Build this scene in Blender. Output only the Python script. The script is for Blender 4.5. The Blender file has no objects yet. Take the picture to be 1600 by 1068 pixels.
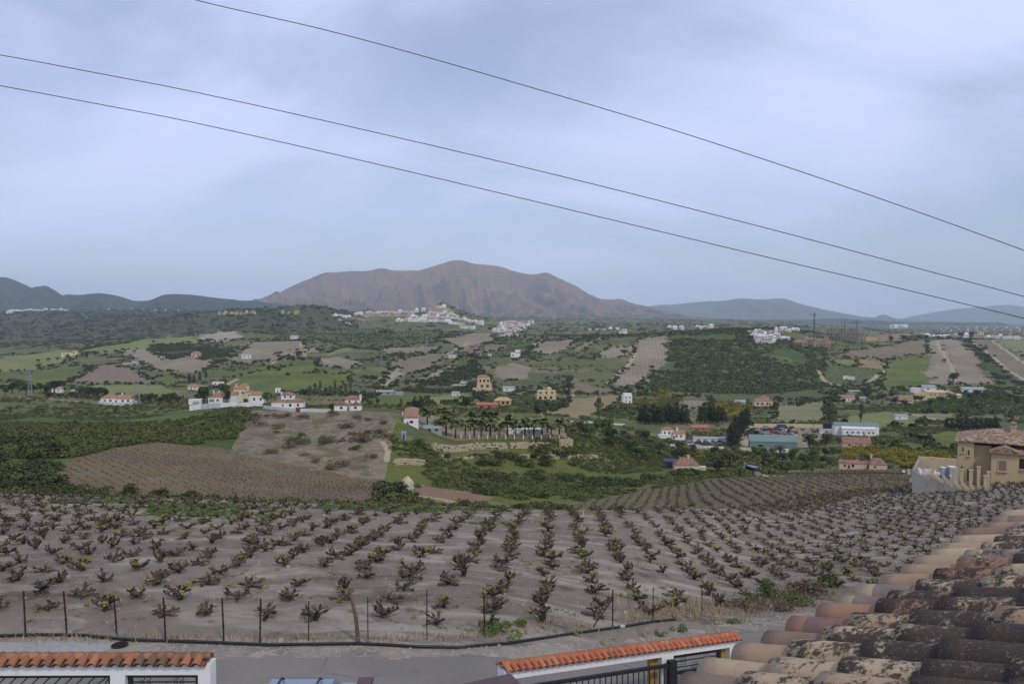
import bpy, math, random
import numpy as np
from mathutils import Vector, Matrix
R = math.radians
SC = bpy.context.scene
COL = SC.collection
# ------------------------------------------------------------------ camera
F = 1256.0; YH = 495.0; CX, CY = 800.0, 534.0       # focal length and horizon in pixels of a 1600 wide frame
PITCH = math.atan((CY - YH) / F)
cam = bpy.data.cameras.new("camera"); camo = bpy.data.objects.new("camera", cam); COL.objects.link(camo)
cam.sensor_width = 36.0; cam.lens = 36.0 * F / 1600.0
cam.clip_start = 0.1; cam.clip_end = 60000.0
camo.location = (0, 0, 0); camo.rotation_euler = (math.pi / 2 - PITCH, 0, 0)
SC.camera = camo
# ------------------------------------------------------------------ sky, sun, exposure
SUN_EL, SUN_AZ = R(47), R(150)        # azimuth clockwise from the view direction: behind the viewer's right shoulder
w = bpy.data.worlds.new("World"); SC.world = w; w.use_nodes = True
def build_world():
    nt = w.node_tree; N = nt.nodes; L = nt.links; N.clear()
    out = N.new('ShaderNodeOutputWorld'); bg = N.new('ShaderNodeBackground'); L.new(bg.outputs[0], out.inputs[0])
    bg.inputs[1].default_value = 0.1
    sky = N.new('ShaderNodeTexSky'); sky.sky_type = 'NISHITA'; sky.sun_disc = False
    sky.sun_elevation = SUN_EL; sky.sun_rotation = SUN_AZ; sky.altitude = 200
    sky.air_density = 1.0; sky.dust_density = 1.0; sky.ozone_density = 2.0
    tc = N.new('ShaderNodeTexCoord')
    sep = N.new('ShaderNodeSeparateXYZ'); L.new(tc.outputs['Generated'], sep.inputs[0])
    add = N.new('ShaderNodeMath'); add.operation = 'ADD'; add.inputs[1].default_value = 0.42; L.new(sep.outputs[2], add.inputs[0])
    mx = N.new('ShaderNodeMath'); mx.operation = 'MAXIMUM'; mx.inputs[1].default_value = 0.05; L.new(add.outputs[0], mx.inputs[0])
    dx = N.new('ShaderNodeMath'); dx.operation = 'DIVIDE'; L.new(sep.outputs[0], dx.inputs[0]); L.new(mx.outputs[0], dx.inputs[1])
    dy = N.new('ShaderNodeMath'); dy.operation = 'DIVIDE'; L.new(sep.outputs[1], dy.inputs[0]); L.new(mx.outputs[0], dy.inputs[1])
    cmb = N.new('ShaderNodeCombineXYZ'); L.new(dx.outputs[0], cmb.inputs[0]); L.new(dy.outputs[0], cmb.inputs[1])
    mp = N.new('ShaderNodeMapping'); L.new(cmb.outputs[0], mp.inputs[0])
    mp.inputs['Location'].default_value = (3.3, 1.2, 0); mp.inputs['Rotation'].default_value = (0, 0, R(-24)); mp.inputs['Scale'].default_value = (1.3, 2.3, 1)
    n1 = N.new('ShaderNodeTexNoise'); L.new(mp.outputs[0], n1.inputs['Vector'])
    n1.inputs['Scale'].default_value = 0.9; n1.inputs['Detail'].default_value = 7; n1.inputs['Roughness'].default_value = 0.52; n1.inputs['Distortion'].default_value = 0.5
    n2 = N.new('ShaderNodeTexNoise'); L.new(cmb.outputs[0], n2.inputs['Vector'])
    n2.inputs['Scale'].default_value = 0.8; n2.inputs['Detail'].default_value = 2
    m0 = N.new('ShaderNodeMath'); m0.operation = 'MULTIPLY_ADD'; L.new(n2.outputs['Fac'], m0.inputs[0]); m0.inputs[1].default_value = 0.7; L.new(n1.outputs['Fac'], m0.inputs[2])
    rp = N.new('ShaderNodeMapRange'); L.new(m0.outputs[0], rp.inputs[0]); rp.interpolation_type = 'SMOOTHSTEP'
    rp.inputs[1].default_value = 0.66; rp.inputs[2].default_value = 1.04; rp.inputs[3].default_value = 0.38; rp.inputs[4].default_value = 1.0
    # thin veil thins out towards the horizon where clear bluish air remains
    hz = N.new('ShaderNodeMapRange'); L.new(sep.outputs[2], hz.inputs[0]); hz.inputs[1].default_value = 0.02; hz.inputs[2].default_value = 0.22
    hz.inputs[3].default_value = 0.8; hz.inputs[4].default_value = 1.0
    mf = N.new('ShaderNodeMath'); mf.operation = 'MULTIPLY'; L.new(rp.outputs[0], mf.inputs[0]); L.new(hz.outputs[0], mf.inputs[1])
    mix = N.new('ShaderNodeMix'); mix.data_type = 'RGBA'; L.new(mf.outputs[0], mix.inputs['Factor'])
    L.new(sky.outputs[0], mix.inputs['A']); mix.inputs['B'].default_value = SKY_CLOUD
    L.new(mix.outputs['Result'], bg.inputs[0])
SKY_CLOUD = (7.1, 7.95, 11.3, 1)
build_world()
sl = bpy.data.lights.new("sun", 'SUN'); slo = bpy.data.objects.new("sun", sl); COL.objects.link(slo)
sl.energy = 1.7; sl.angle = R(6); sl.color = (1.0, 0.91, 0.76)
_sd = Vector((math.sin(SUN_AZ) * math.cos(SUN_EL), math.cos(SUN_AZ) * math.cos(SUN_EL), math.sin(SUN_EL)))
slo.rotation_euler = _sd.to_track_quat('Z', 'Y').to_euler()
VS = SC.view_settings; VS.view_transform = 'Standard'; VS.look = 'None'; VS.exposure = 0.0; VS.gamma = 1.0; VS.use_curve_mapping = False
SC.cycles.use_denoising = True
SC.cycles.max_bounces = 5; SC.cycles.diffuse_bounces = 2; SC.cycles.transparent_max_bounces = 6; SC.cycles.volume_bounces = 1
random.seed(7); RNG = np.random.default_rng(7)
# ------------------------------------------------------------------ small helpers
SP, CP = math.sin(PITCH), math.cos(PITCH)
def p2us(x, y):
    """picture point -> (X/Y, Z/Y) of its line of sight"""
    a = (x - CX) / F; b = -(y - CY) / F
    dy = CP + b * SP
    return a / dy, (-SP + b * CP) / dy
def at(x, y, Y):
    u, s = p2us(x, y); return Vector((u * Y, Y, s * Y))
def npmesh(name, V, Fq, mats, matidx=None, smooth=True):
    me = bpy.data.meshes.new(name); V = np.asarray(V, np.float32); Fq = np.asarray(Fq, np.int32); k = Fq.shape[1]
    me.vertices.add(len(V)); me.vertices.foreach_set('co', V.ravel())
    me.loops.add(Fq.size); me.loops.foreach_set('vertex_index', Fq.ravel())
    me.polygons.add(len(Fq)); me.polygons.foreach_set('loop_start', np.arange(0, Fq.size, k, dtype=np.int32))
    for m in (mats if isinstance(mats, (list, tuple)) else [mats]): me.materials.append(m)
    if matidx is not None: me.polygons.foreach_set('material_index', np.asarray(matidx, np.int32))
    me.polygons.foreach_set('use_smooth', np.full(len(Fq), bool(smooth)))
    me.update(calc_edges=True); me.validate()
    return me
def link(name, me, parent=None, loc=None):
    o = bpy.data.objects.new(name, me); COL.objects.link(o)
    if parent is not None: o.parent = parent
    if loc is not None: o.location = loc
    return o
def tag(o, label=None, cat=None, group=None, kind=None):
    if label: o['label'] = label
    if cat: o['category'] = cat
    if group: o['group'] = group
    if kind: o['kind'] = kind
    return o
def empty(name, loc, rz=0.0):
    o = bpy.data.objects.new(name, None); COL.objects.link(o); o.location = loc; o.rotation_euler = (0, 0, rz); return o
ORD = "first second third fourth fifth sixth seventh eighth ninth tenth eleventh twelfth thirteenth fourteenth fifteenth sixteenth seventeenth eighteenth nineteenth twentieth".split()
ORD += ["twenty-" + q for q in ORD[:9]] + ["thirtieth"] + ["thirty-" + q for q in ORD[:9]] + ["fortieth"] + ["forty-" + q for q in ORD[:9]] + ["fiftieth"]
class MB:
    """collects boxes, tubes and sheets into one mesh"""
    def __init__(s): s.V = []; s.F = []; s.M = []
    def poly(s, pts, m=0):
        n = len(s.V); s.V += [tuple(p) for p in pts]; s.F.append(tuple(range(n, n + len(pts)))); s.M.append(m)
    def box(s, c, d, rz=0.0, m=0, taper=1.0, tilt=None):
        """box standing on c (centre of the base) with sizes d"""
        n = len(s.V); ca, sa = math.cos(rz), math.sin(rz)
        for z, k in ((0, 1.0), (d[2], taper)):
            for sx, sy in ((-1, -1), (1, -1), (1, 1), (-1, 1)):
                x, y = sx * d[0] / 2 * k, sy * d[1] / 2 * k
                v = (c[0] + x * ca - y * sa, c[1] + x * sa + y * ca, c[2] + z)
                s.V.append(v)
        for f in ((3, 2, 1, 0), (4, 5, 6, 7), (0, 1, 5, 4), (1, 2, 6, 5), (2, 3, 7, 6), (3, 0, 4, 7)):
            s.F.append(tuple(n + i for i in f)); s.M.append(m)
    def tube(s, pts, r, sides=6, m=0, cap=True):
        pts = [Vector(p) for p in pts]; n0 = len(s.V); rs = r if isinstance(r, (list, tuple)) else [r] * len(pts)
        up = Vector((0, 0, 1)) if abs((pts[-1] - pts[0]).normalized().z) < 0.9 else Vector((1, 0, 0))
        for i, p in enumerate(pts):
            t = (pts[min(i + 1, len(pts) - 1)] - pts[max(i - 1, 0)]).normalized()
            a = t.cross(up).normalized(); b = a.cross(t)
            for k in range(sides):
                q = 2 * math.pi * k / sides
                s.V.append(tuple(p + (a * math.cos(q) + b * math.sin(q)) * rs[i]))
        for i in range(len(pts) - 1):
            for k in range(sides):
                k2 = (k + 1) % sides
                s.F.append((n0 + i * sides + k, n0 + i * sides + k2, n0 + (i + 1) * sides + k2, n0 + (i + 1) * sides + k)); s.M.append(m)
        if cap:
            s.F.append(tuple(n0 + k for k in range(sides))); s.M.append(m)
            s.F.append(tuple(n0 + (len(pts) - 1) * sides + k for k in reversed(range(sides)))); s.M.append(m)
    def mesh(s, name, mats, smooth=False):
        me = bpy.data.meshes.new(name); me.from_pydata(s.V, [], s.F)
        for m in (mats if isinstance(mats, (list, tuple)) else [mats]): me.materials.append(m)
        me.polygons.foreach_set('material_index', s.M)
        me.polygons.foreach_set('use_smooth', [bool(smooth)] * len(s.F)); me.update(); return me
    def build(s, name, mats, parent=None, loc=None, smooth=False):
        return link(name, s.mesh(name, mats, smooth), parent, loc)
# ------------------------------------------------------------------ numeric noise
def _h(ix, iy, seed):
    n = (ix.astype(np.int64) * 374761393 + iy.astype(np.int64) * 668265263 + seed * 974634599) & 0xFFFFFFFF
    n = ((n ^ (n >> 13)) * 1274126177) & 0xFFFFFFFF
    return ((n ^ (n >> 16)) & 0xFFFF) / 65535.0
def vnoise(X, Y, seed=0):
    ix = np.floor(X); iy = np.floor(Y); fx = X - ix; fy = Y - iy
    fx = fx * fx * fx * (fx * (fx * 6 - 15) + 10); fy = fy * fy * fy * (fy * (fy * 6 - 15) + 10)
    a = _h(ix, iy, seed); b = _h(ix + 1, iy, seed); c = _h(ix, iy + 1, seed); d = _h(ix + 1, iy + 1, seed)
    return (a + (b - a) * fx) * (1 - fy) + (c + (d - c) * fx) * fy
def fbm(X, Y, scale, octs=4, seed=0, gain=0.5):
    t = np.zeros_like(X, dtype=float); amp = 1.0; tot = 0.0; f = 1.0 / scale
    for k in range(octs):
        t += amp * (vnoise(X * f + 17.3 * k, Y * f - 9.1 * k, seed + k) * 2 - 1); tot += amp; amp *= gain; f *= 2.03
    return t / tot
def ridged(X, Y, scale, octs=4, seed=0, gain=0.5):
    t = np.zeros_like(X, dtype=float); amp = 1.0; tot = 0.0; f = 1.0 / scale
    for k in range(octs):
        t += amp * (1 - np.abs(vnoise(X * f + 31.7 * k, Y * f + 5.9 * k, seed + k) * 2 - 1)); tot += amp; amp *= gain; f *= 2.1
    return t / tot
# ------------------------------------------------------------------ materials
def srgb(c): return tuple(((v / 255) / 12.92 if v <= 10 else (((v / 255) + 0.055) / 1.055) ** 2.4) for v in c)
class NT:
    def __init__(s, name, rough=0.9, spec=0.2):
        s.m = bpy.data.materials.new(name); s.m.use_nodes = True; s.t = s.m.node_tree; s.N = s.t.nodes; s.L = s.t.links
        s.b = s.N['Principled BSDF']; s.b.inputs['Roughness'].default_value = rough; s.b.inputs['Specular IOR Level'].default_value = spec
        s.co = None
    def pos(s):
        if s.co is None:
            g = s.N.new('ShaderNodeTexCoord'); s.co = g.outputs['Object']
        return s.co
    def world(s):
        return s.N.new('ShaderNodeNewGeometry').outputs['Position']
    def noise(s, scale, detail=3, rough=0.55, vec=None, dist=0.0):
        n = s.N.new('ShaderNodeTexNoise'); n.inputs['Scale'].default_value = scale; n.inputs['Detail'].default_value = detail
        n.inputs['Roughness'].default_value = rough; n.inputs['Distortion'].default_value = dist
        s.L.new(vec if vec is not None else s.pos(), n.inputs['Vector']); return n.outputs['Fac']
    def voro(s, scale, vec=None, feature='F1'):
        n = s.N.new('ShaderNodeTexVoronoi'); n.inputs['Scale'].default_value = scale; n.feature = feature
        s.L.new(vec if vec is not None else s.pos(), n.inputs['Vector']); return n
    def rng(s, v, a, b, c=0.0, d=1.0, smooth=True):
        n = s.N.new('ShaderNodeMapRange'); n.interpolation_type = 'SMOOTHSTEP' if smooth else 'LINEAR'
        for i, q in enumerate((a, b, c, d)): n.inputs[i + 1].default_value = q
        s.L.new(v, n.inputs[0]); return n.outputs[0]
    def math(s, op, a, b=None, c=None):
        n = s.N.new('ShaderNodeMath'); n.operation = op
        for i, q in enumerate((a, b, c)):
            if q is None: continue
            if isinstance(q, (int, float)): n.inputs[i].default_value = q
            else: s.L.new(q, n.inputs[i])
        return n.outputs[0]
    def mix(s, f, a, b):
        n = s.N.new('ShaderNodeMix'); n.data_type = 'RGBA'
        if isinstance(f, (int, float)): n.inputs['Factor'].default_value = f
        else: s.L.new(f, n.inputs['Factor'])
        for k, q in (('A', a), ('B', b)):
            if isinstance(q, (tuple, list)): n.inputs[k].default_value = (*q[:3], 1)
            else: s.L.new(q, n.inputs[k])
        return n.outputs['Result']
    def stretch(s, sx, sy, sz, rz=0.0, vec=None):
        n = s.N.new('ShaderNodeMapping'); n.inputs['Scale'].default_value = (sx, sy, sz); n.inputs['Rotation'].default_value = (0, 0, rz)
        s.L.new(vec if vec is not None else s.pos(), n.inputs[0]); return n.outputs[0]
    def rnd(s):
        return s.N.new('ShaderNodeObjectInfo').outputs['Random']
    def attr(s, name, out='Fac'):
        n = s.N.new('ShaderNodeAttribute'); n.attribute_name = name; return n.outputs[out]
    def bump(s, v, strength=0.4, dist=0.05):
        n = s.N.new('ShaderNodeBump'); n.inputs['Strength'].default_value = strength; n.inputs['Distance'].default_value = dist
        s.L.new(v, n.inputs['Height']); s.L.new(n.outputs[0], s.b.inputs['Normal'])
    def col(s, c):
        if isinstance(c, (tuple, list)): s.b.inputs['Base Color'].default_value = (*c[:3], 1)
        else: s.L.new(c, s.b.inputs['Base Color'])
        return s.m
MATS = {}
DIM = 1.02            # spring soils and grasses are dark
def ground_mat(name, cols, big=40.0, fine=2.0, rows=None, rowcol=None, rowamt=0.5, dots=False, patch=None, patchcol=None, bumpd=0.1, warp=0.0):
    """soil or grass: three tones mixed by coarse and fine noise, optional planted rows (angle, spacing)"""
    q = NT(name, 0.95, 0.1); dk = lambda t: tuple(v * DIM for v in t); cols = [dk(t) for t in cols]; patchcol = dk(patchcol) if patchcol else None; rowcol = dk(rowcol) if rowcol else None
    c = q.mix(q.rng(q.noise(1.0 / big, 4, 0.6), 0.36, 0.64), cols[0], cols[1])
    fn = q.noise(1.0 / fine, 5, 0.7)
    c = q.mix(q.rng(fn, 0.45, 0.72, 0, 0.85), c, cols[2])
    if patch:
        c = q.mix(q.rng(q.noise(1.0 / patch[0], 5, 0.65, dist=0.4), patch[1], patch[2]), c, patchcol)
    if rows:
        ang, sp = rows
        sepn = q.N.new('ShaderNodeSeparateXYZ'); q.L.new(q.stretch(1, 1, 1, ang), sepn.inputs[0])
        wob = q.math('MULTIPLY', q.noise(0.08, 2), 3.0 * 1.2)
        px = q.math('ADD', sepn.outputs[0], wob)
        sx = q.math('SINE', q.math('MULTIPLY', px, 2 * math.pi / sp))
        k = q.rng(sx, 0.1, 0.9)
        if dots:
            sy = q.math('SINE', q.math('MULTIPLY', sepn.outputs[1], 2 * math.pi / (sp * dots)))
            k = q.math('MULTIPLY', k, q.rng(sy, -0.5, 0.5))
        k = q.math('MULTIPLY', k, q.rng(q.noise(1.0 / (sp * 4), 3), 0.3, 0.6, 0.25, 1.0))
        c = q.mix(q.math('MULTIPLY', k, rowamt), c, rowcol)
    q.bump(fn, 0.7, bumpd)
    q.col(c); MATS[name] = q.m; return q.m
# ------------------------------------------------------------------ terrain: feature lines along 9 bearings
# per bearing (picture x): (distance, picture y) or (distance, 'z', height below the eye)
NEAR = [(0.8, 'z', -8.6), (13, 'z', -8.6)]
TT = {
 -500: [(21.5,'z',-8.5),(40,'z',-10.4),(64,768),(95,'z',-22),(130,730),(200,672),(280,640),(400,622),(600,603),(800,592),(1100,565),(1500,550),(2000,548),(3000,505),(3800,510),(5000,488),(7500,505),(16000,505)],
 0:    [(21.5,'z',-8.55),(40,'z',-10.6),(64,770),(100,'z',-25),(130,745),(200,685),(280,652),(400,630),(600,608),(800,598),(1100,568),(1500,546),(2000,543),(3200,500),(3800,494),(5000,488),(7500,503),(16000,505)],
 200:  [(21.5,'z',-8.6),(40,'z',-10.5),(62,774),(98,'z',-25),(125,760),(195,688),(265,660),(430,631),(600,612),(780,598),(1050,565),(1500,535),(1900,538),(2900,500),(3500,500),(4500,485),(7500,503),(16000,505)],
 400:  [(21.4,'z',-8.65),(40,'z',-10.5),(60,781),(95,'z',-25.5),(118,785),(180,716),(250,643),(330,640),(600,615),(760,600),(1000,562),(1600,521),(1900,533),(2400,491),(3000,500),(4500,488),(7500,503),(16000,505)],
 600:  [(21.2,'z',-8.65),(38,'z',-10.5),(58,787),(92,'z',-25.5),(125,772),(165,752),(235,646),(320,643),(600,616),(760,606),(1000,560),(1700,520),(2000,519),(2600,490),(3200,503),(5000,494),(7500,502),(16000,505)],
 720:  [(21.3,'z',-8.75),(38,'z',-10.6),(57,791),(92,'z',-25.5),(130,776),(195,738),(240,684),(320,657),(590,622),(760,606),(1000,566),(1500,524),(1900,522),(2700,493),(3200,503),(5000,495),(7500,502),(16000,505)],
 850:  [(22.5,'z',-9.1),(38,'z',-10.9),(56,797),(92,'z',-25),(140,780),(210,735),(248,684),(330,657),(560,628),(760,605),(1000,570),(1400,526),(1900,528),(2800,508),(3400,508),(5000,498),(7500,502),(16000,505)],
 1000: [(26,'z',-9.95),(40,'z',-11.6),(58,799),(95,'z',-24),(150,774),(230,736),(290,702),(400,668),(560,635),(780,608),(1000,566),(1350,522),(1900,528),(3000,507),(3600,508),(5000,499),(7500,503),(16000,505)],
 1200: [(32,'z',-11.4),(50,862),(75,802),(120,765),(165,746),(230,735),(320,705),(400,680),(560,640),(800,612),(1000,570),(1300,516),(1900,526),(3000,510),(3800,509),(5000,503),(7500,504),(16000,505)],
 1400: [(36,'z',-12.2),(55,842),(80,797),(115,763),(165,741),(230,735),(320,701),(420,672),(580,641),(800,610),(1050,570),(1500,529),(2000,532),(3000,520),(4000,518),(6000,512),(9000,508),(16000,505)],
 1600: [(40,'z',-12.9),(58,832),(80,782),(105,756),(165,742),(240,725),(330,695),(430,670),(600,635),(800,606),(1050,570),(1550,528),(2000,532),(3000,525),(4000,520),(6000,513),(9000,508),(16000,505)],
 2100: [(44,'z',-13.0),(60,815),(80,772),(105,750),(165,735),(240,718),(330,690),(430,665),(600,632),(800,605),(1050,570),(1550,526),(2000,530),(3000,525),(4000,520),(6000,513),(9000,508),(16000,505)],
}
KX = sorted(TT); KU = np.array([(x - CX) / F for x in KX]); NK = len(TT[0]) + 2
KY = np.zeros((len(KX), NK)); KZ = np.zeros((len(KX), NK))
for i, x in enumerate(KX):
    for k, e in enumerate(NEAR + TT[x]):
        KY[i, k] = e[0]
        KZ[i, k] = e[2] if e[1] == 'z' else p2us(x, e[1])[1] * e[0]
def pchip_slopes(xk, yk):
    """xk (n,), yk (n, m): Fritsch-Carlson slopes along axis 0"""
    h = np.diff(xk, axis=0); d = np.diff(yk, axis=0) / (h[:, None] if h.ndim == 1 else h)
    if h.ndim == 1: h = np.repeat(h[:, None], yk.shape[1], 1)
    m = np.zeros_like(yk); m[0] = d[0]; m[-1] = d[-1]
    w1 = 2 * h[1:] + h[:-1]; w2 = h[1:] + 2 * h[:-1]
    ok = d[1:] * d[:-1] > 0
    den = np.where(ok, w1 / np.where(ok, d[:-1], 1) + w2 / np.where(ok, d[1:], 1), 1)
    m[1:-1] = np.where(ok, (w1 + w2) / den, 0)
    return m
def hermite(x0, x1, y0, y1, m0, m1, x):
    h = x1 - x0; t = np.clip((x - x0) / h, 0, 1); t2 = t * t; t3 = t2 * t
    return (2*t3 - 3*t2 + 1) * y0 + (t3 - 2*t2 + t) * h * m0 + (-2*t3 + 3*t2) * y1 + (t3 - t2) * h * m1
def interp_cols(U):
    """feature lines for bearings U"""
    uu = np.clip(U, KU[0], KU[-1]); j = np.clip(np.searchsorted(KU, uu) - 1, 0, len(KU) - 2)
    out = []
    for A in (np.log(KY), KZ / KY):
        m = pchip_slopes(KU, A)
        out.append(hermite(KU[j][:, None], KU[j + 1][:, None], A[j], A[j + 1], m[j], m[j + 1], uu[:, None]))
    Yk = np.exp(out[0]); return Yk, out[1] * Yk
_side = 0.665 + np.cumsum(np.geomspace(0.0015, 0.16, 48))
GU = np.concatenate([-_side[::-1], np.linspace(-0.665, 0.665, 1060), _side])
GY = [0.9]
while GY[-1] < 16000:
    y = GY[-1]
    st = 0.02 if y < 18 else 0.0062 if y < 60 else 0.0052 if y < 420 else 0.006 if y < 1800 else 0.011
    GY.append(y * (1 + st))
GY = np.array(GY)
def base_grid():
    Yk, Zk = interp_cols(GU)
    Z = np.zeros((len(GY), len(GU)))
    m = pchip_slopes(Yk.T, Zk.T).T
    LY = GY
    for c in range(len(GU)):
        j = np.clip(np.searchsorted(Yk[c], LY) - 1, 0, NK - 2)
        Z[:, c] = hermite(Yk[c][j], Yk[c][j + 1], Zk[c][j], Zk[c][j + 1], m[c][j], m[c][j + 1], LY)
    return Z
GX2 = GY[:, None] * GU[None, :]; GY2 = np.repeat(GY[:, None], len(GU), 1)
GZ = base_grid()
_amp = np.interp(GY2, [0, 15, 22, 60, 110, 160, 300, 420, 640, 780, 1000, 1500, 2600, 5000, 16000], [0, 0.0, 0.10, 0.25, 0.5, 0.9, 0.7, 0.7, 0.9, 2.0, 6.5, 8.0, 14, 16, 6])
_fl = np.exp(-((np.hypot((GX2 - 55) / 26, (GY2 - 112) / 22)) ** 4))      # a level pad under the big house
_up = CX + F * GU[None, :]
for hx_, hY_, hs_, hd_, hh_ in ((691, 2620, 17, 130, 22), (700, 2560, 40, 220, 16), (578, 3000, 24, 260, 34), (488, 2350, 46, 260, 24), (410, 2350, 70, 260, 13), (330, 2500, 60, 300, 8), (250, 3300, 90, 400, 22), (60, 3300, 120, 500, 26), (805, 2300, 24, 260, 16), (640, 2500, 40, 200, 8)):
    GZ += hh_ * np.exp(-((_up - hx_) / hs_) ** 2 - ((GY2 - hY_) / hd_) ** 2)
GZ += _amp * (fbm(GX2, GY2, 170.0, 4, 3) * 0.9 * np.clip(GY2 / 500, 0.12, 1) + fbm(GX2, GY2, 38.0, 4, 11) * 0.35 + fbm(GX2, GY2, 7.0, 3, 23) * np.where(GY2 < 300, 0.18, 0.05)) * (1 - _fl)
def zcol(u):
    u = min(max(u, GU[0]), GU[-1] - 1e-6); j = int(np.searchsorted(GU, u, 'right') - 1); j = min(max(j, 0), len(GU) - 2)
    t = (u - GU[j]) / (GU[j + 1] - GU[j]); return GZ[:, j] * (1 - t) + GZ[:, j + 1] * t
def H(X, Y):
    if Y < 1: Y = 1.0
    return float(np.interp(Y, GY, zcol(X / Y)))
def Hv(X, Y):
    X = np.asarray(X, float); Y = np.maximum(np.asarray(Y, float), 1.0); U = np.clip(X / Y, GU[0], GU[-1] - 1e-9)
    j = np.clip(np.searchsorted(GU, U, 'right') - 1, 0, len(GU) - 2); i = np.clip(np.searchsorted(GY, Y, 'right') - 1, 0, len(GY) - 2)
    tu = (U - GU[j]) / (GU[j + 1] - GU[j]); ty = np.clip((Y - GY[i]) / (GY[i + 1] - GY[i]), 0, 1)
    return (GZ[i, j] * (1 - tu) + GZ[i, j + 1] * tu) * (1 - ty) + (GZ[i + 1, j] * (1 - tu) + GZ[i + 1, j + 1] * tu) * ty
def ray(x, y, y0=14.0, y1=12000.0):
    """where the line of sight through a picture point first meets the ground between two distances"""
    u, s = p2us(x, y); z = zcol(u); ok = (GY >= y0) & (GY <= y1); Ys = GY[ok]; d = z[ok] - s * Ys
    k = np.nonzero(d >= 0)[0]
    if len(k) == 0:
        Yh = Ys[int(np.argmax(d / Ys))]
    elif k[0] == 0: Yh = Ys[0]
    else:
        a, b = d[k[0] - 1], d[k[0]]; Yh = Ys[k[0] - 1] + (Ys[k[0]] - Ys[k[0] - 1]) * (-a) / (b - a)
    return Vector((u * Yh, Yh, H(u * Yh, Yh)))
# ------------------------------------------------------------------ ground materials
def mul(c, k): return tuple(v * k for v in c)
SOIL = srgb((124, 111, 95)); SOILD = srgb((100, 90, 76)); SOILL = srgb((152, 141, 122))
gm = ground_mat
gm('hillside_grass', [srgb((92, 97, 58)), srgb((76, 82, 50)), srgb((110, 112, 72))], 60, 6, patch=(70, 0.5, 0.62), patchcol=srgb((112, 106, 76)), bumpd=0.6)
gm('near_soil_plain', [SOIL, srgb((106, 94, 79)), SOILL], 7, 0.35, patch=(2.2, 0.56, 0.7), patchcol=srgb((90, 79, 66)), bumpd=0.06)
gm('valley_grass', [srgb((86, 94, 44)), srgb((98, 102, 52)), srgb((70, 78, 38))], 20, 1.6, patch=(12, 0.5, 0.62), patchcol=srgb((108, 106, 68)), bumpd=0.3)
gm('brown_soil', [srgb((108, 92, 66)), srgb((96, 85, 66)), srgb((122, 106, 80))], 20, 1.2, patch=(14, 0.48, 0.64), patchcol=srgb((112, 102, 80)), bumpd=0.15)
gm('bank_soil', [srgb((128, 117, 96)), srgb((104, 96, 78)), srgb((152, 141, 118))], 6, 0.9, patch=(5, 0.5, 0.6), patchcol=srgb((100, 94, 68)), bumpd=0.5)
gm('olive_soil', [srgb((108, 96, 72)), srgb((98, 92, 68)), srgb((120, 106, 80))], 26, 1.2, rows=(R(20), 2.0), rowcol=srgb((78, 70, 56)), rowamt=0.6, bumpd=0.15)
gm('far_soil', [srgb((142, 129, 108)), srgb((124, 113, 94)), srgb((154, 142, 118))], 90, 5, rows=(R(8), 5.0), rowcol=srgb((92, 84, 68)), rowamt=0.7, dots=1.0, bumpd=0.3)
gm('far_soil_slant', [srgb((126, 113, 90)), srgb((114, 102, 82)), srgb((136, 124, 100))], 90, 5, rows=(R(-38), 6.0), rowcol=srgb((92, 84, 76)), rowamt=0.55, bumpd=0.3)
gm('mound_soil', [srgb((128, 110, 92)), srgb((118, 104, 86)), srgb((138, 120, 98))], 60, 4, rows=(R(55), 5.0), rowcol=srgb((98, 88, 78)), rowamt=0.6, dots=1.0, bumpd=0.3)
gm('pale_soil', [srgb((152, 142, 120)), srgb((140, 130, 110)), srgb((166, 156, 132))], 40, 3, bumpd=0.3)
gm('tan_field', [srgb((140, 122, 92)), srgb((130, 116, 84)), srgb((150, 132, 100))], 40, 3, rows=(R(75), 5.0), rowcol=srgb((116, 104, 70)), rowamt=0.6, bumpd=0.3)
gm('hay_field', [srgb((128, 122, 92)), srgb((112, 114, 78)), srgb((138, 128, 98))], 40, 3, patch=(24, 0.52, 0.7), patchcol=srgb((96, 104, 66)), bumpd=0.3)
gm('bright_grass', [srgb((98, 106, 50)), srgb((84, 92, 44)), srgb((110, 114, 60))], 50, 4, patch=(70, 0.5, 0.66), patchcol=srgb((76, 90, 50)), bumpd=0.4)
gm('pale_grass', [srgb((120, 124, 76)), srgb((106, 111, 66)), srgb((132, 132, 86))], 70, 5, bumpd=0.4)
gm('row_green', [srgb((86, 94, 56)), srgb((76, 86, 50)), srgb((100, 104, 66))], 60, 5, rows=(R(30), 9.0), rowcol=srgb((58, 68, 42)), rowamt=0.75, dots=1.0, bumpd=0.4)
gm('scrub_ground', [srgb((66, 78, 42)), srgb((76, 88, 48)), srgb((90, 96, 56))], 25, 3, patch=(34, 0.5, 0.66), patchcol=srgb((92, 108, 54)), bumpd=0.6)
gm('rocky_ground', [srgb((78, 82, 56)), srgb((90, 90, 66)), srgb((66, 72, 46))], 20, 3, patch=(26, 0.54, 0.62), patchcol=srgb((176, 168, 146)), bumpd=0.6)
gm('dark_scrub', [srgb((64, 70, 44)), srgb((74, 78, 50)), srgb((86, 88, 58))], 120, 9, bumpd=1.0)
gm('track_earth', [srgb((160, 148, 120)), srgb((144, 134, 108)), srgb((172, 160, 132))], 12, 1, bumpd=0.1)
gm('red_earth', [srgb((132, 104, 82)), srgb((120, 96, 76)), srgb((146, 122, 98))], 6, 0.8, bumpd=0.1)
gm('yard_earth', [srgb((138, 127, 104)), srgb((120, 112, 90)), srgb((150, 138, 114))], 12, 1, bumpd=0.1)
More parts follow.
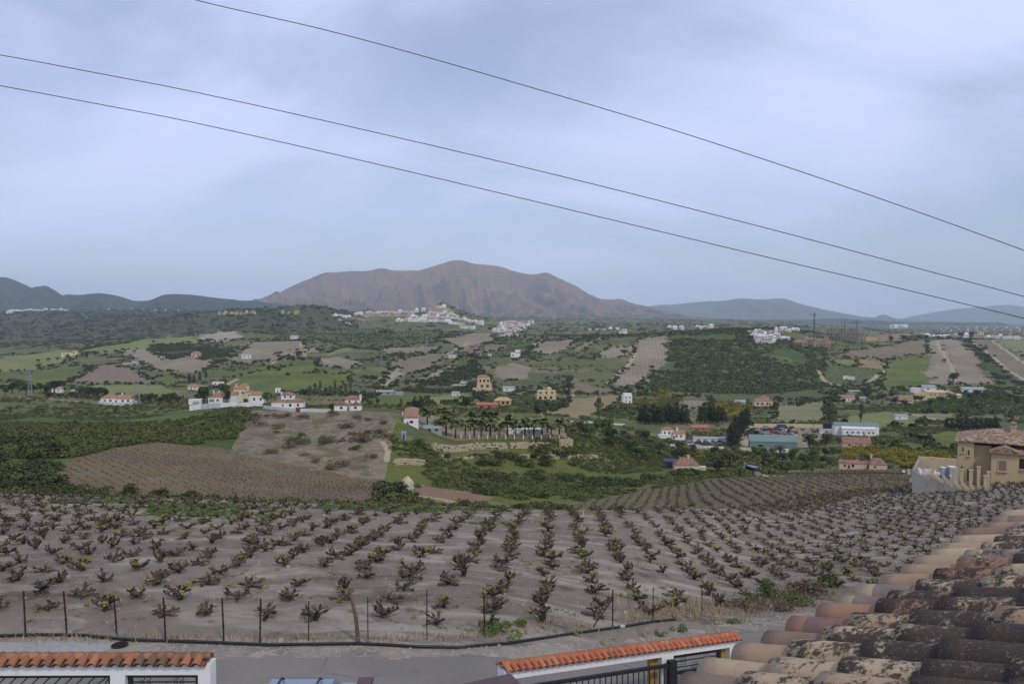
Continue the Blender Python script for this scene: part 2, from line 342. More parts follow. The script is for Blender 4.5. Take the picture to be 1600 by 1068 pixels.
gm('grove_ground', [srgb((78, 90, 46)), srgb((96, 94, 52)), srgb((66, 78, 42))], 30, 3, rows=(R(12), 6.0), rowcol=srgb((54, 64, 38)), rowamt=0.7, dots=1.0, bumpd=0.4)
gm('asphalt', [srgb((140, 134, 124)), srgb((130, 125, 116)), srgb((148, 142, 131))], 5, 0.06, patch=(1.7, 0.6, 0.75), patchcol=srgb((114, 111, 110)), bumpd=0.012)
def asphalt():
    q = NT('asphalt', 0.92, 0.15); c = q.mix(q.rng(q.noise(0.25, 4), 0.35, 0.65), srgb((124, 119, 112)), srgb((110, 106, 100)))
    c = q.mix(q.rng(q.noise(0.9, 5, 0.7), 0.55, 0.7, 0, 0.6), c, srgb((98, 94, 90))); c = q.mix(q.rng(q.noise(30, 4, 0.75), 0.45, 0.7, 0, 0.5), c, srgb((140, 134, 126)))
    v = q.voro(0.42, q.stretch(1, 1, 0, R(20)), 'DISTANCE_TO_EDGE').outputs['Distance']; wv = q.math('ADD', v, q.math('MULTIPLY', q.math('SUBTRACT', q.noise(2.2, 3, 0.6), 0.5), 0.07))
    cr = q.math('MULTIPLY', q.rng(wv, 0.002, 0.012, 1, 0), q.rng(q.noise(0.35, 2), 0.48, 0.56)); c = q.mix(q.math('MULTIPLY', cr, 0.45), c, srgb((70, 66, 62)))
    q.bump(q.noise(60, 4, 0.7), 0.4, 0.006); q.col(c); MATS['asphalt'] = q.m
asphalt()
gm('concrete_path', [srgb((150, 148, 144)), srgb((138, 136, 132)), srgb((160, 157, 150))], 2, 0.12, bumpd=0.012)
gm('verge_earth', [srgb((140, 131, 117)), srgb((116, 108, 96)), srgb((160, 153, 140))], 1.6, 0.16, patch=(0.9, 0.56, 0.66), patchcol=srgb((152, 144, 128)), bumpd=0.05)
def near_soil():
    q = NT('near_soil', 0.95, 0.1)
    c = q.mix(q.rng(q.noise(0.14, 4, 0.6), 0.36, 0.64), srgb((130, 119, 106)), srgb((114, 104, 92)))
    st = q.noise(0.55, 5, 0.6, q.stretch(0.4, 1.0, 1.0, R(4)), 0.9)           # raked pale streaks between the rows
    c = q.mix(q.rng(st, 0.47, 0.68, 0, 0.7), c, srgb((172, 163, 148)))
    fn = q.noise(3.2, 6, 0.72); c = q.mix(q.rng(fn, 0.46, 0.7, 0, 0.6), c, srgb((140, 130, 116)))
    c = q.mix(q.rng(q.noise(0.5, 5, 0.65), 0.56, 0.68, 0, 0.8), c, srgb((88, 79, 68)))
    c = q.mix(q.rng(q.noise(0.22, 4, 0.6, dist=0.4), 0.6, 0.7, 0, 0.55), c, srgb((96, 98, 62)))
    cl = q.noise(5, 8, 0.8); c = q.mix(q.rng(cl, 0.3, 0.45, 0.4, 0), c, srgb((82, 74, 64))); q.bump(cl, 0.9, 0.05); q.col(c); MATS['near_soil'] = q.m
near_soil()
# ------------------------------------------------------------------ patches of ground: (name, material, label, picture outline, distance range)
PATCH = [
 ('vineyard_slope', 'brown_soil', 'brown vineyard field in the dip left of the dry bank', [(70,738),(110,716),(168,702),(246,690),(330,698),(400,712),(500,736),(604,756),(596,800),(450,806),(300,800),(180,790),(92,762)], (100, 240)),
 ('dry_bank', 'bank_soil', 'pale dry earth bank below the white villas', [(392,642),(500,640),(614,645),(602,756),(500,736),(360,706)], (110, 275)),
 ('grass_strip', 'valley_grass', 'strip of green grass between the dry bank and the palm terrace', [(614,645),(634,648),(624,700),(612,760),(602,756)], (110, 300)),
 ('valley_meadow', 'valley_grass', 'green meadow in the valley below the stone retaining walls', [(612,755),(622,686),(760,684),(930,684),(1000,700),(1120,718),(1175,738),(1000,768),(890,785),(770,778),(650,765)], (110, 330)),
 ('lower_vineyard', 'olive_soil', 'brown vineyard field with fine rows beyond the near vines', [(880,806),(900,784),(1000,766),(1180,742),(1300,733),(1420,733),(1430,762),(1330,775),(1240,800),(1100,825)], (75, 240)),
 ('red_path', 'red_earth', 'reddish bare earth beside the stone hut', [(640,768),(662,755),(700,765),(770,775),(745,795),(690,788)], (100, 200)),
 ('mound_field', 'mound_soil', 'purplish brown vineyard mound on the left hillside', [(102,598),(125,584),(150,572),(170,569),(192,570),(215,580),(239,597),(170,600)], None),
 ('meadow', 'bright_grass', 'bright green meadow left of the brown mound', [(20,590),(60,578),(130,570),(142,577),(105,597),(60,600)], None),
 ('meadow', 'pale_grass', 'pale green meadow high on the left hillside', [(125,549),(200,536),(265,523),(312,530),(318,540),(240,545),(160,553)], None),
 ('field', 'pale_soil', 'tan bare field on the left hilltop', [(293,524),(345,517),(379,527),(350,535),(318,532)], None),
 ('field', 'far_soil', 'grey-brown field below the pale meadow', [(188,546),(232,545),(258,562),(302,556),(342,566),(310,583),(250,580),(215,564)], None),
 ('scrub_patch', 'dark_scrub', 'dark scrubby hollow on the left hillside', [(232,540),(290,535),(366,545),(350,566),(290,555),(262,562)], None),
 ('field', 'far_soil', 'brown field beside the winding hill track', [(352,562),(400,534),(470,530),(480,548),(440,560),(380,570)], None),
 ('field', 'pale_soil', 'small pale bare patch below the winding track', [(408,566),(455,560),(460,568),(430,576)], None),
 ('meadow', 'bright_grass', 'long green meadow behind the walled villas', [(345,591),(420,577),(545,586),(535,606),(420,616),(352,612)], None),
 ('meadow', 'pale_grass', 'light green wedge on the middle slope', [(505,551),(545,540),(562,544),(520,554)], None),
 ('field', 'far_soil', 'brown strip below the light green wedge', [(492,561),(540,558),(566,568),(540,576),(500,572)], None),
 ('field', 'far_soil_slant', 'large grey-brown field in the middle slope', [(606,566),(680,552),(722,555),(690,572),(622,592),(588,608),(612,578)], None),
 ('meadow', 'bright_grass', 'diagonal green strip on the middle slope', [(606,606),(700,559),(713,561),(645,594)], None),
 ('field', 'far_soil', 'narrow brown strip beside the diagonal green strip', [(640,601),(702,567),(716,562),(690,587)], None),
 ('rocky_slope', 'rocky_ground', 'rocky slope with dark bushes', [(630,609),(742,563),(765,590),(730,612),(680,615)], None),
 ('field', 'far_soil', 'brown field under the terraced green slope', [(578,541),(690,540),(672,551),(600,553)], None),
 ('field', 'far_soil', 'grey field below the hilltop town', [(690,531),(772,521),(768,534),(722,546)], None),
 ('orchard_slope', 'row_green', 'green slope with planted rows below the hilltop town', [(492,530),(500,516),(600,512),(690,520),(682,535),(560,545)], None),
 ('orchard_slope', 'row_green', 'olive green planted slope in the middle', [(735,556),(770,534),(835,528),(826,548),(780,560)], None),
 ('field', 'far_soil', 'brown field left of the hillside track', [(826,550),(850,532),(902,530),(890,541),(862,553)], None),
 ('field', 'far_soil', 'grey-brown field below the white hillside house', [(768,580),(800,566),(832,574),(822,592),(790,596)], None),
 ('field', 'hay_field', 'pale dry strip on the middle hill', [(893,546),(935,527),(947,530),(907,550)], None),
 ('field', 'far_soil', 'grey-brown field beside the curving pale track', [(930,557),(955,540),(990,541),(985,554),(950,559)], None),
 ('meadow', 'bright_grass', 'dull green slope below the winding hill track', [(400,577),(440,562),(492,562),(502,578),(440,589)], None),
 ('field', 'pale_soil', 'pale bare strip at the foot of the large slanting field', [(586,607),(600,585),(618,574),(628,580),(606,605)], None),
 ('meadow', 'bright_grass', 'green valley field left of the conifer pair', [(560,628),(630,636),(700,632),(762,630),(742,614),(600,613)], None),
 ('meadow', 'pale_grass', 'pale green plot in the valley centre', [(662,621),(722,613),(738,625),(672,631)], None),
 ('meadow', 'row_green', 'planted slope at the foot of the big scrub hill', [(1092,606),(1280,606),(1296,622),(1110,625)], None),
 ('meadow', 'bright_grass', 'green plot left of the citrus grove hill', [(1000,613),(1060,605),(1090,613),(1050,623)], None),
 ('meadow', 'pale_grass', 'light meadow at the far left edge', [(-20,562),(90,546),(128,556),(60,576),(-20,582)], None),
 ('meadow', 'pale_grass', 'dull meadow behind the lone white villa', [(140,602),(250,600),(292,612),(160,622)], None),
 ('meadow', 'bright_grass', 'small green plot right of the purplish mound', [(240,590),(268,584),(302,596),(250,602)], None),
 ('orchard_slope', 'row_green', 'green slope right of the winding hill track', [(424,528),(500,506),(520,519),(494,535)], None),
 ('field', 'far_soil', 'narrow brown field on the slope above the long meadow', [(430,552),(492,541),(504,550),(440,562)], None),
 ('field', 'far_soil_slant', 'grey field on the middle hill left of the tan fields', [(720,546),(768,536),(800,540),(735,556)], None),
 ('meadow', 'pale_grass', 'pale meadow between scrapyard and right farms', [(1296,656),(1400,641),(1440,656),(1432,669),(1330,663)], None),
 ('meadow', 'bright_grass', 'green field above the ochre villa roof', [(1425,682),(1500,672),(1565,690),(1480,703)], None),
 ('meadow', 'bright_grass', 'green field at the right edge of the valley', [(1500,622),(1640,612),(1640,640),(1540,648)], None),
 ('vineyard_field', 'far_soil', 'big brown hillside vineyard right of the curving track', [(995,531),(1043,524),(1040,566),(1022,580),(1000,602),(948,601),(985,570)], None),
 ('field', 'far_soil_slant', 'grey wedge field at the foot of the middle hill', [(890,588),(905,597),(962,609),(940,616),(888,613)], None),
 ('field', 'tan_field', 'ochre ploughed field beside the yellow house', [(846,646),(892,622),(978,617),(962,633),(900,652)], None),
 ('field', 'far_soil', 'small brown field behind the dark conifers', [(1056,637),(1065,625),(1110,625),(1102,642)], None),
 ('field', 'hay_field', 'dry grass field behind the scrapyard', [(1205,636),(1292,624),(1294,657),(1205,662)], None),
 ('hill_scrub', 'scrub_ground', 'big dark green scrub hill', [(1043,566),(1046,524),(1075,515),(1170,514),(1240,528),(1300,545),(1280,575),(1298,604),(1180,616),(1040,612),(1005,601),(1022,580)], None),
 ('field', 'far_soil_slant', 'brown field under the building site', [(1303,556),(1330,547),(1450,531),(1447,551),(1385,563)], None),
 ('meadow', 'bright_grass', 'green meadow left of the striped vineyard', [(1385,566),(1446,552),(1452,602),(1375,606),(1380,590)], None),
 ('vineyard_field', 'far_soil', 'striped vineyard on the right hill', [(1447,531),(1470,530),(1492,599),(1455,603)], None),
 ('vineyard_field', 'far_soil', 'brown vineyard right of the narrow hill track', [(1472,530),(1496,530),(1552,599),(1496,601)], None),
 ('scrub_patch', 'dark_scrub', 'dark scrub strip between two hill vineyards', [(1500,530),(1521,531),(1597,593),(1562,602),(1546,580)], None),
 ('vineyard_field', 'far_soil_slant', 'brown vineyard right of the dark scrub strip', [(1523,530),(1546,530),(1640,590),(1602,602)], None),
 ('field', 'hay_field', 'greyish field at the far right of the hill', [(1549,530),(1640,530),(1640,578)], None),
 ('meadow', 'pale_grass', 'light green patch beside the ochre orchard', [(1300,562),(1336,560),(1330,569),(1305,571)], None),
 ('field', 'tan_field', 'ochre orchard patch', [(1338,560),(1386,561),(1380,576),(1342,573)], None),
 ('meadow', 'row_green', 'green bowl meadow inside the curving track', [(1284,573),(1340,573),(1372,580),(1350,596),(1300,601)], None),
 ('field', 'hay_field', 'pale field right of the small white shed', [(1416,646),(1490,643),(1502,656),(1440,661)], None),
 ('scrapyard_ground', 'yard_earth', 'bare earth yard of the scrapyard', [(1172,664),(1300,664),(1330,676),(1250,700),(1170,690)], None),
 ('grove_ground', 'grove_ground', 'ground of the citrus grove', [(1285,715),(1330,692),(1430,700),(1500,700),(1520,722),(1430,732),(1310,728)], None),
 ('grove_ground', 'grove_ground', 'ground of the orchard below the farm', [(1400,640),(1480,610),(1620,622),(1620,650),(1500,645)], None),
 ('terrace_yard', 'yard_earth', 'bare ground of the palm terrace', [(622,683),(632,650),(660,646),(800,655),(880,668),(890,684),(760,683)], (225, 345)),
]
TRACK = [  # name, label, picture polyline, width in metres, distance range
 ('dirt_track', 'curving pale track on the middle hill', [(998,530),(988,541),(992,553),(985,565),(972,578),(948,600)], 7, None),
 ('dirt_track', 'winding pale track on the left hill', [(471,529),(470,538),(478,547),(476,556)], 7, None),
 ('dirt_track', 'straight pale track on the middle hill', [(846,531),(828,545)], 6, None),
 ('dirt_track', 'narrow track through the right hill vineyards', [(1464,532),(1472,548),(1484,568),(1502,602)], 6, None),
 ('dirt_track', 'long straight track at the far right', [(1519,531),(1560,565),(1605,597)], 6, None),
 ('dirt_track', 'second straight track at the far right', [(1546,530),(1600,567)], 6, None),
 ('dirt_track', 'track round the green bowl meadow', [(1278,578),(1286,592),(1302,601),(1340,603),(1362,594),(1386,575),(1382,564)], 6, None),
 ('dirt_track', 'track beside the ochre ploughed field', [(845,648),(882,630),(896,616)], 4, None),
 ('country_road', 'pale country road on the left valley floor', [(20,621),(90,624),(160,629),(240,633)], 4, None),
 ('country_road', 'pale road through the valley at the right', [(1390,639),(1440,650),(1500,662),(1560,672)], 4, None),
 ('dirt_track', 'track climbing to the hilltop town', [(520,492),(533,500),(548,507)], 12, None),
 ('dirt_track', 'track beside the dry bank', [(598,690),(606,705),(604,720)], 1.6, (110, 300)),
 ('dirt_track', 'pale track beside the stone hut', [(628,771),(660,775),(690,779),(708,784)], 2.2, (100, 190)),
 ('country_road', 'earth road beside the scrapyard', [(1170,662),(1166,690),(1164,704)], 6, None),
 ('dirt_track', 'pale track where the blue van stands', [(1158,722),(1178,736),(1200,744),(1240,742)], 3.0, (150, 330)),
 ('dirt_track', 'track through the orange soil below the hill houses', [(300,600),(340,606),(370,592)], 6, None),
 ('dirt_track', 'slanting track on the middle slope', [(696,553),(724,540),(735,536)], 6, None),
]
def pip(px, py, poly):
    ins = np.zeros(px.shape, bool); n = len(poly)
    for i in range(n):
        x0, y0 = poly[i]; x1, y1 = poly[(i + 1) % n]
        if y0 == y1: continue
        c = (y0 > py) != (y1 > py)
        ins ^= c & (px < (x1 - x0) * (py - y0) / (y1 - y0) + x0)
    return ins
def build_ground():
    cx = 0.25 * (GX2[:-1, :-1] + GX2[1:, :-1] + GX2[:-1, 1:] + GX2[1:, 1:]); cy = 0.25 * (GY2[:-1, :-1] + GY2[1:, :-1] + GY2[:-1, 1:] + GY2[1:, 1:])
    # ragged borders
    wa = 0.017 * cy * np.clip(cy / 60, 0, 1)
    qx = cx + wa * fbm(cx, cy, 18.0, 3, 41) * 0.5; qy = cy + wa * 2.0 * fbm(cx, cy, 14.0, 3, 47) * 0.6
    lab = np.zeros(cx.shape, np.int16); defs = [('ground', 'hillside_grass', 'green hillsides, fields and valley floor')]
    # whole zones by distance
    uu = cx / cy; xpic = CX + F * uu
    crest = np.interp(xpic, KX, [TT[k][2][0] for k in KX]) * 1.07
    farvine = np.interp(xpic, [900, 1150, 1300, 1420, 1600], [0, 80, 120, 150, 170])
    lab[(cy < np.maximum(crest, farvine)) & (cy > 15)] = 1; defs.append(('vineyard_soil', 'near_soil', 'grey-brown stony soil of the near vineyard'))
    far = (cy > 1950) & (xpic < 560); lab[far] = 2; defs.append(('wooded_hills', 'dark_scrub', 'dark wooded hills behind the fields at the left'))
    scr = (cy > 120) & (cy < 300) & (xpic < 420); lab[scr] = 3; defs.append(('scrub_hillside', 'scrub_ground', 'green scrub hillside below the left villas'))
    lab[(cy >= crest) & (cy < 125) & (xpic < 640)] = 3
    lab[(cy >= crest) & (cy < 150) & (xpic >= 640) & (xpic < 980)] = 4; defs.append(('valley_bottom', 'valley_grass', 'grassy valley bottom behind the near vineyard'))
    def put(name, mat, label, mask_fn, pts, exact=False):
        i0, i1 = np.searchsorted(GY, [min(p[1] for p in pts) * 0.95, max(p[1] for p in pts) * 1.05]); i0 = max(i0 - 1, 0)
        us = [p[0] / p[1] for p in pts]; j0, j1 = np.searchsorted(GU, [min(us) - 0.03, max(us) + 0.03]); j0 = max(j0 - 1, 0)
        sl_ = (slice(i0, i1 + 1), slice(j0, j1 + 1))
        m = mask_fn(cx[sl_], cy[sl_]) if exact else mask_fn(qx[sl_], qy[sl_]); lab[sl_][m] = len(defs); defs.append((name, mat, label))
    for name, mat, label, poly, yr in PATCH:
        a, b = yr if yr else (300, 2600)
        P = [ray(x, y, a, b) for x, y in poly]; P = [(p.x, p.y) for p in P]
        put(name, mat, label, lambda X, Y, P=P: pip(X, Y, P), P)
    def dist_mask(P, wd):
        def fn(X, Y):
            best = np.full(X.shape, 1e9)
            for (ax, ay), (bx, by) in zip(P[:-1], P[1:]):
                vx, vy = bx - ax, by - ay; t = np.clip(((X - ax) * vx + (Y - ay) * vy) / (vx * vx + vy * vy + 1e-9), 0, 1)
                best = np.minimum(best, np.hypot(X - ax - t * vx, (Y - ay - t * vy)))
            return best < wd / 2
        return fn
    for name, label, pl, wd, yr in TRACK:
        a, b = yr if yr else (300, 3500)
        P = [ray(x, y, a, b) for x, y in pl]; P = [(p.x, p.y) for p in P]
        put(name, 'track_earth', label, dist_mask(P, wd * 0.8), P, True)
    # the street in front of the house, its gravel verge and a strip of concrete
    rn = np.array([(-60, 12.5), (-14, 15.6), (0, 15.8), (3.2, 17.0), (6.6, 20.6), (11, 23.2), (17, 27), (30, 35), (60, 50)], float)
    rf = np.array([(-60, 18.5), (-14, 20.1), (-3, 20.2), (0.3, 20.6), (3, 22.2), (6, 24.6), (9.5, 26.8), (14, 29.5), (22, 34), (40, 44), (60, 56)], float)
    vg = np.array([(-60, 20.2), (-14, 21.3), (-3, 21.2), (0.2, 21.5), (3, 23.2), (5.4, 25.6), (8.3, 28.0), (12.5, 30.8), (20, 35.5), (40, 46.5), (60, 59)], float)
    cy_ = cy + 0.25 * fbm(cx, cy, 1.1, 3, 5); cx_ = cx + 0.1 * fbm(cx, cy, 0.9, 3, 6)
    near = cy < 60
    def strip(pl): return near & pip(cx_, cy_, pl)
    lab[strip([tuple(p) for p in rn] + [tuple(p) for p in vg[::-1]])] = len(defs); defs.append(('road_verge', 'verge_earth', 'gravel verge between the street and the vineyard'))
    lab[strip([tuple(p) for p in rn] + [tuple(p) for p in rf[::-1]])] = len(defs); defs.append(('road', 'asphalt', 'worn grey street in front of the vineyard'))
    lab[near & pip(cx_, cy_, [(-16, 19.6), (-10.6, 19.75), (-10.4, 20.9), (-16, 21.1)])] = len(defs); defs.append(('pavement', 'concrete_path', 'strip of pale concrete beside the street'))
    lab[cy < 15.2] = len(defs); defs.append(('courtyard', 'concrete_path', 'paved yard between the house and its street wall'))
    nc = len(GU); V = np.stack([GX2, GY2, GZ], -1).reshape(-1, 3)
    ii, jj = np.meshgrid(np.arange(len(GY) - 1), np.arange(nc - 1), indexing='ij')
    Q = np.stack([ii * nc + jj, ii * nc + jj + 1, (ii + 1) * nc + jj + 1, (ii + 1) * nc + jj], -1).reshape(-1, 4)
    lf = lab.reshape(-1)
    for k, (name, mat, label) in enumerate(defs):
        q = Q[lf == k]
        if not len(q): continue
        ids, inv = np.unique(q, return_inverse=True)
        o = link(name, npmesh(name, V[ids], inv.reshape(-1, 4), MATS[mat])); tag(o, label, None, None, 'structure')
    return lab, defs
LAB, LDEFS = build_ground()
# ------------------------------------------------------------------ mountains
def mountain_mat(name, low, high, accent, z0, z1):
    q = NT(name, 1.0, 0.05); sp = q.N.new('ShaderNodeSeparateXYZ'); q.L.new(q.pos(), sp.inputs[0])
    zz = q.math('ADD', sp.outputs[2], q.math('MULTIPLY', q.noise(1 / 500.0, 4), 220))
    c = q.mix(q.rng(zz, z0, z1), low, high)
    c = q.mix(q.rng(q.noise(1 / 160.0, 7, 0.75), 0.45, 0.62, 0, 0.85), c, accent)
    n2 = q.noise(1 / 45.0, 5, 0.7); c = q.mix(q.rng(n2, 0.48, 0.66, 0, 0.65), c, mul(low, 0.75))
    q.bump(n2, 1.0, 22); return q.col(c)
MM = {'main': mountain_mat('mountain_rock', srgb((82, 83, 62)), srgb((126, 103, 82)), srgb((148, 118, 92)), 60, 330),
      'left': mountain_mat('mountain_woods', srgb((50, 58, 44)), srgb((60, 66, 52)), srgb((84, 84, 68)), 0, 300),
      'far': mountain_mat('mountain_far', srgb((78, 84, 66)), srgb((94, 94, 78)), srgb((104, 102, 84)), 0, 300)}
def mountain(label, ridge, D, depth, ybase, mat, seed, rough=1.0, nx=420, ny=110, peaks=1.0):
    rx = np.array([p[0] for p in ridge], float); ry = np.array([p[1] for p in ridge], float)
    us = (np.linspace(rx[0], rx[-1], nx) - CX) / F; xs = CX + F * us
    m = pchip_slopes(rx, ry[:, None])[:, 0]; j = np.clip(np.searchsorted(rx, xs) - 1, 0, len(rx) - 2)
    yp = hermite(rx[j], rx[j + 1], ry[j], ry[j + 1], m[j], m[j + 1], xs)
    zr = np.array([p2us(x, y)[1] for x, y in zip(xs, yp)]) * D
    zr += fbm(us * D, us * 0, 230.0, 5, seed, 0.6) * 15 * peaks
    zb = p2us(800, ybase)[1] * D - 40
    v = np.linspace(-1, 1, ny); X = us[None, :] * D * np.ones((ny, 1)); Y = D + v[:, None] * depth * np.ones((1, nx))
    Y = Y + fbm(X, Y * 0, 1500.0, 2, seed + 5) * depth * 0.35 * (1 - np.abs(v))[:, None] ** 0.0 * (np.abs(v)[:, None] < 2)
    a = np.abs(v)[:, None]
    hgt = np.maximum(zr - zb, 0)[None, :]
    prof = (1 - a) ** 1.05
    spur = ridged(X + 0.35 * (Y - D), Y * 0.45, depth * 0.42, 5, seed + 9, 0.55)
    k = np.clip(a * 3.2, 0, 1) * np.clip((1 - a) * 2.5, 0, 1)
    Z = zb + hgt * prof + hgt * k * np.minimum(spur - 0.80, 0.02) * 2.1 * rough + fbm(X, Y, depth * 0.06, 5, seed + 2, 0.6) * hgt * 0.07 * k
    V = np.stack([X, Y, Z], -1).reshape(-1, 3)
    ii, jj = np.meshgrid(np.arange(ny - 1), np.arange(nx - 1), indexing='ij')
    Q = np.stack([ii * nx + jj, ii * nx + jj + 1, (ii + 1) * nx + jj + 1, (ii + 1) * nx + jj], -1).reshape(-1, 4)
    tag(link('mountain', npmesh('mountain', V, Q, MM[mat])), label, None, None, 'structure')
mountain('broad brown mountain with a rounded summit in the middle',
  [(330,497),(372,484),(394,470),(420,458),(455,441),(490,427),(510,421),(545,421),(575,420),(595,416),(622,421),(645,420),(680,410),(715,402.5),(745,406),(778,408),(805,417),(835,424),(854,422),(870,428),(900,442),(930,458),(950,465),(972,465),(1000,473),(1030,482),(1060,491),(1110,500)], 9200, 2600, 499, 'main', 3, 1.1, 620, 150)
mountain('dark wooded range at the far left',
  [(-420,455),(-250,440),(-120,452),(-40,428),(0,439),(12,446),(26,450),(50,447),(75,445),(90,451),(110,460),(150,460),(190,458),(215,463),(245,471),(262,470),(285,463),(302,461),(340,464),(372,467),(400,470),(450,476),(520,490)], 6400, 1500, 497, 'left', 21, 0.9, 460, 90)
mountain('pale blue range right of the main mountain',
  [(985,492),(1020,477),(1060,474),(1100,470),(1130,469),(1150,466),(1172,468),(1200,467),(1230,475),(1262,482),(1300,489),(1340,494),(1362,495),(1375,490),(1390,496),(1440,500)], 14500, 2600, 501, 'far', 33, 0.7, 300, 70, 0.6)
mountain('pale blue mountain at the right edge',
  [(1390,501),(1430,497),(1465,488),(1500,481),(1528,479),(1560,476),(1580,480),(1600,484),(1680,478),(1760,486),(1900,480),(2050,495)], 17500, 2600, 501, 'far', 45, 0.7, 260, 60, 0.6)
mountain('low dark ridge behind the coast plain',
  [(900,502),(980,500),(1040,496),(1100,497),(1180,499),(1240,499),(1300,497),(1360,500),(1440,503),(1560,503)], 8200, 900, 505, 'left', 57, 0.6, 240, 50, 0.5)
# ------------------------------------------------------------------ air
def build_haze():
    b = MB(); b.box((0, 10500, -330), (56000, 24500, 1180)); 
    m = bpy.data.materials.new('haze_air'); m.use_nodes = True; t = m.node_tree; t.nodes.clear()
    o = t.nodes.new('ShaderNodeOutputMaterial'); v = t.nodes.new('ShaderNodeVolumePrincipled'); t.links.new(v.outputs[0], o.inputs['Volume'])
    v.inputs['Color'].default_value = (0.72, 0.85, 1.0, 1); v.inputs['Density'].default_value = 6.0e-5; v.inputs['Anisotropy'].default_value = 0.0
    h = b.build('haze', m); tag(h, 'pale blue haze over the valley and mountains', None, None, 'stuff')
build_haze()
# ------------------------------------------------------------------ materials of built things
def wall_mat(name, c, c2=None, stain=0.35, scale=0.6, rough=0.9):
    q = NT(name, rough, 0.2); c2 = c2 or mul(c, 0.72)
    n = q.noise(scale, 5, 0.7, q.stretch(1, 1, 0.35)); m = q.mix(q.rng(n, 0.5, 0.75, 0, stain), c, c2)
    q.bump(q.noise(scale * 25, 3), 0.15, 0.01); return q.col(m)
def plain(name, c, rough=0.6, spec=0.3, metal=0.0, var=0.12, scale=8.0):
    q = NT(name, rough, spec); q.b.inputs['Metallic'].default_value = metal
    return q.col(q.mix(q.rng(q.noise(scale, 3), 0.35, 0.65), c, mul(c, 1 - var * 2)))
WHITE = wall_mat('white_render', srgb((220, 219, 215)), srgb((172, 168, 158)), 0.7)
WHITE2 = wall_mat('white_render_far', srgb((214, 210, 204)), srgb((176, 170, 160)), 0.6, 0.2)
OCHRE_H = wall_mat('ochre_house_render', srgb((186, 167, 130)), srgb((164, 146, 112)), 0.45, 0.25)
CREAM = wall_mat('cream_render', srgb((206, 194, 164)), srgb((178, 166, 138)), 0.5, 0.2)
YELLOW = wall_mat('yellow_render', srgb((196, 178, 138)), srgb((170, 152, 116)), 0.5, 0.2)
OCHRE = wall_mat('ochre_render', srgb((178, 152, 114)), srgb((154, 130, 98)), 0.45, 0.25)
PINK = wall_mat('pink_render', srgb((196, 170, 150)), srgb((170, 146, 128)), 0.5, 0.2)
REDW = wall_mat('red_render', srgb((168, 108, 88)), srgb((146, 96, 80)), 0.5, 0.2)
CONC = wall_mat('grey_concrete', srgb((150, 146, 138)), srgb((108, 104, 98)), 0.8, 0.5)
BRICKY = wall_mat('brick_shell', srgb((150, 128, 110)), srgb((128, 110, 96)), 0.6, 0.15)
BEIGE = wall_mat('beige_render', srgb((192, 172, 138)), srgb((160, 142, 112)), 0.5, 0.4)
GREENM = wall_mat('green_sheet', srgb((112, 130, 124)), srgb((92, 108, 104)), 0.5, 0.2, 0.6)
GREYM = wall_mat('grey_sheet', srgb((150, 156, 154)), srgb((118, 124, 122)), 0.6, 0.2, 0.6)
GLASS = plain('dark_window', srgb((46, 48, 54)), 0.25, 0.5)
DOORB = plain('brown_wood', srgb((104, 74, 56)), 0.7)
IRON = plain('black_iron', srgb((36, 36, 40)), 0.5, 0.4)
RUST = plain('rusty_iron', srgb((66, 48, 42)), 0.85, 0.2, 0, 0.25, 12)
OLDWOOD = plain('weathered_wood', srgb((112, 100, 86)), 0.9, 0.1, 0, 0.2, 9)
BROWNP = plain('brown_paint', srgb((92, 72, 72)), 0.6, 0.3, 0, 0.08)
BLACKP = plain('black_plastic', srgb((38, 40, 44)), 0.45, 0.4)
def roof_mat(name, a, b, c, sc=1.2):
    q = NT(name, 0.9, 0.15)
    n = q.voro(sc * 3.0).outputs['Color']; sepc = q.N.new('ShaderNodeSeparateColor'); q.L.new(n, sepc.inputs[0])
    m = q.mix(q.rng(sepc.outputs[0], 0.1, 0.9), a, b); m = q.mix(q.rng(q.noise(sc * 0.4, 4), 0.45, 0.7), m, c)
    q.bump(sepc.outputs[1], 0.5, 0.05); return q.col(m)
TERRA = roof_mat('terracotta_tiles', srgb((164, 124, 100)), srgb((146, 110, 90)), srgb((128, 104, 88)))
BROWNR = roof_mat('brown_tiles', srgb((150, 116, 98)), srgb((130, 100, 86)), srgb((112, 92, 82)))
MOTTLE = roof_mat('mottled_tiles', srgb((168, 144, 120)), srgb((106, 88, 76)), srgb((140, 112, 92)), 1.1)
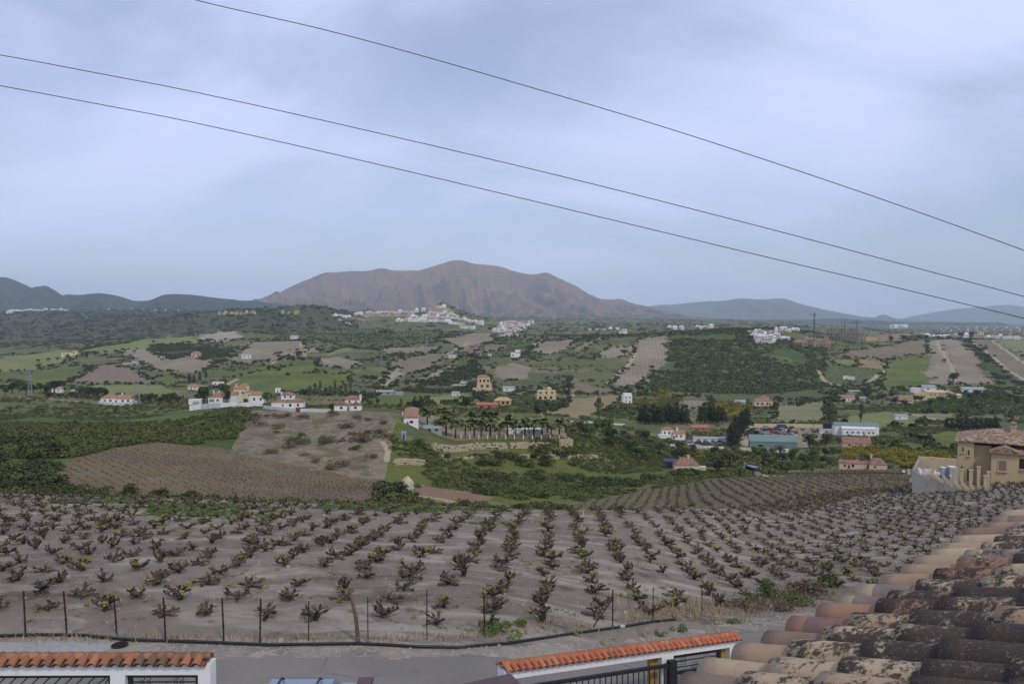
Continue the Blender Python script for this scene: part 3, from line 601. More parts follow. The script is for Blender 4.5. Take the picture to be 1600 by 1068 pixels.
# ------------------------------------------------------------------ barrel tiles
def barrel_mat(name, stops, dark, mossy=True):
    q = NT(name, 0.92, 0.12); t = q.attr('tint'); ramp = q.N.new('ShaderNodeValToRGB'); q.L.new(t, ramp.inputs[0])
    el = ramp.color_ramp.elements
    while len(el) < len(stops): el.new(0.5)
    for e, (p, c) in zip(el, stops): e.position = p; e.color = (*c, 1)
    c = ramp.outputs[0]
    n = q.noise(9, 6, 0.75); c = q.mix(q.rng(n, 0.42, 0.7, 0, 0.5), c, q.mix(0.5, c, mul(dark, 1.6)))
    if mossy:
        band = q.math('MULTIPLY', q.attr('band'), q.rng(q.noise(5, 3), 0.35, 0.55, 0.5, 1.0)); c = q.mix(q.math('MULTIPLY', band, 0.72), c, srgb((98, 90, 92)))
        k = q.math('ADD', q.noise(13.0, 8, 0.74, q.stretch(0.4, 1, 1, R(48)), 0.3), q.math('MULTIPLY', q.attr('moss'), 0.5))
        k2 = q.math('ADD', k, q.math('MULTIPLY', q.math('SUBTRACT', q.noise(55, 4, 0.75), 0.5), 0.45))
        c = q.mix(q.rng(k2, 0.66, 0.76, 0, 0.93), c, dark)
        c = q.mix(q.rng(q.noise(120, 2), 0.62, 0.7, 0, 0.35), c, srgb((170, 160, 140)))
    q.bump(q.noise(60, 4, 0.7), 0.5, 0.004); return q.col(c)
ROOFTILE = barrel_mat('old_barrel_tiles', [(0.0, srgb((180, 162, 132))), (0.45, srgb((170, 148, 120))), (0.74, srgb((158, 132, 108))), (0.92, srgb((150, 112, 88))), (1.0, srgb((128, 112, 98)))], srgb((62, 55, 50)))
COPTILE = barrel_mat('old_coping_tiles', [(0.0, srgb((170, 114, 84))), (0.4, srgb((150, 100, 76))), (0.7, srgb((126, 94, 74))), (1.0, srgb((104, 88, 70)))], srgb((84, 62, 50)))
NEWTILE = barrel_mat('orange_coping_tiles', [(0.0, srgb((176, 106, 78))), (0.5, srgb((160, 94, 70))), (0.85, srgb((176, 124, 92))), (1.0, srgb((136, 88, 68)))], srgb((110, 72, 56)), False)
class Tiles:
    def __init__(s): s.V = []; s.F = []; s.at = {'tint': [], 'moss': [], 'band': []}
    def tile(s, p, ax, side, up, L, r0, r1, tint, moss=0.0, band=0.0, inv=False, seg=8, th=0.013, flat=1.0):
        """half pipe: p lower end on the axis, ax along, r0 lower radius, r1 upper radius"""
        n0 = len(s.V); steps = (0.0, 0.22, 0.45, 0.7, 1.0)
        for outer in (0, 1):
            for t in steps:
                r = (r0 + (r1 - r0) * t) - (th if outer else 0)
                for k in range(seg + 1):
                    a = math.pi * k / seg; v = side * (-math.cos(a) * r) + up * (math.sin(a) * r * flat * (-1 if inv else 1))
                    s.V.append(tuple(p + ax * (L * t) + v))
        m = seg + 1; ns = len(steps); o2 = ns * m
        def add(f, t):
            s.F.append(f); s.at['tint'].append(tint); s.at['moss'].append(moss); s.at['band'].append(band if 0 < t < 3 else 0.0)
        for i in range(ns - 1):
            for k in range(seg):
                a = n0 + i * m + k; add((a, a + 1, a + m + 1, a + m), i)
                b = a + o2; add((b, b + m, b + m + 1, b + 1), i)
        for k in range(seg):
            a = n0 + k; add((a, a + o2, a + o2 + 1, a + 1), 0)
            a = n0 + (ns - 1) * m + k; add((a, a + 1, a + o2 + 1, a + o2), 3)
        for i in range(ns - 1):
            a = n0 + i * m; add((a, a + m, a + m + o2, a + o2), i)
            a = n0 + i * m + seg; add((a, a + o2, a + m + o2, a + m), i)
    def build(s, name, mat, parent):
        me = npmesh(name, s.V, s.F, mat)
        for k, v in s.at.items():
            A = me.attributes.new(k, 'FLOAT', 'FACE'); A.data.foreach_set('value', np.asarray(v, np.float32))
        return link(name, me, parent)
def near_roof():
    root = tag(empty('tiled_roof', (0, 0, 0)), 'old barrel tiled roof with dark lichen filling the lower right corner', 'roof')
    rr = random.Random(5); d = Vector((0.747, 0.665, 0.010)).normalized(); ph = R(17.3)
    h = Vector((d.y, -d.x, 0)); ax = (h * math.cos(ph) + Vector((0, 0, math.sin(ph)))).normalized(); up = d.cross(ax) * -1
    if up.z < 0: up = -up
    P0 = Vector((0.53, 3.04, -1.545)); T = Tiles(); C = Tiles(); pitch = 0.2275; nt = 10
    for i in range(-7, 28):
        wob = rr.uniform(-0.03, 0.03); dz = rr.uniform(-0.008, 0.010)
        for j in range(nt):
            p = P0 + d * (pitch * i + rr.uniform(-0.006, 0.006)) + ax * (0.305 * j + wob + rr.uniform(-0.018, 0.018)) + up * (0.012 + dz + 0.010 * (j > 0))
            a2 = (ax + d * rr.uniform(-0.022, 0.022) + up * rr.uniform(-0.035, -0.012)).normalized()
            ms = 0.0 if j == 0 else min(0.33 + 0.14 * j, 0.68) * rr.choice((0.6, 0.9, 1.0, 1.05)) + rr.uniform(-0.05, 0.1)
            if j == 0: ms = rr.choice((-0.1, 0.0, 0.02, 0.12))
            T.tile(p, a2, d, up, 0.42, 0.090 + rr.uniform(-0.004, 0.005), 0.070, rr.random() ** 1.2, ms, 1.0 if rr.random() < 0.28 else 0.0, seg=10)
            q = P0 + d * (pitch * (i + 0.5)) + ax * (0.305 * j + 0.05) + up * 0.015
            C.tile(q, ax, d, up, 0.42, 0.084, 0.09, rr.random(), 0.4, 0, inv=True, seg=6, flat=0.7)
    T.build('cover_tiles', ROOFTILE, root); C.build('channel_tiles', ROOFTILE, root)
    L = pitch * 35; o = P0 - d * (pitch * 7.5)
    K = Tiles()
    for k in range(26):
        K.tile(o + d * (0.31 * k) + ax * 3.12 + up * 0.08, d, h, Vector((0, 0, 1)), 0.40, 0.10, 0.09, rr.random(), 0.3, 0)
    K.build('ridge_tiles', ROOFTILE, root)
    b = MB()
    def slab(a0, a1, u0, u1):
        p = [o + ax * a0, o + d * L + ax * a0, o + d * L + ax * a1, o + ax * a1]
        for u in (u0, u1): b.poly([q + up * u for q in (p if u == u1 else p[::-1])])
        for k in range(4): b.poly([p[k] + up * u0, p[(k + 1) % 4] + up * u0, p[(k + 1) % 4] + up * u1, p[k] + up * u1])
    slab(0.10, 3.1, -0.14, -0.085); b.build('roof_deck', CONC, root)
    b = MB(); h0 = o + ax * 0.4; e = o + ax * 3.1
    lo = [Vector((q.x, q.y, -8.7)) for q in (h0, h0 + d * L)]
    b.poly([lo[0], lo[1], h0 + d * L - up * 0.11, h0 - up * 0.11])
    b.poly([Vector((e.x, e.y, -8.7)), lo[0], h0 - up * 0.11, e - up * 0.11])
    e2 = e + d * L; b.poly([lo[1], Vector((e2.x, e2.y, -8.7)), e2 - up * 0.11, h0 + d * L - up * 0.11])
    b.poly([Vector((e2.x, e2.y, -8.7)), Vector((e.x, e.y, -8.7)), e - up * 0.11, e2 - up * 0.11])
    b.build('house_wall', WHITE, root)
near_roof()
# ------------------------------------------------------------------ street walls with tiled coping and iron gates
class Slant:
    """frame along a wall: t metres along, y metres through it, h metres above its coping line"""
    def __init__(s, A, B):
        s.A = Vector(A); v = Vector(B) - s.A; s.L = math.hypot(v.x, v.y); s.d = Vector((v.x / s.L, v.y / s.L, 0)); s.sl = v.z / s.L; s.n = Vector((-s.d.y, s.d.x, 0))
    def P(s, t, y, h, absz=None):
        p = s.A + s.d * t + s.n * y; p.z = (s.A.z + s.sl * t + h) if absz is None else absz; return p
    def t_at(s, x, ypic):
        """metres along the wall seen at picture column x"""
        u = p2us(x, ypic)[0]; return (u * s.A.y - s.A.x) / (s.d.x - u * s.d.y)
    def box(s, b, t0, t1, y0, y1, h0, h1, m=0, z0=None):
        c = [s.P(t, y, h0, z0) for t, y in ((t0, y0), (t1, y0), (t1, y1), (t0, y1))] + [s.P(t, y, h1) for t, y in ((t0, y0), (t1, y0), (t1, y1), (t0, y1))]
        n = len(b.V); b.V += [tuple(q) for q in c]
        for f in ((3, 2, 1, 0), (4, 5, 6, 7), (0, 1, 5, 4), (1, 2, 6, 5), (2, 3, 7, 6), (3, 0, 4, 7)): b.F.append(tuple(n + i for i in f)); b.M.append(m)
    def coping(s, parent, t0, t1, pitch, mat, Lt, w, rr, r):
        T = Tiles(); t = t0 + pitch / 2
        dirs = Vector((s.d.x, s.d.y, s.sl)).normalized()
        while t < t1 - pitch * 0.3:
            for sg in (-1, 1):
                lo = s.P(t, sg * (w / 2 + 0.10) + 0.0, 0.03 + rr.uniform(-.004, .006)); hi = s.P(t, 0.0, 0.03 + 0.42 * (w / 2 + 0.10))
                a = (hi - lo).normalized(); a = (a + dirs * rr.uniform(-0.03, 0.03)).normalized()
                upv = a.cross(dirs); upv = upv if upv.z > 0 else -upv
                T.tile(lo, a, dirs, upv, Lt, r, r * 0.86, rr.random(), 0.25 * rr.random(), 0, seg=8)
                lo2 = s.P(t + pitch / 2, sg * (w / 2 + 0.08), 0.045)
                T.tile(lo2, a, dirs, upv, Lt, r * 0.8, r * 0.8, rr.random(), 0.5, 0, inv=True, seg=5, flat=0.5)
            t += pitch
        T.build('tile_row', mat, parent)
        T = Tiles(); t = t0; k = 0
        while t < t1 - 0.05:
            L = min(0.40, t1 - t); T.tile(s.P(t, 0, 0.42 * (w / 2 + 0.10) + 0.005 + rr.uniform(-.004, .006)), dirs, s.n, Vector((0, 0, 1)), L, r * 1.12, r * 1.02, rr.random(), 0.2 * rr.random(), 0)
            t += 0.33
        T.build('ridge_row', mat, parent)
def clover(b, s, t, y, h, r=0.055):
    for q in ((-1, -1), (1, -1), (1, 1), (-1, 1)):
        c = (t + q[0] * r * 1.05, h + q[1] * r * 1.05)
        b.tube([s.P(c[0] + r * 0.72 * math.cos(k * math.pi / 4), y, c[1] + r * 0.72 * math.sin(k * math.pi / 4)) for k in range(9)], 0.007, 5, cap=False)
def gate(s, name, label, t0, t1, y, htop, z0, style):
    root = tag(empty(name, s.P((t0 + t1) / 2, y, 0, z0)), label, 'gate'); inv = root.location
    def loc(b, nm):
        b.V = [tuple(Vector(v) - inv) for v in b.V]; return b.build(nm, IRON, root)
    f = MB(); w = 0.035
    s.box(f, t0, t1, y - w, y + w, htop - 2 * w, htop)
    s.box(f, t0, t0 + 2 * w, y - w, y + w, -1, htop - 2 * w, 0, z0); s.box(f, t1 - 2 * w, t1, y - w, y + w, -1, htop - 2 * w, 0, z0)
    hb = htop - 2.0 if style == 'bars' else htop - 0.46
    s.box(f, t0 + 2 * w, t1 - 2 * w, y - w, y + w, hb, hb + 2 * w); loc(f, 'gate_frame')
    b = MB(); L = t1 - t0 - 4 * w
    if style == 'bars':
        n = max(3, int(L / 0.155))
        for k in range(1, n): s.box(b, t0 + 2 * w + L * k / n - 0.009, t0 + 2 * w + L * k / n + 0.009, y - 0.009, y + 0.009, hb + 2 * w, htop - 2 * w)
        loc(b, 'bars')
    elif style == 'slash':
        n = int(L / 0.21)
        for k in range(n):
            a = t0 + 2 * w + L * (k + 0.15) / n; b.tube([s.P(a, y, hb + 2 * w), s.P(min(a + 0.34, t1 - 2 * w), y, htop - 2 * w)], 0.013, 5)
        loc(b, 'bars'); o = MB()
        c = t0 + L * 0.43; hm = htop - 0.22
        for dx, dh in ((-0.16, -0.05), (-0.05, 0.07), (0.04, 0.07), (0.14, 0.03)):
            o.tube([s.P(c + dx, y - 0.02, hm + dh - 0.07), s.P(c + dx + 0.05, y - 0.02, hm + dh + 0.04), s.P(c + dx + 0.12, y - 0.02, hm + dh - 0.02)], 0.017, 5)
        o.tube([s.P(c - 0.25, y - 0.02, hm - 0.06), s.P(c + 0.3, y - 0.02, hm - 0.02)], 0.014, 5); loc(o, 'ornament')
    if style in ('slash', 'clover'):
        b2 = MB(); n = int(L / 0.13)
        for k in range(1, n): s.box(b2, t0 + 2 * w + L * k / n - 0.008, t0 + 2 * w + L * k / n + 0.008, y - 0.008, y + 0.008, -1, hb, 0, z0)
        loc(b2, 'lower_bars')
    if style == 'clover':
        for hh in (htop - 0.17, htop - 0.31): s.box(b, t0 + 2 * w, t1 - 2 * w, y - 0.010, y + 0.010, hh - 0.012, hh + 0.012)
        loc(b, 'cross_bars'); o = MB()
        for q, hh in ((0.26, 0.165), (0.78, 0.165), (0.52, 0.33)): o = MB(); clover(o, s, t0 + L * q, y, htop - hh); loc(o, 'ornament')
    return root
def street_walls():
    rr = random.Random(11)
    # left wall: two gates under one lintel
    zt = at(160, 1044, 15.25).z; s = Slant((-13.5, 15.4, zt + 0.02), (at(333, 1040, 15.4).x, 15.4, zt + 0.05)); Lw = s.L
    root = tag(empty('street_wall', (0, 0, 0)), 'white gateway wall with weathered tiled coping at the lower left corner', 'wall')
    t = lambda x: s.t_at(x, 1050)
    b = MB(); s.box(b, 0, Lw, -0.15, 0.15, -0.17, 0.03)
    for a, c in ((0, 0.4), (t(178), t(201)), (t(314), Lw)): s.box(b, a, c, -0.15, 0.15, -1, -0.17, 0, -8.75)
    b.build('masonry', WHITE, root); s.coping(root, 0.02, Lw - 0.02, 0.222, COPTILE, 0.31, 0.30, rr, 0.092)
    gate(s, 'iron_gate', 'black iron gate with slanted bars and small ornament under the left coping', 0.42, t(177), -0.02, -0.19, -8.55, 'slash')
    gate(s, 'iron_gate', 'black iron gate with clover ornaments beside the left wall end', t(202), t(313), -0.02, -0.19, -8.55, 'clover')
    # right wall: wide gate and small gate
    A = at(783, 1047, 15.9); B = at(1150, 997, 19.6); s = Slant(A, B); Lw = s.L
    root = tag(empty('street_wall', (0, 0, 0)), 'white gateway wall with bright orange coping, rising beside the tiled roof', 'wall')
    t = lambda x, y=1030: s.t_at(x, y)
    b = MB(); s.box(b, 0, Lw, -0.13, 0.13, -0.14, 0.03)
    for a, c in ((0, t(800)), (t(1028), t(1046)), (t(1134), Lw)): s.box(b, a, c, -0.13, 0.13, -1, -0.14, 0, -10.6)
    b.build('masonry', WHITE, root); s.coping(root, 0.0, Lw, 0.166, NEWTILE, 0.27, 0.26, rr, 0.072)
    jb = MB(); s.box(jb, t(1017), t(1028) - 0.002, 0.02, 0.12, -1, -0.143, 0, -10.6); jb.build('jamb', plain('mustard_paint', srgb((168, 136, 66)), 0.7), root)
    jb = MB(); s.box(jb, t(1124), t(1134) - 0.002, 0.02, 0.12, -1, -0.143, 0, -10.6); jb.build('jamb', bpy.data.materials['mustard_paint'], root)
    g = gate(s, 'sliding_gate', 'wide black barred gate in front of the orange coped wall', t(806), t(1036), -0.30, -0.23, -9.9, 'bars')
    pb = MB(); s.box(pb, t(1030), t(1041), -0.36, -0.24, -1, -0.16, 0, -10.4); pb.V = [tuple(Vector(v) - g.location) for v in pb.V]; pb.build('gate_post', IRON, g)
    gate(s, 'iron_gate', 'narrow black iron garden gate between white pillars near the tiled roof', t(1047), t(1124), -0.02, -0.17, -10.3, 'clover')
street_walls()
# ------------------------------------------------------------------ yard things along the lower edge
def yard():
    # flat brown canopy
    c = at(797, 1051, 11.0); e1 = Vector((-0.894, -0.447, 0)); e2 = Vector((0.425, -0.905, 0))
    root = tag(empty('canopy', (c.x, c.y, -8.6)), 'flat dark brown canopy top cut by the lower picture edge', 'canopy')
    p = [Vector((0, 0, 0)), e1 * 2.4, e1 * 2.4 + e2 * 2.2, e2 * 2.2]; z = c.z + 8.6
    b = MB()
    for zz, fl in ((z, 0), (z - 0.07, 1)): b.poly([q + Vector((0, 0, zz)) for q in (p[::-1] if fl else p)])
    for k in range(4): b.poly([p[k] + Vector((0, 0, z - 0.07)), p[(k + 1) % 4] + Vector((0, 0, z - 0.07)), p[(k + 1) % 4] + Vector((0, 0, z)), p[k] + Vector((0, 0, z))])
    b.build('canopy_top', BROWNP, root)
    mid = (p[0] + p[2]) / 2
    for q in p:
        b = MB(); v = mid + (q - mid) * 0.88; b.box((v.x, v.y, 0), (0.08, 0.08, z - 0.07)); b.build('post', BROWNP, root)
    # brown post
    q = at(570, 1062, 13.6); root = tag(empty('gate_post', (q.x, q.y, -8.6)), 'brown square post top at the lower edge right of the car', 'post')
    b = MB(); b.box((0, 0, 0), (0.20, 0.20, q.z + 8.6 - 0.05)); b.build('shaft', BROWNP, root)
    b = MB(); b.box((0, 0, q.z + 8.6 - 0.05), (0.27, 0.27, 0.05), taper=0.9); b.build('post_cap', BROWNP, root)
    # parked car: only its roof shows
    silver = plain('silver_paint', srgb((138, 148, 158)), 0.3, 0.5, 0.3, 0.03); tyre = plain('tyre_rubber', srgb((34, 34, 36)), 0.9)
    q = at(474, 1058.5, 15.2); g = -8.6; h = q.z - g
    root = tag(empty('parked_car', (q.x, q.y - 0.3, g)), 'silver estate car with black roof rails in the gateway gap', 'car')
    prof = [(-2.1, 0.35), (-2.12, 0.75), (-2.0, 0.95), (-1.75, h - 0.12), (-1.4, h - 0.02), (-0.3, h), (0.35, h - 0.03), (1.15, 0.98), (1.95, 0.85), (2.1, 0.6), (2.08, 0.35)]
    b = MB(); n = len(prof)
    hw = lambda zz: 0.86 if zz < 1.0 else 0.86 - 0.27 * (zz - 0.98) / max(h - 0.98, 0.1)
    for y, zz in prof: b.V += [(-hw(zz), y, zz), (hw(zz), y, zz)]
    for k in range(n): k2 = (k + 1) % n; b.F.append((2 * k, 2 * k2, 2 * k2 + 1, 2 * k + 1)); b.M.append(0)
    b.F.append(tuple(2 * k for k in reversed(range(n)))); b.M.append(0); b.F.append(tuple(2 * k + 1 for k in range(n))); b.M.append(0)
    body = b.build('body', silver, root)
    def on(nm, pts, m): k = MB(); k.poly(pts); k.build(nm, m, root)
    on('windscreen', [(-0.58, 0.40, h - 0.045), (0.58, 0.40, h - 0.045), (0.76, 1.10, 1.03), (-0.76, 1.10, 1.03)], GLASS)
    on('rear_window', [(0.60, -1.79, h - 0.16), (-0.60, -1.79, h - 0.16), (-0.76, -2.01, 1.0), (0.76, -2.01, 1.0)], GLASS)
    for sg in (-1, 1):
        on('side_window', [(sg * 0.872, -1.7, 1.02), (sg * 0.872, 0.9, 1.02), (sg * 0.64, 0.25, h - 0.10), (sg * 0.64, -1.5, h - 0.10)][::sg], GLASS)
        r = MB(); r.tube([(sg * 0.36, -1.35, h + 0.01), (sg * 0.36, -1.2, h + 0.075), (sg * 0.36, 0.12, h + 0.085), (sg * 0.36, 0.26, h + 0.0)], 0.022, 6); r.build('roof_rail', IRON, root)
        for yy in (-1.3, 1.3):
            wv = MB(); wv.tube([(sg * 0.70, yy, 0.31), (sg * 0.90, yy, 0.31)], 0.31, 18); wh = wv.build('wheel', tyre, root)
            wv = MB(); wv.tube([(sg * 0.895, yy, 0.31), (sg * 0.908, yy, 0.31)], 0.19, 12); wv.build('rim', silver, wh)
    # pipe along the verge
    pts = [(-60,996),(0,995),(60,993),(130,994),(200,1001),(300,1004),(420,1009),(560,1007),(650,1012),(720,1013),(790,1007),(850,998),(930,986),(975,980),(1020,972),(1062,968)]
    P = [ray(x, y, 17, 45) + Vector((0, 0, 0.05)) for x, y in pts]
    PP = []
    for a, c in zip(P[:-1], P[1:]):
        for k in range(6):
            v = a.lerp(c, k / 6); PP.append(Vector((v.x, v.y, max(v.z, H(v.x, v.y) + 0.045))))
    b = MB(); b.tube(PP, 0.042, 8); pipe = b.build('water_pipe', BLACKP, smooth=True); tag(pipe, 'long black plastic pipe lying along the street verge', 'pipe')
    k = MB(); i = int(len(PP) * 12.9 / 15); k.tube([PP[i], PP[i + 1]], 0.058, 10); k.build('coupling', plain('pale_plastic', srgb((170, 172, 176)), 0.5), pipe)
    # round drain cover
    v = ray(187, 1008, 17, 40); root = tag(empty('drain_cover', v), 'small dark round drain cover beside the pale concrete strip', 'drain cover')
    b = MB(); b.tube([(0, 0, -0.02), (0, 0, 0.035)], 0.21, 20); b.build('rim', IRON, root)
    b = MB()
    for a in range(-3, 4): b.box((a * 0.05, 0, 0.037), (0.02, 2 * math.sqrt(0.18 ** 2 - (a * 0.05) ** 2), 0.015))
    b.build('grille', RUST, root)
yard()
# ------------------------------------------------------------------ fence posts between the street and the vines
def posts():
    L = [(40,923,992),(105,923,990),(183,929,994),(259,933,1000),(350,933,1001),(406,934,1004),(482,938,1000),(575,932,1003),(667,921,998),(757,929,990),(957,920,978),(1020,917,970),(1097,912,960),(1192,912,945),(1286,880,902)]
    lab = ['rusty fence post farthest left, above the pale concrete strip', 'rusty fence post second from the left edge', 'leaning rusty fence post beside the drain cover', 'rusty fence post above the left gates',
           'rusty fence post just right of the left wall end', 'upright rusty fence post above the parked car', 'thin rusty fence post left of the leaning wooden stake', 'thin rusty fence post right of the leaning wooden stake',
           'thin rusty fence post midway along the street', 'rusty fence post beside the green weed clump', 'rusty fence post with a slanting brace', 'thin rusty fence post in the dry grass right of the braced post',
           'thin rusty fence post above the orange coped wall', 'thin rusty fence post among the bushes by the roof', 'short rusty fence post above the roof tiles']
    rr = random.Random(3)
    for (x, yt, yb), lb in zip(L, lab):
        p = ray(x, yb, 19, 60); hh = (yb - yt) / F * p.y * 1.02; thin = 'thin' in lb
        root = tag(empty('fence_post', p), lb, 'post', 'rusty fence posts along the vineyard edge')
        lean = Vector((rr.uniform(-0.05, 0.03) * hh - (0.06 if x in (183, 105) else 0), rr.uniform(-0.03, 0.03), hh))
        b = MB(); r = 0.014 if thin else 0.022
        b.tube([(0, 0, -0.15), (lean.x * 0.5, lean.y * 0.5, hh * 0.5), tuple(lean)], r, 6); 
        if x == 957:
            b.build('shaft', RUST, root); q = ray(927, 979, 19, 60) - p; k = MB(); k.tube([tuple(q), (lean.x * 0.78, lean.y * 0.78, hh * 0.76)], 0.018, 6); k.build('brace', RUST, root)
        else:
            b.build('shaft', RUST, root)
            k = MB()
            for zz in (0.35, 0.62, 0.9): k.tube([(lean.x * zz, lean.y * zz, hh * zz - 0.008), (lean.x * zz, lean.y * zz, hh * zz + 0.008)], r * 1.7, 6)
            k.build('wire_ties', RUST, root)
    p = ray(561, 1003, 19, 40); s = p.y / F; b = MB()
    b.tube([(0, 0, -0.2), (-5 * s, 0.02, 40 * s), (-15 * s, 0.06, 82 * s)], [0.055, 0.052, 0.042], 8); o = b.build('wooden_stake', OLDWOOD, None, p); tag(o, 'thick leaning grey wooden stake in the fence line', 'stake')
    p = ray(911, 810, 40, 90); b = MB(); b.tube([(0, 0, -0.1), (0, 0, 13 * p.y / F)], 0.035, 6); o = b.build('marker_post', plain('pale_paint', srgb((196, 190, 176)), 0.7), None, p)
    tag(o, 'small pale marker post at the far edge of the near vineyard', 'post')
posts()
# ------------------------------------------------------------------ overhead wires
def wires():
    L = [([(-120,-115),(305,0),(500,45),(640,82),(800,128),(1000,187),(1200,251),(1400,319),(1600,391),(1800,466)], 'topmost of the three overhead wires crossing the sky'),
         ([(-150,62),(0,86),(150,114),(300,143),(600,210),(900,281),(1200,357),(1400,410),(1600,463),(1800,517)], 'middle of the three overhead wires crossing the sky'),
         ([(-150,108),(0,134),(150,162),(300,191),(600,259),(900,330),(1200,402),(1400,449),(1600,497),(1800,546)], 'lowest of the three overhead wires crossing the sky')]
    for pl, lb in L:
        xs = np.array([p[0] for p in pl], float); ys = np.array([[p[1]] for p in pl], float); m = pchip_slopes(xs, ys)
        m[1:-1, 0] = (ys[2:, 0] - ys[:-2, 0]) / (xs[2:] - xs[:-2])
        q = np.linspace(xs[0], xs[-1], 90); j = np.clip(np.searchsorted(xs, q) - 1, 0, len(xs) - 2)
        yy = hermite(xs[j], xs[j + 1], ys[j, 0], ys[j + 1, 0], m[j, 0], m[j + 1, 0], q)
        P = [at(a, c, np.interp(a, [-150, 1800], [17, 25])) for a, c in zip(q, yy)]
        b = MB(); b.tube(P, [0.0095 * p.y / 19 for p in P], 6); tag(b.build('overhead_wire', BLACKP, smooth=True), lb, 'wire', 'overhead wires')
wires()
# ------------------------------------------------------------------ leaves
def leaf_mat(name, a, b, c, rnd=0.5, sc=1.2):
    q = NT(name, 0.85, 0.15); f = q.rng(q.noise(sc, 3, vec=q.world()), 0.35, 0.66)
    m = q.mix(f, a, b); m = q.mix(q.math('MULTIPLY', q.attr('tint'), 0.9), m, c)
    hs = q.N.new('ShaderNodeHueSaturation'); q.L.new(m, hs.inputs['Color']); q.L.new(q.rng(q.rnd(), 0, 1, 1 - rnd * 0.5, 1 + rnd * 0.5, False), hs.inputs['Value'])
    return q.col(hs.outputs[0])
LF = {'vine': leaf_mat('vine_shoots', srgb((116, 118, 56)), srgb((98, 104, 50)), srgb((138, 134, 72)), 0.4),
      'scrub': leaf_mat('scrub_leaves', srgb((58, 68, 36)), srgb((74, 83, 44)), srgb((98, 102, 58)), 0.4, 0.15),
      'dark': leaf_mat('dark_leaves', srgb((46, 55, 32)), srgb((58, 66, 38)), srgb((78, 84, 48)), 0.5, 0.5),
      'olive': leaf_mat('olive_leaves', srgb((86, 92, 66)), srgb((74, 82, 56)), srgb((108, 110, 80)), 0.4, 0.5),
      'green': leaf_mat('green_leaves', srgb((70, 94, 42)), srgb((58, 80, 38)), srgb((96, 112, 56)), 0.4, 0.6),
      'conifer': leaf_mat('conifer_needles', srgb((38, 46, 34)), srgb((46, 55, 40)), srgb((58, 66, 44)), 0.4, 0.5),
      'palm': leaf_mat('palm_fronds', srgb((98, 104, 64)), srgb((82, 90, 54)), srgb((128, 126, 80)), 0.4, 0.6),
      'citrus': leaf_mat('citrus_leaves', srgb((96, 104, 44)), srgb((128, 116, 42)), srgb((150, 128, 44)), 0.5, 0.35),
      'dry': leaf_mat('dry_stalks', srgb((150, 130, 96)), srgb((126, 108, 80)), srgb((176, 156, 118)), 0.3, 2),
      'brush': leaf_mat('brown_brush', srgb((98, 84, 66)), srgb((82, 78, 54)), srgb((112, 96, 74)), 0.4, 1.2),
      'wood': leaf_mat('woodland_leaves', srgb((50, 58, 36)), srgb((60, 68, 42)), srgb((80, 84, 52)), 0.3, 0.02)}
BARK = plain('bark', srgb((92, 78, 66)), 0.95, 0.05, 0, 0.2, 5)
VWOOD = plain('vine_wood', srgb((98, 88, 76)), 0.95, 0.05, 0, 0.25, 14)
def leaves(rng, n, lobes, size, up=0.35):
    """leaf faces over the outside of some ellipsoid lobes (cx,cy,cz,rx,ry,rz) -> V (4n,3), F (n,4), tint (n)"""
    lob = np.array(lobes, float); wt = lob[:, 3] * lob[:, 4] + lob[:, 4] * lob[:, 5]; k = rng.choice(len(lob), n, p=wt / wt.sum())
    d = rng.normal(size=(n, 3)); d /= np.linalg.norm(d, axis=1)[:, None]; d[:, 2] = np.where(d[:, 2] < -0.55, -d[:, 2], d[:, 2])
    r = rng.uniform(0.62, 1.06, n) ** 0.7
    c = lob[k, :3] + d * lob[k, 3:] * r[:, None]
    nn = d * 0.8 + rng.normal(size=(n, 3)) * 0.55; nn[:, 2] += up; nn /= np.linalg.norm(nn, axis=1)[:, None]
    a = np.cross(nn, rng.normal(size=(n, 3))); a /= np.linalg.norm(a, axis=1)[:, None]; b = np.cross(nn, a)
    s = size * rng.uniform(0.6, 1.3, n)[:, None]; e = rng.uniform(0.5, 1.0, n)[:, None]
    V = np.stack([c - a * s - b * s * e * 0.3, c + b * s * e - a * s * 0.2, c + a * s + b * s * e * 0.2, c - b * s * e + a * s * 0.2], 1).reshape(-1, 3)
    return V, np.arange(4 * n).reshape(-1, 4), rng.random(n) ** 2
def leafmesh(name, V, Fq, tint, mat):
    me = npmesh(name, V, Fq, mat, smooth=False); A = me.attributes.new('tint', 'FLOAT', 'FACE'); A.data.foreach_set('value', np.asarray(tint, np.float32)); return me
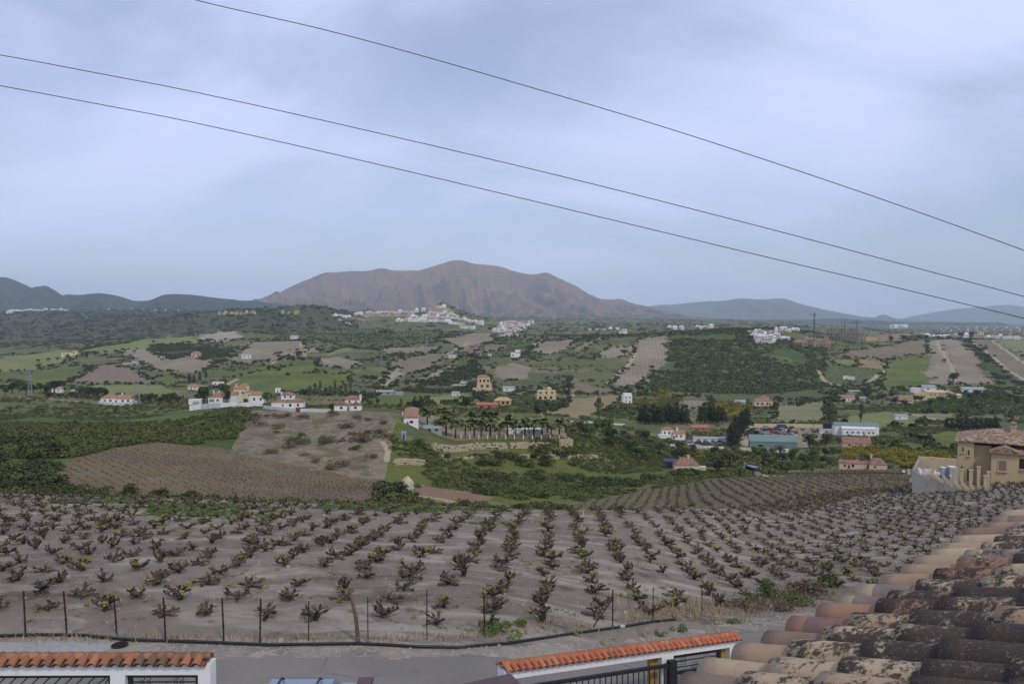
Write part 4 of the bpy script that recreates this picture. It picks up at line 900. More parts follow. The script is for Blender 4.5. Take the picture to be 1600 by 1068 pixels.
# ------------------------------------------------------------------ goblet vines
def vine_wood(rng, sides=6, segs=5, arms=8):
    b = MB(); h = rng.uniform(0.14, 0.24); lean = rng.normal(0, 0.05, 2); tips = []
    b.tube([(0, 0, -0.08), (lean[0] * 0.4, lean[1] * 0.4, h * 0.5), (lean[0], lean[1], h)], [0.085, 0.068, 0.085], sides)
    n = arms + int(rng.integers(-1, 3)); a0 = rng.uniform(0, 6.28)
    for k in range(n):
        a = a0 + 6.283 * k / n + rng.normal(0, 0.35); L = rng.uniform(0.24, 0.52); el = rng.uniform(-0.15, 0.95)
        p = np.array([lean[0], lean[1], h - 0.02]); dirv = np.array([math.cos(a) * math.cos(el), math.sin(a) * math.cos(el), math.sin(el)])
        pts = [tuple(p)]; r = [0.052]
        for i in range(segs):
            dirv = dirv + rng.normal(0, 0.30, 3) + np.array([0, 0, 0.11 * (i - 1.2)]); dirv /= np.linalg.norm(dirv)
            p = p + dirv * L / segs; p[2] = max(p[2], 0.06); pts.append(tuple(p)); r.append(0.052 * (1 - 0.42 * (i + 1) / segs) * rng.uniform(0.85, 1.25))
        b.tube(pts, r, sides); tips.append(p.copy())
        for _ in range(2 if sides > 4 else 0):
            q = np.array(pts[3]); d2 = dirv + rng.normal(0, 0.7, 3); d2[2] = abs(d2[2]) + 0.2; d2 /= np.linalg.norm(d2)
            b.tube([tuple(q), tuple(q + d2 * 0.09), tuple(q + d2 * 0.17 + rng.normal(0, 0.03, 3))], [0.026, 0.02, 0.014], 5); tips.append(q + d2 * 0.17)
    if sides > 4:
        for k in range(12):
            q = np.array(tips[int(rng.integers(len(tips)))]) * rng.uniform(.75, 1); d2 = rng.normal(0, 1, 3) + np.array([0, 0, .25]); d2 /= np.linalg.norm(d2); L = rng.uniform(.1, .26)
            b.tube([tuple(q), tuple(q + d2 * L * .5 + rng.normal(0, .02, 3)), tuple(q + d2 * L + np.array([0, 0, -.03]))], [.012, .009, .005], 4)
    return b, tips
def vine_leaves(rng, tips, per, size, frac):
    lob = [(t[0], t[1], t[2] + 0.05, 0.10, 0.10, 0.09) for t in tips if rng.random() < frac] or [(tips[0][0], tips[0][1], tips[0][2], .1, .1, .1)]
    return leaves(rng, per * len(lob), lob, size)
VINE_SP = 1.62; VINE_ROT = R(-2.6)
def vine_grid():
    """all places of the planting grid inside the near vineyard, nearest rows first"""
    ca, sa = math.cos(VINE_ROT), math.sin(VINE_ROT); out = []
    fx = np.array([-60, -14, -3, 0.2, 3, 5.4, 8.3, 12.5, 20, 40, 60.]); fy = np.array([21.6, 22.0, 21.9, 22.4, 24.2, 26.8, 30.0, 33.0, 37.5, 48.5, 61.])
    rr = random.Random(21)
    for j in range(0, 110):
        for i in range(-70, 75):
            x = i * VINE_SP + rr.uniform(-.22, .22); y = 22.7 + j * VINE_SP * 0.96 + rr.uniform(-.22, .22)
            X = x * ca - (y) * sa; Y = x * sa + y * ca
            if rr.random() < 0.045: continue
            if Y < np.interp(X, fx, fy) + 0.3: continue
            xp = CX + F * X / Y
            if xp < -140 or xp > 1760: continue
            cr = np.interp(xp, KX, [TT[k][2][0] for k in KX]) * 1.04
            fv = np.interp(xp, [900, 1150, 1300, 1420, 1600], [0, 78, 112, 118, 122])
            if Y > max(cr, fv): continue
            out.append((j, X, Y, xp))
    return out
def plant_vines():
    rng = np.random.default_rng(4); protos = []
    for k in range(9):
        b, tips = vine_wood(rng, 6, 5, 8); me = b.mesh('vine_stock', VWOOD, True)
        V, Fq, t = vine_leaves(rng, tips, 22, 0.034, (0.02, 0.04, 0.07, 0.11, 0.2)[k % 5]); protos.append((me, leafmesh('vine_shoots', V, Fq, t, LF['vine'])))
    G = vine_grid(); vis = [g for g in G if -25 < g[3] < 1625]
    front = sorted(vis, key=lambda g: g[2])[:292]; fs = set(front); rows = {}
    for g in front: rows.setdefault(g[0], []).append(g)
    rr = random.Random(8); rowno = {j: n for n, j in enumerate(sorted(rows))}
    for j in sorted(rows):
        rn = 'front row by the fence' if rowno[j] == 0 else ORD[rowno[j]] + ' row from the fence'
        for n, (_, X, Y, xp) in enumerate(sorted(rows[j], key=lambda g: g[1])):
            me, lv = protos[rr.randrange(len(protos))]; s = rr.uniform(0.85, 1.25)
            o = link('grape_vine', me, None, (X, Y, H(X, Y) - 0.01)); o.rotation_euler = (rr.uniform(-.12, .12), rr.uniform(-.12, .12), rr.uniform(0, 6.28)); o.scale = (s, s, s * rr.uniform(0.58, 0.82))
            if lv is not None: link('leaves', lv, o)
            tag(o, 'gnarled bush vine, %s from the left in the %s' % (ORD[n] if n else 'first', rn), 'vine', 'bush vines of the near vineyard')
    rest = [g for g in G if g not in fs]
    low = []
    for k in range(7):
        b, tips = vine_wood(rng, 4, 3, 9); fv, ff = [], []
        F4 = [f for f in b.F if len(f) == 4]; low.append((np.array(b.V), np.array(F4), vine_leaves(rng, tips, 6, 0.045, 0.14)))
    def mass(name, label, pts, sc, lod, wood=VWOOD, flat=1.0):
        V, Fq, n = [], [], 0; LV, LFq, LT, ln = [], [], [], 0
        for X, Y in pts:
            a, f, (lv, lf, lt) = lod[rr.randrange(len(lod))]; th = rr.uniform(0, 6.28); s = sc * rr.uniform(0.8, 1.25); M = np.array([[math.cos(th), -math.sin(th), 0], [math.sin(th), math.cos(th), 0], [0, 0, flat]]) * s
            o = np.array([X, Y, H(X, Y)]); V.append(a @ M.T + o); Fq.append(f + n); n += len(a)
            LV.append(lv @ M.T + o); LFq.append(lf + ln); LT.append(lt); ln += len(lv)
        ob = link(name, npmesh(name, np.concatenate(V), np.concatenate(Fq), wood, smooth=True)); tag(ob, label, None, None, 'stuff')
        link('leaves', leafmesh('leaves', np.concatenate(LV), np.concatenate(LFq), np.concatenate(LT), LF['vine']), ob)
    mass('vine_rows', 'more distant bush vines of the near vineyard', [(g[1], g[2]) for g in rest], 1.0, low, flat=.6)
    # the two brown vineyards across the dip
    lab_names = [d[0] for d in LDEFS]
    def field_pts(nm, sp, rot):
        k = lab_names.index(nm); sel = np.nonzero(LAB == k); X = GX2[sel]; Y = GY2[sel]; x0, x1, y0, y1 = X.min(), X.max(), Y.min(), Y.max(); out = []
        ca, sa = math.cos(rot), math.sin(rot); R2 = max(x1 - x0, y1 - y0); cx, cy = (x0 + x1) / 2, (y0 + y1) / 2; n = int(R2 / sp)
        for i in range(-n, n):
            for jn in range(-n, n):
                px = i * sp + rr.uniform(-.22, .22); py = jn * sp + rr.uniform(-.22, .22); X_ = cx + px * ca - py * sa; Y_ = cy + px * sa + py * ca
                if not (x0 < X_ < x1 and y0 < Y_ < y1): continue
                ii = min(np.searchsorted(GY, Y_) - 1, LAB.shape[0] - 1); jj = np.searchsorted(GU, X_ / Y_) - 1
                if 0 <= jj < LAB.shape[1] and LAB[ii, jj] == k and rr.random() > 0.12: out.append((X_, Y_))
        return out
    tiny = []
    for k in range(5):
        b, tips = vine_wood(rng, 3, 2, 5); tiny.append((np.array(b.V), np.array([f for f in b.F if len(f) == 4]), vine_leaves(rng, tips, 2, 0.08, 0.2)))
    mass('vine_rows', 'dark vine stocks dotted over the brown field in the dip', field_pts('vineyard_slope', 1.8, R(40)), 0.72, tiny, flat=.7)
    mass('vine_rows', 'rows of vine stocks in the lower brown vineyard', field_pts('lower_vineyard', 1.7, R(-12)), 0.9, tiny, flat=.65)
plant_vines()
# ------------------------------------------------------------------ houses of the valley
KEEP = []                                                     # circles that scrub must stay out of
def gable(b, x0, x1, y0, y1, z, h, axis, ov=0.35, m=0, th=0.12):
    """roof over a rectangle; axis 'x' or 'y' = ridge direction, 'hip', 'flat', 'shed'"""
    x0 -= ov; x1 += ov; y0 -= ov; y1 += ov; cx, cy = (x0 + x1) / 2, (y0 + y1) / 2
    a = [(x0, y0, z), (x1, y0, z), (x1, y1, z), (x0, y1, z)]
    if axis == 'x': r0, r1 = (x0, cy, z + h), (x1, cy, z + h)
    elif axis == 'y': r0, r1 = (cx, y0, z + h), (cx, y1, z + h)
    elif axis == 'hip':
        w, d = x1 - x0, y1 - y0
        if w >= d: k = d / 2 * 0.9; r0, r1 = (x0 + k, cy, z + h), (x1 - k, cy, z + h)
        else: k = w / 2 * 0.9; r0, r1 = (cx, y0 + k, z + h), (cx, y1 - k, z + h)
    elif axis == 'shed': r0, r1 = None, None
    up = lambda p: (p[0], p[1], p[2] + th)
    if axis == 'shed':
        t = [up(a[0]), up(a[1]), (x1, y1, z + h + th), (x0, y1, z + h + th)]; lo = [a[0], a[1], (x1, y1, z + h), (x0, y1, z + h)]
        b.poly(t, m); b.poly(lo[::-1], m)
        for k in range(4): b.poly([lo[k], lo[(k + 1) % 4], t[(k + 1) % 4], t[k]], m)
        return
    if axis == 'flat':
        b.box((cx, cy, z), (x1 - x0, y1 - y0, max(h, 0.15)), 0, m); return
    A = [up(p) for p in a]; b.poly(a[::-1], m)
    for k in range(4): b.poly([a[k], a[(k + 1) % 4], A[(k + 1) % 4], A[k]], m)
    r0, r1 = up(r0), up(r1)
    if axis == 'x' or (axis == 'hip' and x1 - x0 >= y1 - y0):
        b.poly([A[0], A[1], r1, r0], m); b.poly([A[2], A[3], r0, r1], m); b.poly([A[3], A[0], r0], m); b.poly([A[1], A[2], r1], m)
    else:
        b.poly([A[1], A[2], r1, r0], m); b.poly([A[3], A[0], r0, r1], m); b.poly([A[0], A[1], r0], m); b.poly([A[2], A[3], r1], m)
def house(name, label, cat, xc, yb, blocks, wins=(), doors=(), chims=(), wall=None, roof=None, yaw=0.0, yr=(300, 2200), Yfix=None, group=None, sink=1.2):
    """everything in picture pixels at the house's own distance, measured from (xc, yb):
    blocks (x0, x1, wall height, roof type, roof height, depth, set back); windows (x, z, w, h, set back)"""
    p = ray(xc, yb, *yr) if Yfix is None else at(xc, yb, Yfix); s = p.y / F; face = math.atan2(-p.x, p.y)
    root = tag(empty(name, p, face * 0.5 + yaw), label, cat, group)
    wb = MB(); ext = 0
    for i, bl in enumerate(blocks):
        x0, x1, wh, rt, rh, dp, sb = bl[:7]; wm = 0
        wb.box(((x0 + x1) / 2 * s, (sb + dp / 2) * s, -sink), ((x1 - x0) * s, dp * s, wh * s + sink)); ext = max(ext, abs(x0), abs(x1), dp)
    wb.build('wall', wall or WHITE2, root)
    roofs = []
    for bl in blocks:
        x0, x1, wh, rt, rh, dp, sb = bl[:7]
        if rt is None: continue
        b = MB(); ov = min(0.5, 0.6 * s)
        if rt == 'flat': gable(b, x0 * s, x1 * s, sb * s, (sb + dp) * s, wh * s + 0.003, 0.3, 'flat', 0.12)
        else: gable(b, x0 * s, x1 * s, sb * s, (sb + dp) * s, wh * s + 0.003, rh * s, rt, ov)
        rm = bl[7] if len(bl) > 7 else (roof or TERRA)
        roofs.append(b.build('roof', rm if rt != 'flat' or len(bl) > 7 else (wall or WHITE2), root))
    for x, z, w_, h_, sb in wins:
        b = MB(); b.box((x * s, sb * s - 0.02, z * s), (w_ * s, 0.06, h_ * s)); b.build('window', GLASS, root)
    for x, w_, h_, sb, *mt in doors:
        b = MB(); b.box((x * s, sb * s - 0.025, 0.02), (w_ * s, 0.07, h_ * s)); b.build('door', mt[0] if mt else DOORB, root)
    for x, z, h_, y in chims:
        b = MB(); b.box((x * s, y * s, z * s), (1.2 * s + 0.3, 1.2 * s + 0.3, h_ * s)); b.box((x * s, y * s, (z + h_) * s + 0.003), (1.2 * s + 0.6, 1.2 * s + 0.6, 0.15)); b.build('chimney', wall or WHITE2, root)
    KEEP.append((p.x, p.y + ext * s * 0.4, ext * s * 1.15 + 1.5)); return root
def longwall(name, label, cat, pts, hpx, mat, yr=(200, 1500), th=0.25, gate_=None):
    """a wall that follows the ground through picture points (its foot)"""
    P = [ray(x, y, *yr) for x, y in pts]; b = MB()
    for p, q in zip(P[:-1], P[1:]):
        n = max(1, int((q - p).length / 6)); 
        for k in range(n):
            a = p.lerp(q, k / n); c = p.lerp(q, (k + 1) / n); s = a.y / F; d = (c - a); L = math.hypot(d.x, d.y); nn = Vector((-d.y / L, d.x / L, 0)) * th / 2
            za, zc = H(a.x, a.y), H(c.x, c.y); v = []
            for z0, z1 in ((za - 1.0, zc - 1.0), (za + hpx * s, zc + hpx * s)):
                v += [(a.x - nn.x, a.y - nn.y, z0), (c.x - nn.x, c.y - nn.y, z1), (c.x + nn.x, c.y + nn.y, z1), (a.x + nn.x, a.y + nn.y, z0)]
            n0 = len(b.V); b.V += v
            for f in ((3, 2, 1, 0), (4, 5, 6, 7), (0, 1, 5, 4), (1, 2, 6, 5), (2, 3, 7, 6), (3, 0, 4, 7)): b.F.append(tuple(n0 + i for i in f)); b.M.append(0)
    for p, q in zip(P[:-1], P[1:]):
        for k in range(5): v = p.lerp(q, k / 4); KEEP.append((v.x, v.y - 2.5, 6.0))
    return tag(b.build(name, mat), label, cat)
def valley_houses():
    # villas on the left plateau (walls in front, so anchored just behind their lip)
    V1 = (240, 520)
    house('villa', 'long white villa with orange roofs standing alone at the left', 'house', 185, 630, [(-26,-2,8,'hip',5,18,2),(-2,20,7,'x',6,16,0),(-22,-8,11,'hip',3,10,8)], [(-20,3,3,3,2),(-12,3,3,3,2),(6,2.5,3,3,0),(14,2.5,3,3,0)], [(-4,2.4,5,2)], [(4,12,3,8)], WHITE, TERRA, 0, (330, 520))
    longwall('garden_wall', 'white garden wall before the lone villa at the left', 'wall', [(155,631),(192,634),(214,630)], 5, WHITE, (300, 480))
    house('villa', 'white villa with orange roof and arcade behind the long white wall', 'house', 331, 632, [(-6,16,11,'hip',5,20,4),(0,12,15,'hip',4,10,10),(16,36,13,'x',5,18,12)], [(-3,4,2.4,4,4),(1,4,2.4,4,4),(8,5,3,3,4)], [], [(1,15,6,12),(9,15,5,14)], WHITE, TERRA, 0, V1)
    house('villa', 'tall orange roofed house behind the dark cypress of the walled garden', 'house', 375, 628, [(-12,6,19,'x',5,12,14),(6,18,14,'hip',4,14,10),(-4,10,24,'hip',3,10,20)], [(-6,12,3,3,14),(2,12,3,3,14),(12,8,3,3,10)], [], [(-8,22,5,18)], CREAM, TERRA, 0, V1)
    house('villa', 'small white house with flat terracotta roof at the end of the long wall', 'house', 402, 631, [(-14,10,13,'hip',5,16,8)], [(-6,5,3,4,8),(4,5,3,4,8)], [], [], WHITE, TERRA, 0, V1)
    longwall('garden_wall', 'long bright white garden wall at the top of the scrub hillside', 'wall', [(296,635),(314,634),(345,637),(392,640),(410,634)], 8, WHITE, (284, 298))
    house('garage', 'white garage with grey door at the left end of the long white wall', 'garage', 304, 634, [(-9,9,9,'flat',1,12,1)], [], [(2,10,7,1,GREYM)], [], WHITE, None, 0, V1)
    house('villa', 'white villa with broad brown hip roof and small upper storey', 'house', 449, 638, [(-24,24,9,'hip',7,26,3),(-11,10,20,'hip',4,12,10),(-24,-8,7,'flat',1,6,0)], [(-14,2.5,3,4,3),(-8,2.5,3,4,3),(4,3,4,4,3),(16,3,3,4,3),(-5,16,3,3,10),(4,16,3,3,10)], [], [(-10,18,6,12)], WHITE, BROWNR, 0, V1)
    longwall('garden_wall', 'pale garden wall with brown gate before the brown roofed villa', 'wall', [(412,638),(440,641),(462,643),(478,643),(516,644)], 5, WHITE2, (225, 330))
    house('yard_gate', 'brown wooden yard gate in the pale garden wall', 'gate', 469, 643, [(-6.5,6.5,7,None,0,1.0,-1.5)], [], [], [], DOORB, None, 0, (225, 330))
    house('villa', 'white villa with two front gables right of the pale garden wall', 'house', 543, 642, [(-21,-2,8,'y',5,16,2),(4,21,8,'y',5,16,1),(-4,5,7,'x',4,14,4),(-5,18,16,'hip',6,16,12)], [(-10,3,4,3.5,2),(12,3,4,3.5,1),(2,12,2.5,3,12),(12,12,2.5,3,12)], [(0.5,2.5,5.5,4)], [(19,14,9,14)], WHITE, BROWNR, 0, V1)
    house('water_tank', 'small white square hut behind the villas', 'hut', 434, 613, [(-4,4,6,'flat',1,6,0)], [], [(0,1.6,3.4,0)], [], WHITE, None, 0, (350, 800))
    longwall('garden_wall', 'low ochre wall between the white villas', 'wall', [(483,634),(498,633),(513,634)], 4, OCHRE, (280, 420))
    house('shed', 'long grey shed among trees behind the two gabled villa', 'shed', 600, 617, [(-12,14,5,'shed',2,9,0),(16,30,4,'flat',1,7,2)], [(-4,2,4,2,0),(6,2,4,2,0)], [], [], GREYM, GREYM, 0, (400, 900))
    house('shed', 'small white shed in the green field', 'shed', 712, 618, [(-6,6,4.5,'shed',1.5,7,0)], [(-2,1.8,2,1.6,0)], [(2.5,1.8,3,0)], [], WHITE, GREYM, 0, (400, 900))
    house('small_house', 'low white cottage at the far left beside dark trees', 'house', 88, 613, [(-7,8,6,'x',3,10,0)], [(-3,2,2,2,0),(3,2,2,2,0)], [], [], WHITE2, TERRA, 0, (380, 900))
    house('small_house', 'low pale building left of the lone villa', 'house', 118, 614, [(-6,6,3.5,'x',2,8,0)], [(0,1.2,2,1.6,0)], [], [], WHITE2, GREYM, 0, (380, 900))
    # middle
    house('unfinished_house', 'two storey beige shell of a house on the rocky slope', 'house', 757, 611, [(-11,12,12,'flat',1,16,2),(-10,9,22,'hip',3,14,5),(-18,0,5,'flat',1,8,-2)], [(-6,14,3,4,5),(0,14,3,4,5),(6,14,3,4,5),(-4,6,4,4,2),(5,6,4,4,2)], [], [], BEIGE, TERRA, 0.1, (420, 1000))
    house('bungalow', 'low orange red bungalow on thin posts', 'house', 762, 639, [(-18,16,7,'shed',2,14,0)], [(-9,2,5,3,0),(3,2,5,3,0)], [], [], REDW, REDW, 0, (300, 800))
    house('unfinished_house', 'ochre house on posts right of the orange red bungalow', 'house', 785, 634, [(-13,14,8,'hip',5,16,2)], [(-7,3,4,4,2),(1,3,4,4,2),(8,3,4,4,2)], [], [], OCHRE, OCHRE, 0, (300, 800))
    house('apartment_house', 'big yellow house with balconies above the ploughed field', 'house', 854, 625, [(-15,15,9,'flat',1,16,0),(-13,15,14,'flat',1,14,2),(2,9,18,'hip',2,7,6)], [(-10,2,4,4,0),(-2,2,4,4,0),(7,2,4,4,0),(-9,10,3,3,2),(0,10,3,3,2),(9,10,3,3,2)], [], [(-3,14,4,6)], YELLOW, YELLOW, 0.15, (420, 1000))
    house('tower_house', 'white cube house in the green groves', 'house', 981, 630, [(-7,7,12,'flat',1,12,0),(-5,7,15,'flat',1,9,2),(-12,-6,3,'flat',1,6,-1)], [(-3,8,2,2.4,0),(3,8,2,2.4,0),(-3,3,2,2.4,0)], [(3,2,4,0)], [], WHITE, None, 0.25, (380, 1000))
    house('cottage', 'small white roofed hut among the orange bushes', 'hut', 1157, 632, [(-8,8,4,'x',3,8,0)], [(-3,1.6,2,1.6,0),(3,1.6,2,1.6,0)], [], [], WHITE2, GREYM, 0, (400, 1000))
    house('villa', 'pink house left of the dry grass field', 'house', 1194, 636, [(-15,13,10,'hip',4,14,0),(-4,8,15,'hip',3,10,4)], [(-10,4,3,3,0),(-3,4,3,3,0),(5,4,3,3,0),(1,11,3,2.4,4)], [(9,2.5,6,0)], [], PINK, TERRA, 0.1, (380, 1000))
    house('villa', 'white house with flat roofs on the middle hill', 'house', 806, 558, [(-8,0,7,'flat',1,9,0),(-1,7,11,'flat',1,9,2)], [(-4,2,2,2.4,0),(1,6,2,2,2),(5,6,2,2,2)], [], [], WHITE, None, 0, (600, 2000))
    house('small_house', 'tiny white house at the end of the slanting field track', 'house', 706, 559, [(-5,6,4,'x',1.5,6,0)], [(0,1.2,2,1.4,0)], [], [], WHITE, GREYM, 0, (600, 2000))
    house('villa', 'white house on the ridge left of the pale track', 'house', 974, 522, [(-6,3,5,'x',2,8,0),(-2,6,8,'hip',2,7,3)], [(-3,2,1.6,1.6,0),(2,5,1.6,1.6,3)], [], [], WHITE, TERRA, 0, (800, 2300))
    house('small_house', 'low white house at the top of the winding track', 'house', 460, 529, [(-6,6,3.5,'x',1.5,7,0)], [(-2,1.2,1.6,1.2,0)], [], [], WHITE2, GREYM, 0, (700, 2000))
    house('farmhouse', 'cream farmhouse among trees on the left hillside', 'house', 108, 556, [(-11,4,6,'x',3,10,0),(3,11,8,'hip',2,9,2)], [(-7,2,2,2,0),(-2,2,2,2,0),(6,4,2,2,2)], [], [], CREAM, BROWNR, 0, (600, 1800))
    house('farmhouse', 'pink brown house above the grey field at the left', 'house', 306, 558, [(-7,7,6,'hip',3,9,0)], [(-3,2,2,2,0),(3,2,2,2,0)], [], [], PINK, TERRA, 0, (600, 1800))
    house('small_house', 'white cottage on the brown hillside left of the winding track', 'house', 386, 560, [(-8,6,5,'x',2,8,0)], [(-4,1.6,1.8,1.6,0),(2,1.6,1.8,1.6,0)], [], [], WHITE, GREYM, 0, (600, 1800))
    house('shed', 'dark sheds above the purplish mound', 'shed', 202, 571, [(-10,2,3,'shed',1.4,6,0),(3,12,4.5,'x',2,7,2)], [(6,1.6,1.6,1.6,2)], [], [], PINK, GREYM, 0, (600, 1800))
    house('small_house', 'small orange house below the long green meadow', 'house', 302, 609, [(-8,8,5,'x',3,9,0)], [(-3,1.8,2,2,0),(3,1.8,2,2,0)], [], [], WHITE2, TERRA, 0, (380, 1100))
    house('small_house', 'low pale ruin on the orange track', 'ruin', 341, 602, [(-9,8,5,'flat',1,7,0)], [(-4,1.6,2,2,0),(3,1.6,2,2,0)], [], [], WHITE2, None, 0, (380, 1100))
    house('small_house', 'pair of low white sheds beside the middle road', 'shed', 765, 556, [(-3,3,3,'flat',1,4,0)], [], [(0,1.2,2.2,0)], [], WHITE2, None, 0, (600, 2000))
    # right valley
    house('villa', 'white villa with red tiled roof left of the car yard', 'house', 1050, 686, [(-20,-6,6,'flat',1,8,2),(-14,4,14,'hip',4,12,6),(2,22,8,'x',5,12,3)], [(-10,8,3,3,6),(-3,8,3,3,6),(8,3,3,3,3),(15,3,3,3,3)], [(4,2.5,5,3)], [(10,12,5,8)], WHITE, TERRA, 0.15, (260, 620))
    house('shed', 'long red tiled shed behind the white villa of the valley', 'shed', 1095, 672, [(-15,14,4,'x',4,9,0)], [(-6,1.2,2,1.6,0),(4,1.2,2,1.6,0)], [], [], REDW, TERRA, 0, (300, 700))
    house('greenhouse', 'low pale greenhouses beside the car yard road', 'greenhouse', 1110, 692, [(-26,26,7,'x',2,14,0)], [(-18,2,6,3,0),(-8,2,6,3,0),(4,2,6,3,0),(14,2,6,3,0)], [], [], WHITE2, GREYM, 0, (260, 620))
    longwall('yard_wall', 'low pale yard wall below the greenhouses', 'wall', [(1074,697),(1100,701),(1142,703)], 5, WHITE2, (250, 500))
    house('hut', 'small white hut below the white villa of the valley', 'hut', 1055, 702, [(-7,7,5,'shed',2,7,0)], [(0,1.6,2,2,0)], [], [], WHITE2, GREYM, 0, (240, 500))
    house('farmhouse', 'cream house with brown hip roof and two round windows', 'house', 1073, 738, [(-18,20,11,'hip',11,24,0),(20,30,7,'flat',1,10,2)], [(-2,5.5,2.4,2.6,0),(7,5.5,2.4,2.6,0)], [(-11,3,7,0)], [(4,20,5,10)], CREAM, BROWNR, 0.06, (190, 320))
    house('lean_to', 'dark blue lean-to left of the cream house', 'shed', 1047, 732, [(-9,9,11,'shed',3,10,0)], [(0,2,9,7,0)], [], [], plain('blue_sheet', srgb((62, 70, 96)), 0.5), bpy.data.materials['blue_sheet'], 0, (190, 340))
    house('warehouse', 'long green sheet metal warehouse in front of the scrapyard', 'warehouse', 1209, 700, [(-36,36,10,'shed',8,20,0)], [(-20,2,8,3,0)], [], [], GREENM, GREENM, 0, (250, 520))
    longwall('yard_wall', 'white wall under the green warehouse', 'wall', [(1195,705),(1214,706),(1233,706)], 5, WHITE, (240, 420))
    longwall('yard_wall', 'ochre boundary wall behind the scrapyard', 'wall', [(1178,667),(1230,667),(1288,668)], 5.5, YELLOW, (330, 620))
    house('container', 'black container against the ochre scrapyard wall', 'container', 1222, 670, [(-7,6,6,'flat',1,6,0)], [], [(0,5,4.5,0,IRON)], [], IRON, None, 0, (320, 600))
    house('container', 'black container beside the tall tree at the yard corner', 'container', 1293, 671, [(-6,6,9,'flat',1,7,0)], [], [(0,5,6,0,IRON)], [], IRON, None, 0, (320, 600))
    house('workshop', 'white workshop with a row of windows and a green upper hall', 'building', 1343, 681, [(-25,24,11,'shed',2,14,0,WHITE2),(-34,32,14,'x',4,22,15,GREENM)], [(-18,4,2.4,3,0),(-10,4,2.4,3,0),(-2,4,2.4,3,0),(6,4,2.4,3,0),(14,4,2.4,3,0),(20,4,2.4,3,0)], [], [], WHITE, GREENM, 0, (320, 620))
    house('yard_building', 'long low white building left of the workshop', 'building', 1300, 677, [(-18,12,5,'shed',1,8,0)], [(-8,1.6,3,2,0)], [], [], WHITE2, GREYM, 0, (320, 620))
    house('farmhouse', 'low house with wide brown roof below the workshop', 'house', 1340, 699, [(-22,20,6,'x',9,20,0)], [(-12,2,3,3,0),(4,2,3,3,0)], [], [(18,10,8,8)], PINK, BROWNR, 0, (250, 520))
    house('farmhouse', 'white and brown roofed farmhouse at the edge of the lower field', 'house', 1350, 733, [(-36,-6,8,'x',5,12,2),(-8,6,7,'x',4,12,6),(8,34,8,'hip',9,18,0)], [(-28,3,3,3.4,2),(-16,3,4,4,2),(16,3,3,3,0)], [(-22,3,6,2)], [(12,16,6,8)], PINK, BROWNR, 0, (185, 330))
    house('farmhouse', 'long yellow farmhouse on the right with a gable', 'house', 1466, 622, [(-17,10,9,'x',3,12,4),(8,26,7,'y',5,14,2),(26,34,5,'shed',2,9,3)], [(-10,4,2,2.4,4),(-4,4,2,2.4,4),(3,4,2,2.4,4)], [], [], YELLOW, YELLOW, 0, (420, 1000))
    house('farmhouse', 'yellow tower block left of the long yellow farmhouse', 'house', 1439, 626, [(-9,9,12,'flat',1,12,0)], [(-5,6,2,2.4,0),(0,6,2,2.4,0),(5,6,2,2.4,0),(-2,2,2,2.4,0)], [], [], YELLOW, None, 0, (400, 1000))
    house('farmhouse', 'pink house with low roof left of the yellow tower block', 'house', 1417, 630, [(-11,9,8,'x',4,12,0)], [(-6,3,2.4,2.4,0),(0,3,2.4,2.4,0),(5,3,2.4,2.4,0)], [], [], PINK, TERRA, 0, (400, 1000))
    house('barn', 'white flat roofed barn behind the yellow farmhouse', 'barn', 1448, 612, [(-22,-4,5,'flat',1,10,2),(-5,14,8,'shed',2,12,0)], [(2,4,3,2,0)], [], [], WHITE2, GREYM, 0, (500, 1000))
    house('barn', 'long white barn roof at the far right of the valley', 'barn', 1522, 612, [(-17,17,4,'shed',3,8,0)], [(10,1,3,2,0)], [], [], WHITE2, GREYM, 0.15, (500, 1000))
    house('shed', 'white shed beside the pale field at the right', 'shed', 1409, 655, [(-9,9,5,'x',2.4,9,0)], [(-3,1.6,2,2,0)], [], [], WHITE, GREYM, 0, (360, 800))
    house('farmhouse', 'red roofed farmhouse among trees behind the tall eucalyptus', 'house', 1323, 627, [(-12,12,6,'x',4,10,0)], [(-6,2,2,2,0),(3,2,2,2,0)], [], [], WHITE2, TERRA, 0, (420, 1000))
    house('shed', 'grey shed right of the red roofed farmhouse', 'shed', 1354, 627, [(-9,7,5,'shed',1.4,8,0)], [(0,1.6,3,2,0)], [], [], GREYM, GREYM, 0, (420, 1000))
    house('hut', 'tiny white hut in the green bowl meadow', 'hut', 1323, 592, [(-5,4,4,'flat',1,5,0),(4,12,3,'shed',1,5,0)], [], [(0,1.6,2.6,0)], [], WHITE, GREYM, 0, (600, 1500))
    house('shed', 'grey roofed shed above the green bowl farmhouse', 'shed', 1335, 614, [(-8,8,3,'shed',1.2,6,0)], [(2,1,2,1.2,0)], [], [], GREYM, GREYM, 0, (600, 1200))
    house('villa', 'small cream roofed house at the foot of the rocky slope', 'house', 795, 611, [(-9,9,5,'shed',2,9,0)], [(-3,1.8,2,2,0)], [], [], WHITE2, GREYM, 0, (420, 1000))
    longwall('channel_wall', 'pale concrete channel wall in the middle of the valley', 'wall', [(886,660),(918,660),(944,662),(976,664)], 2.5, WHITE2, (330, 620))
valley_houses()
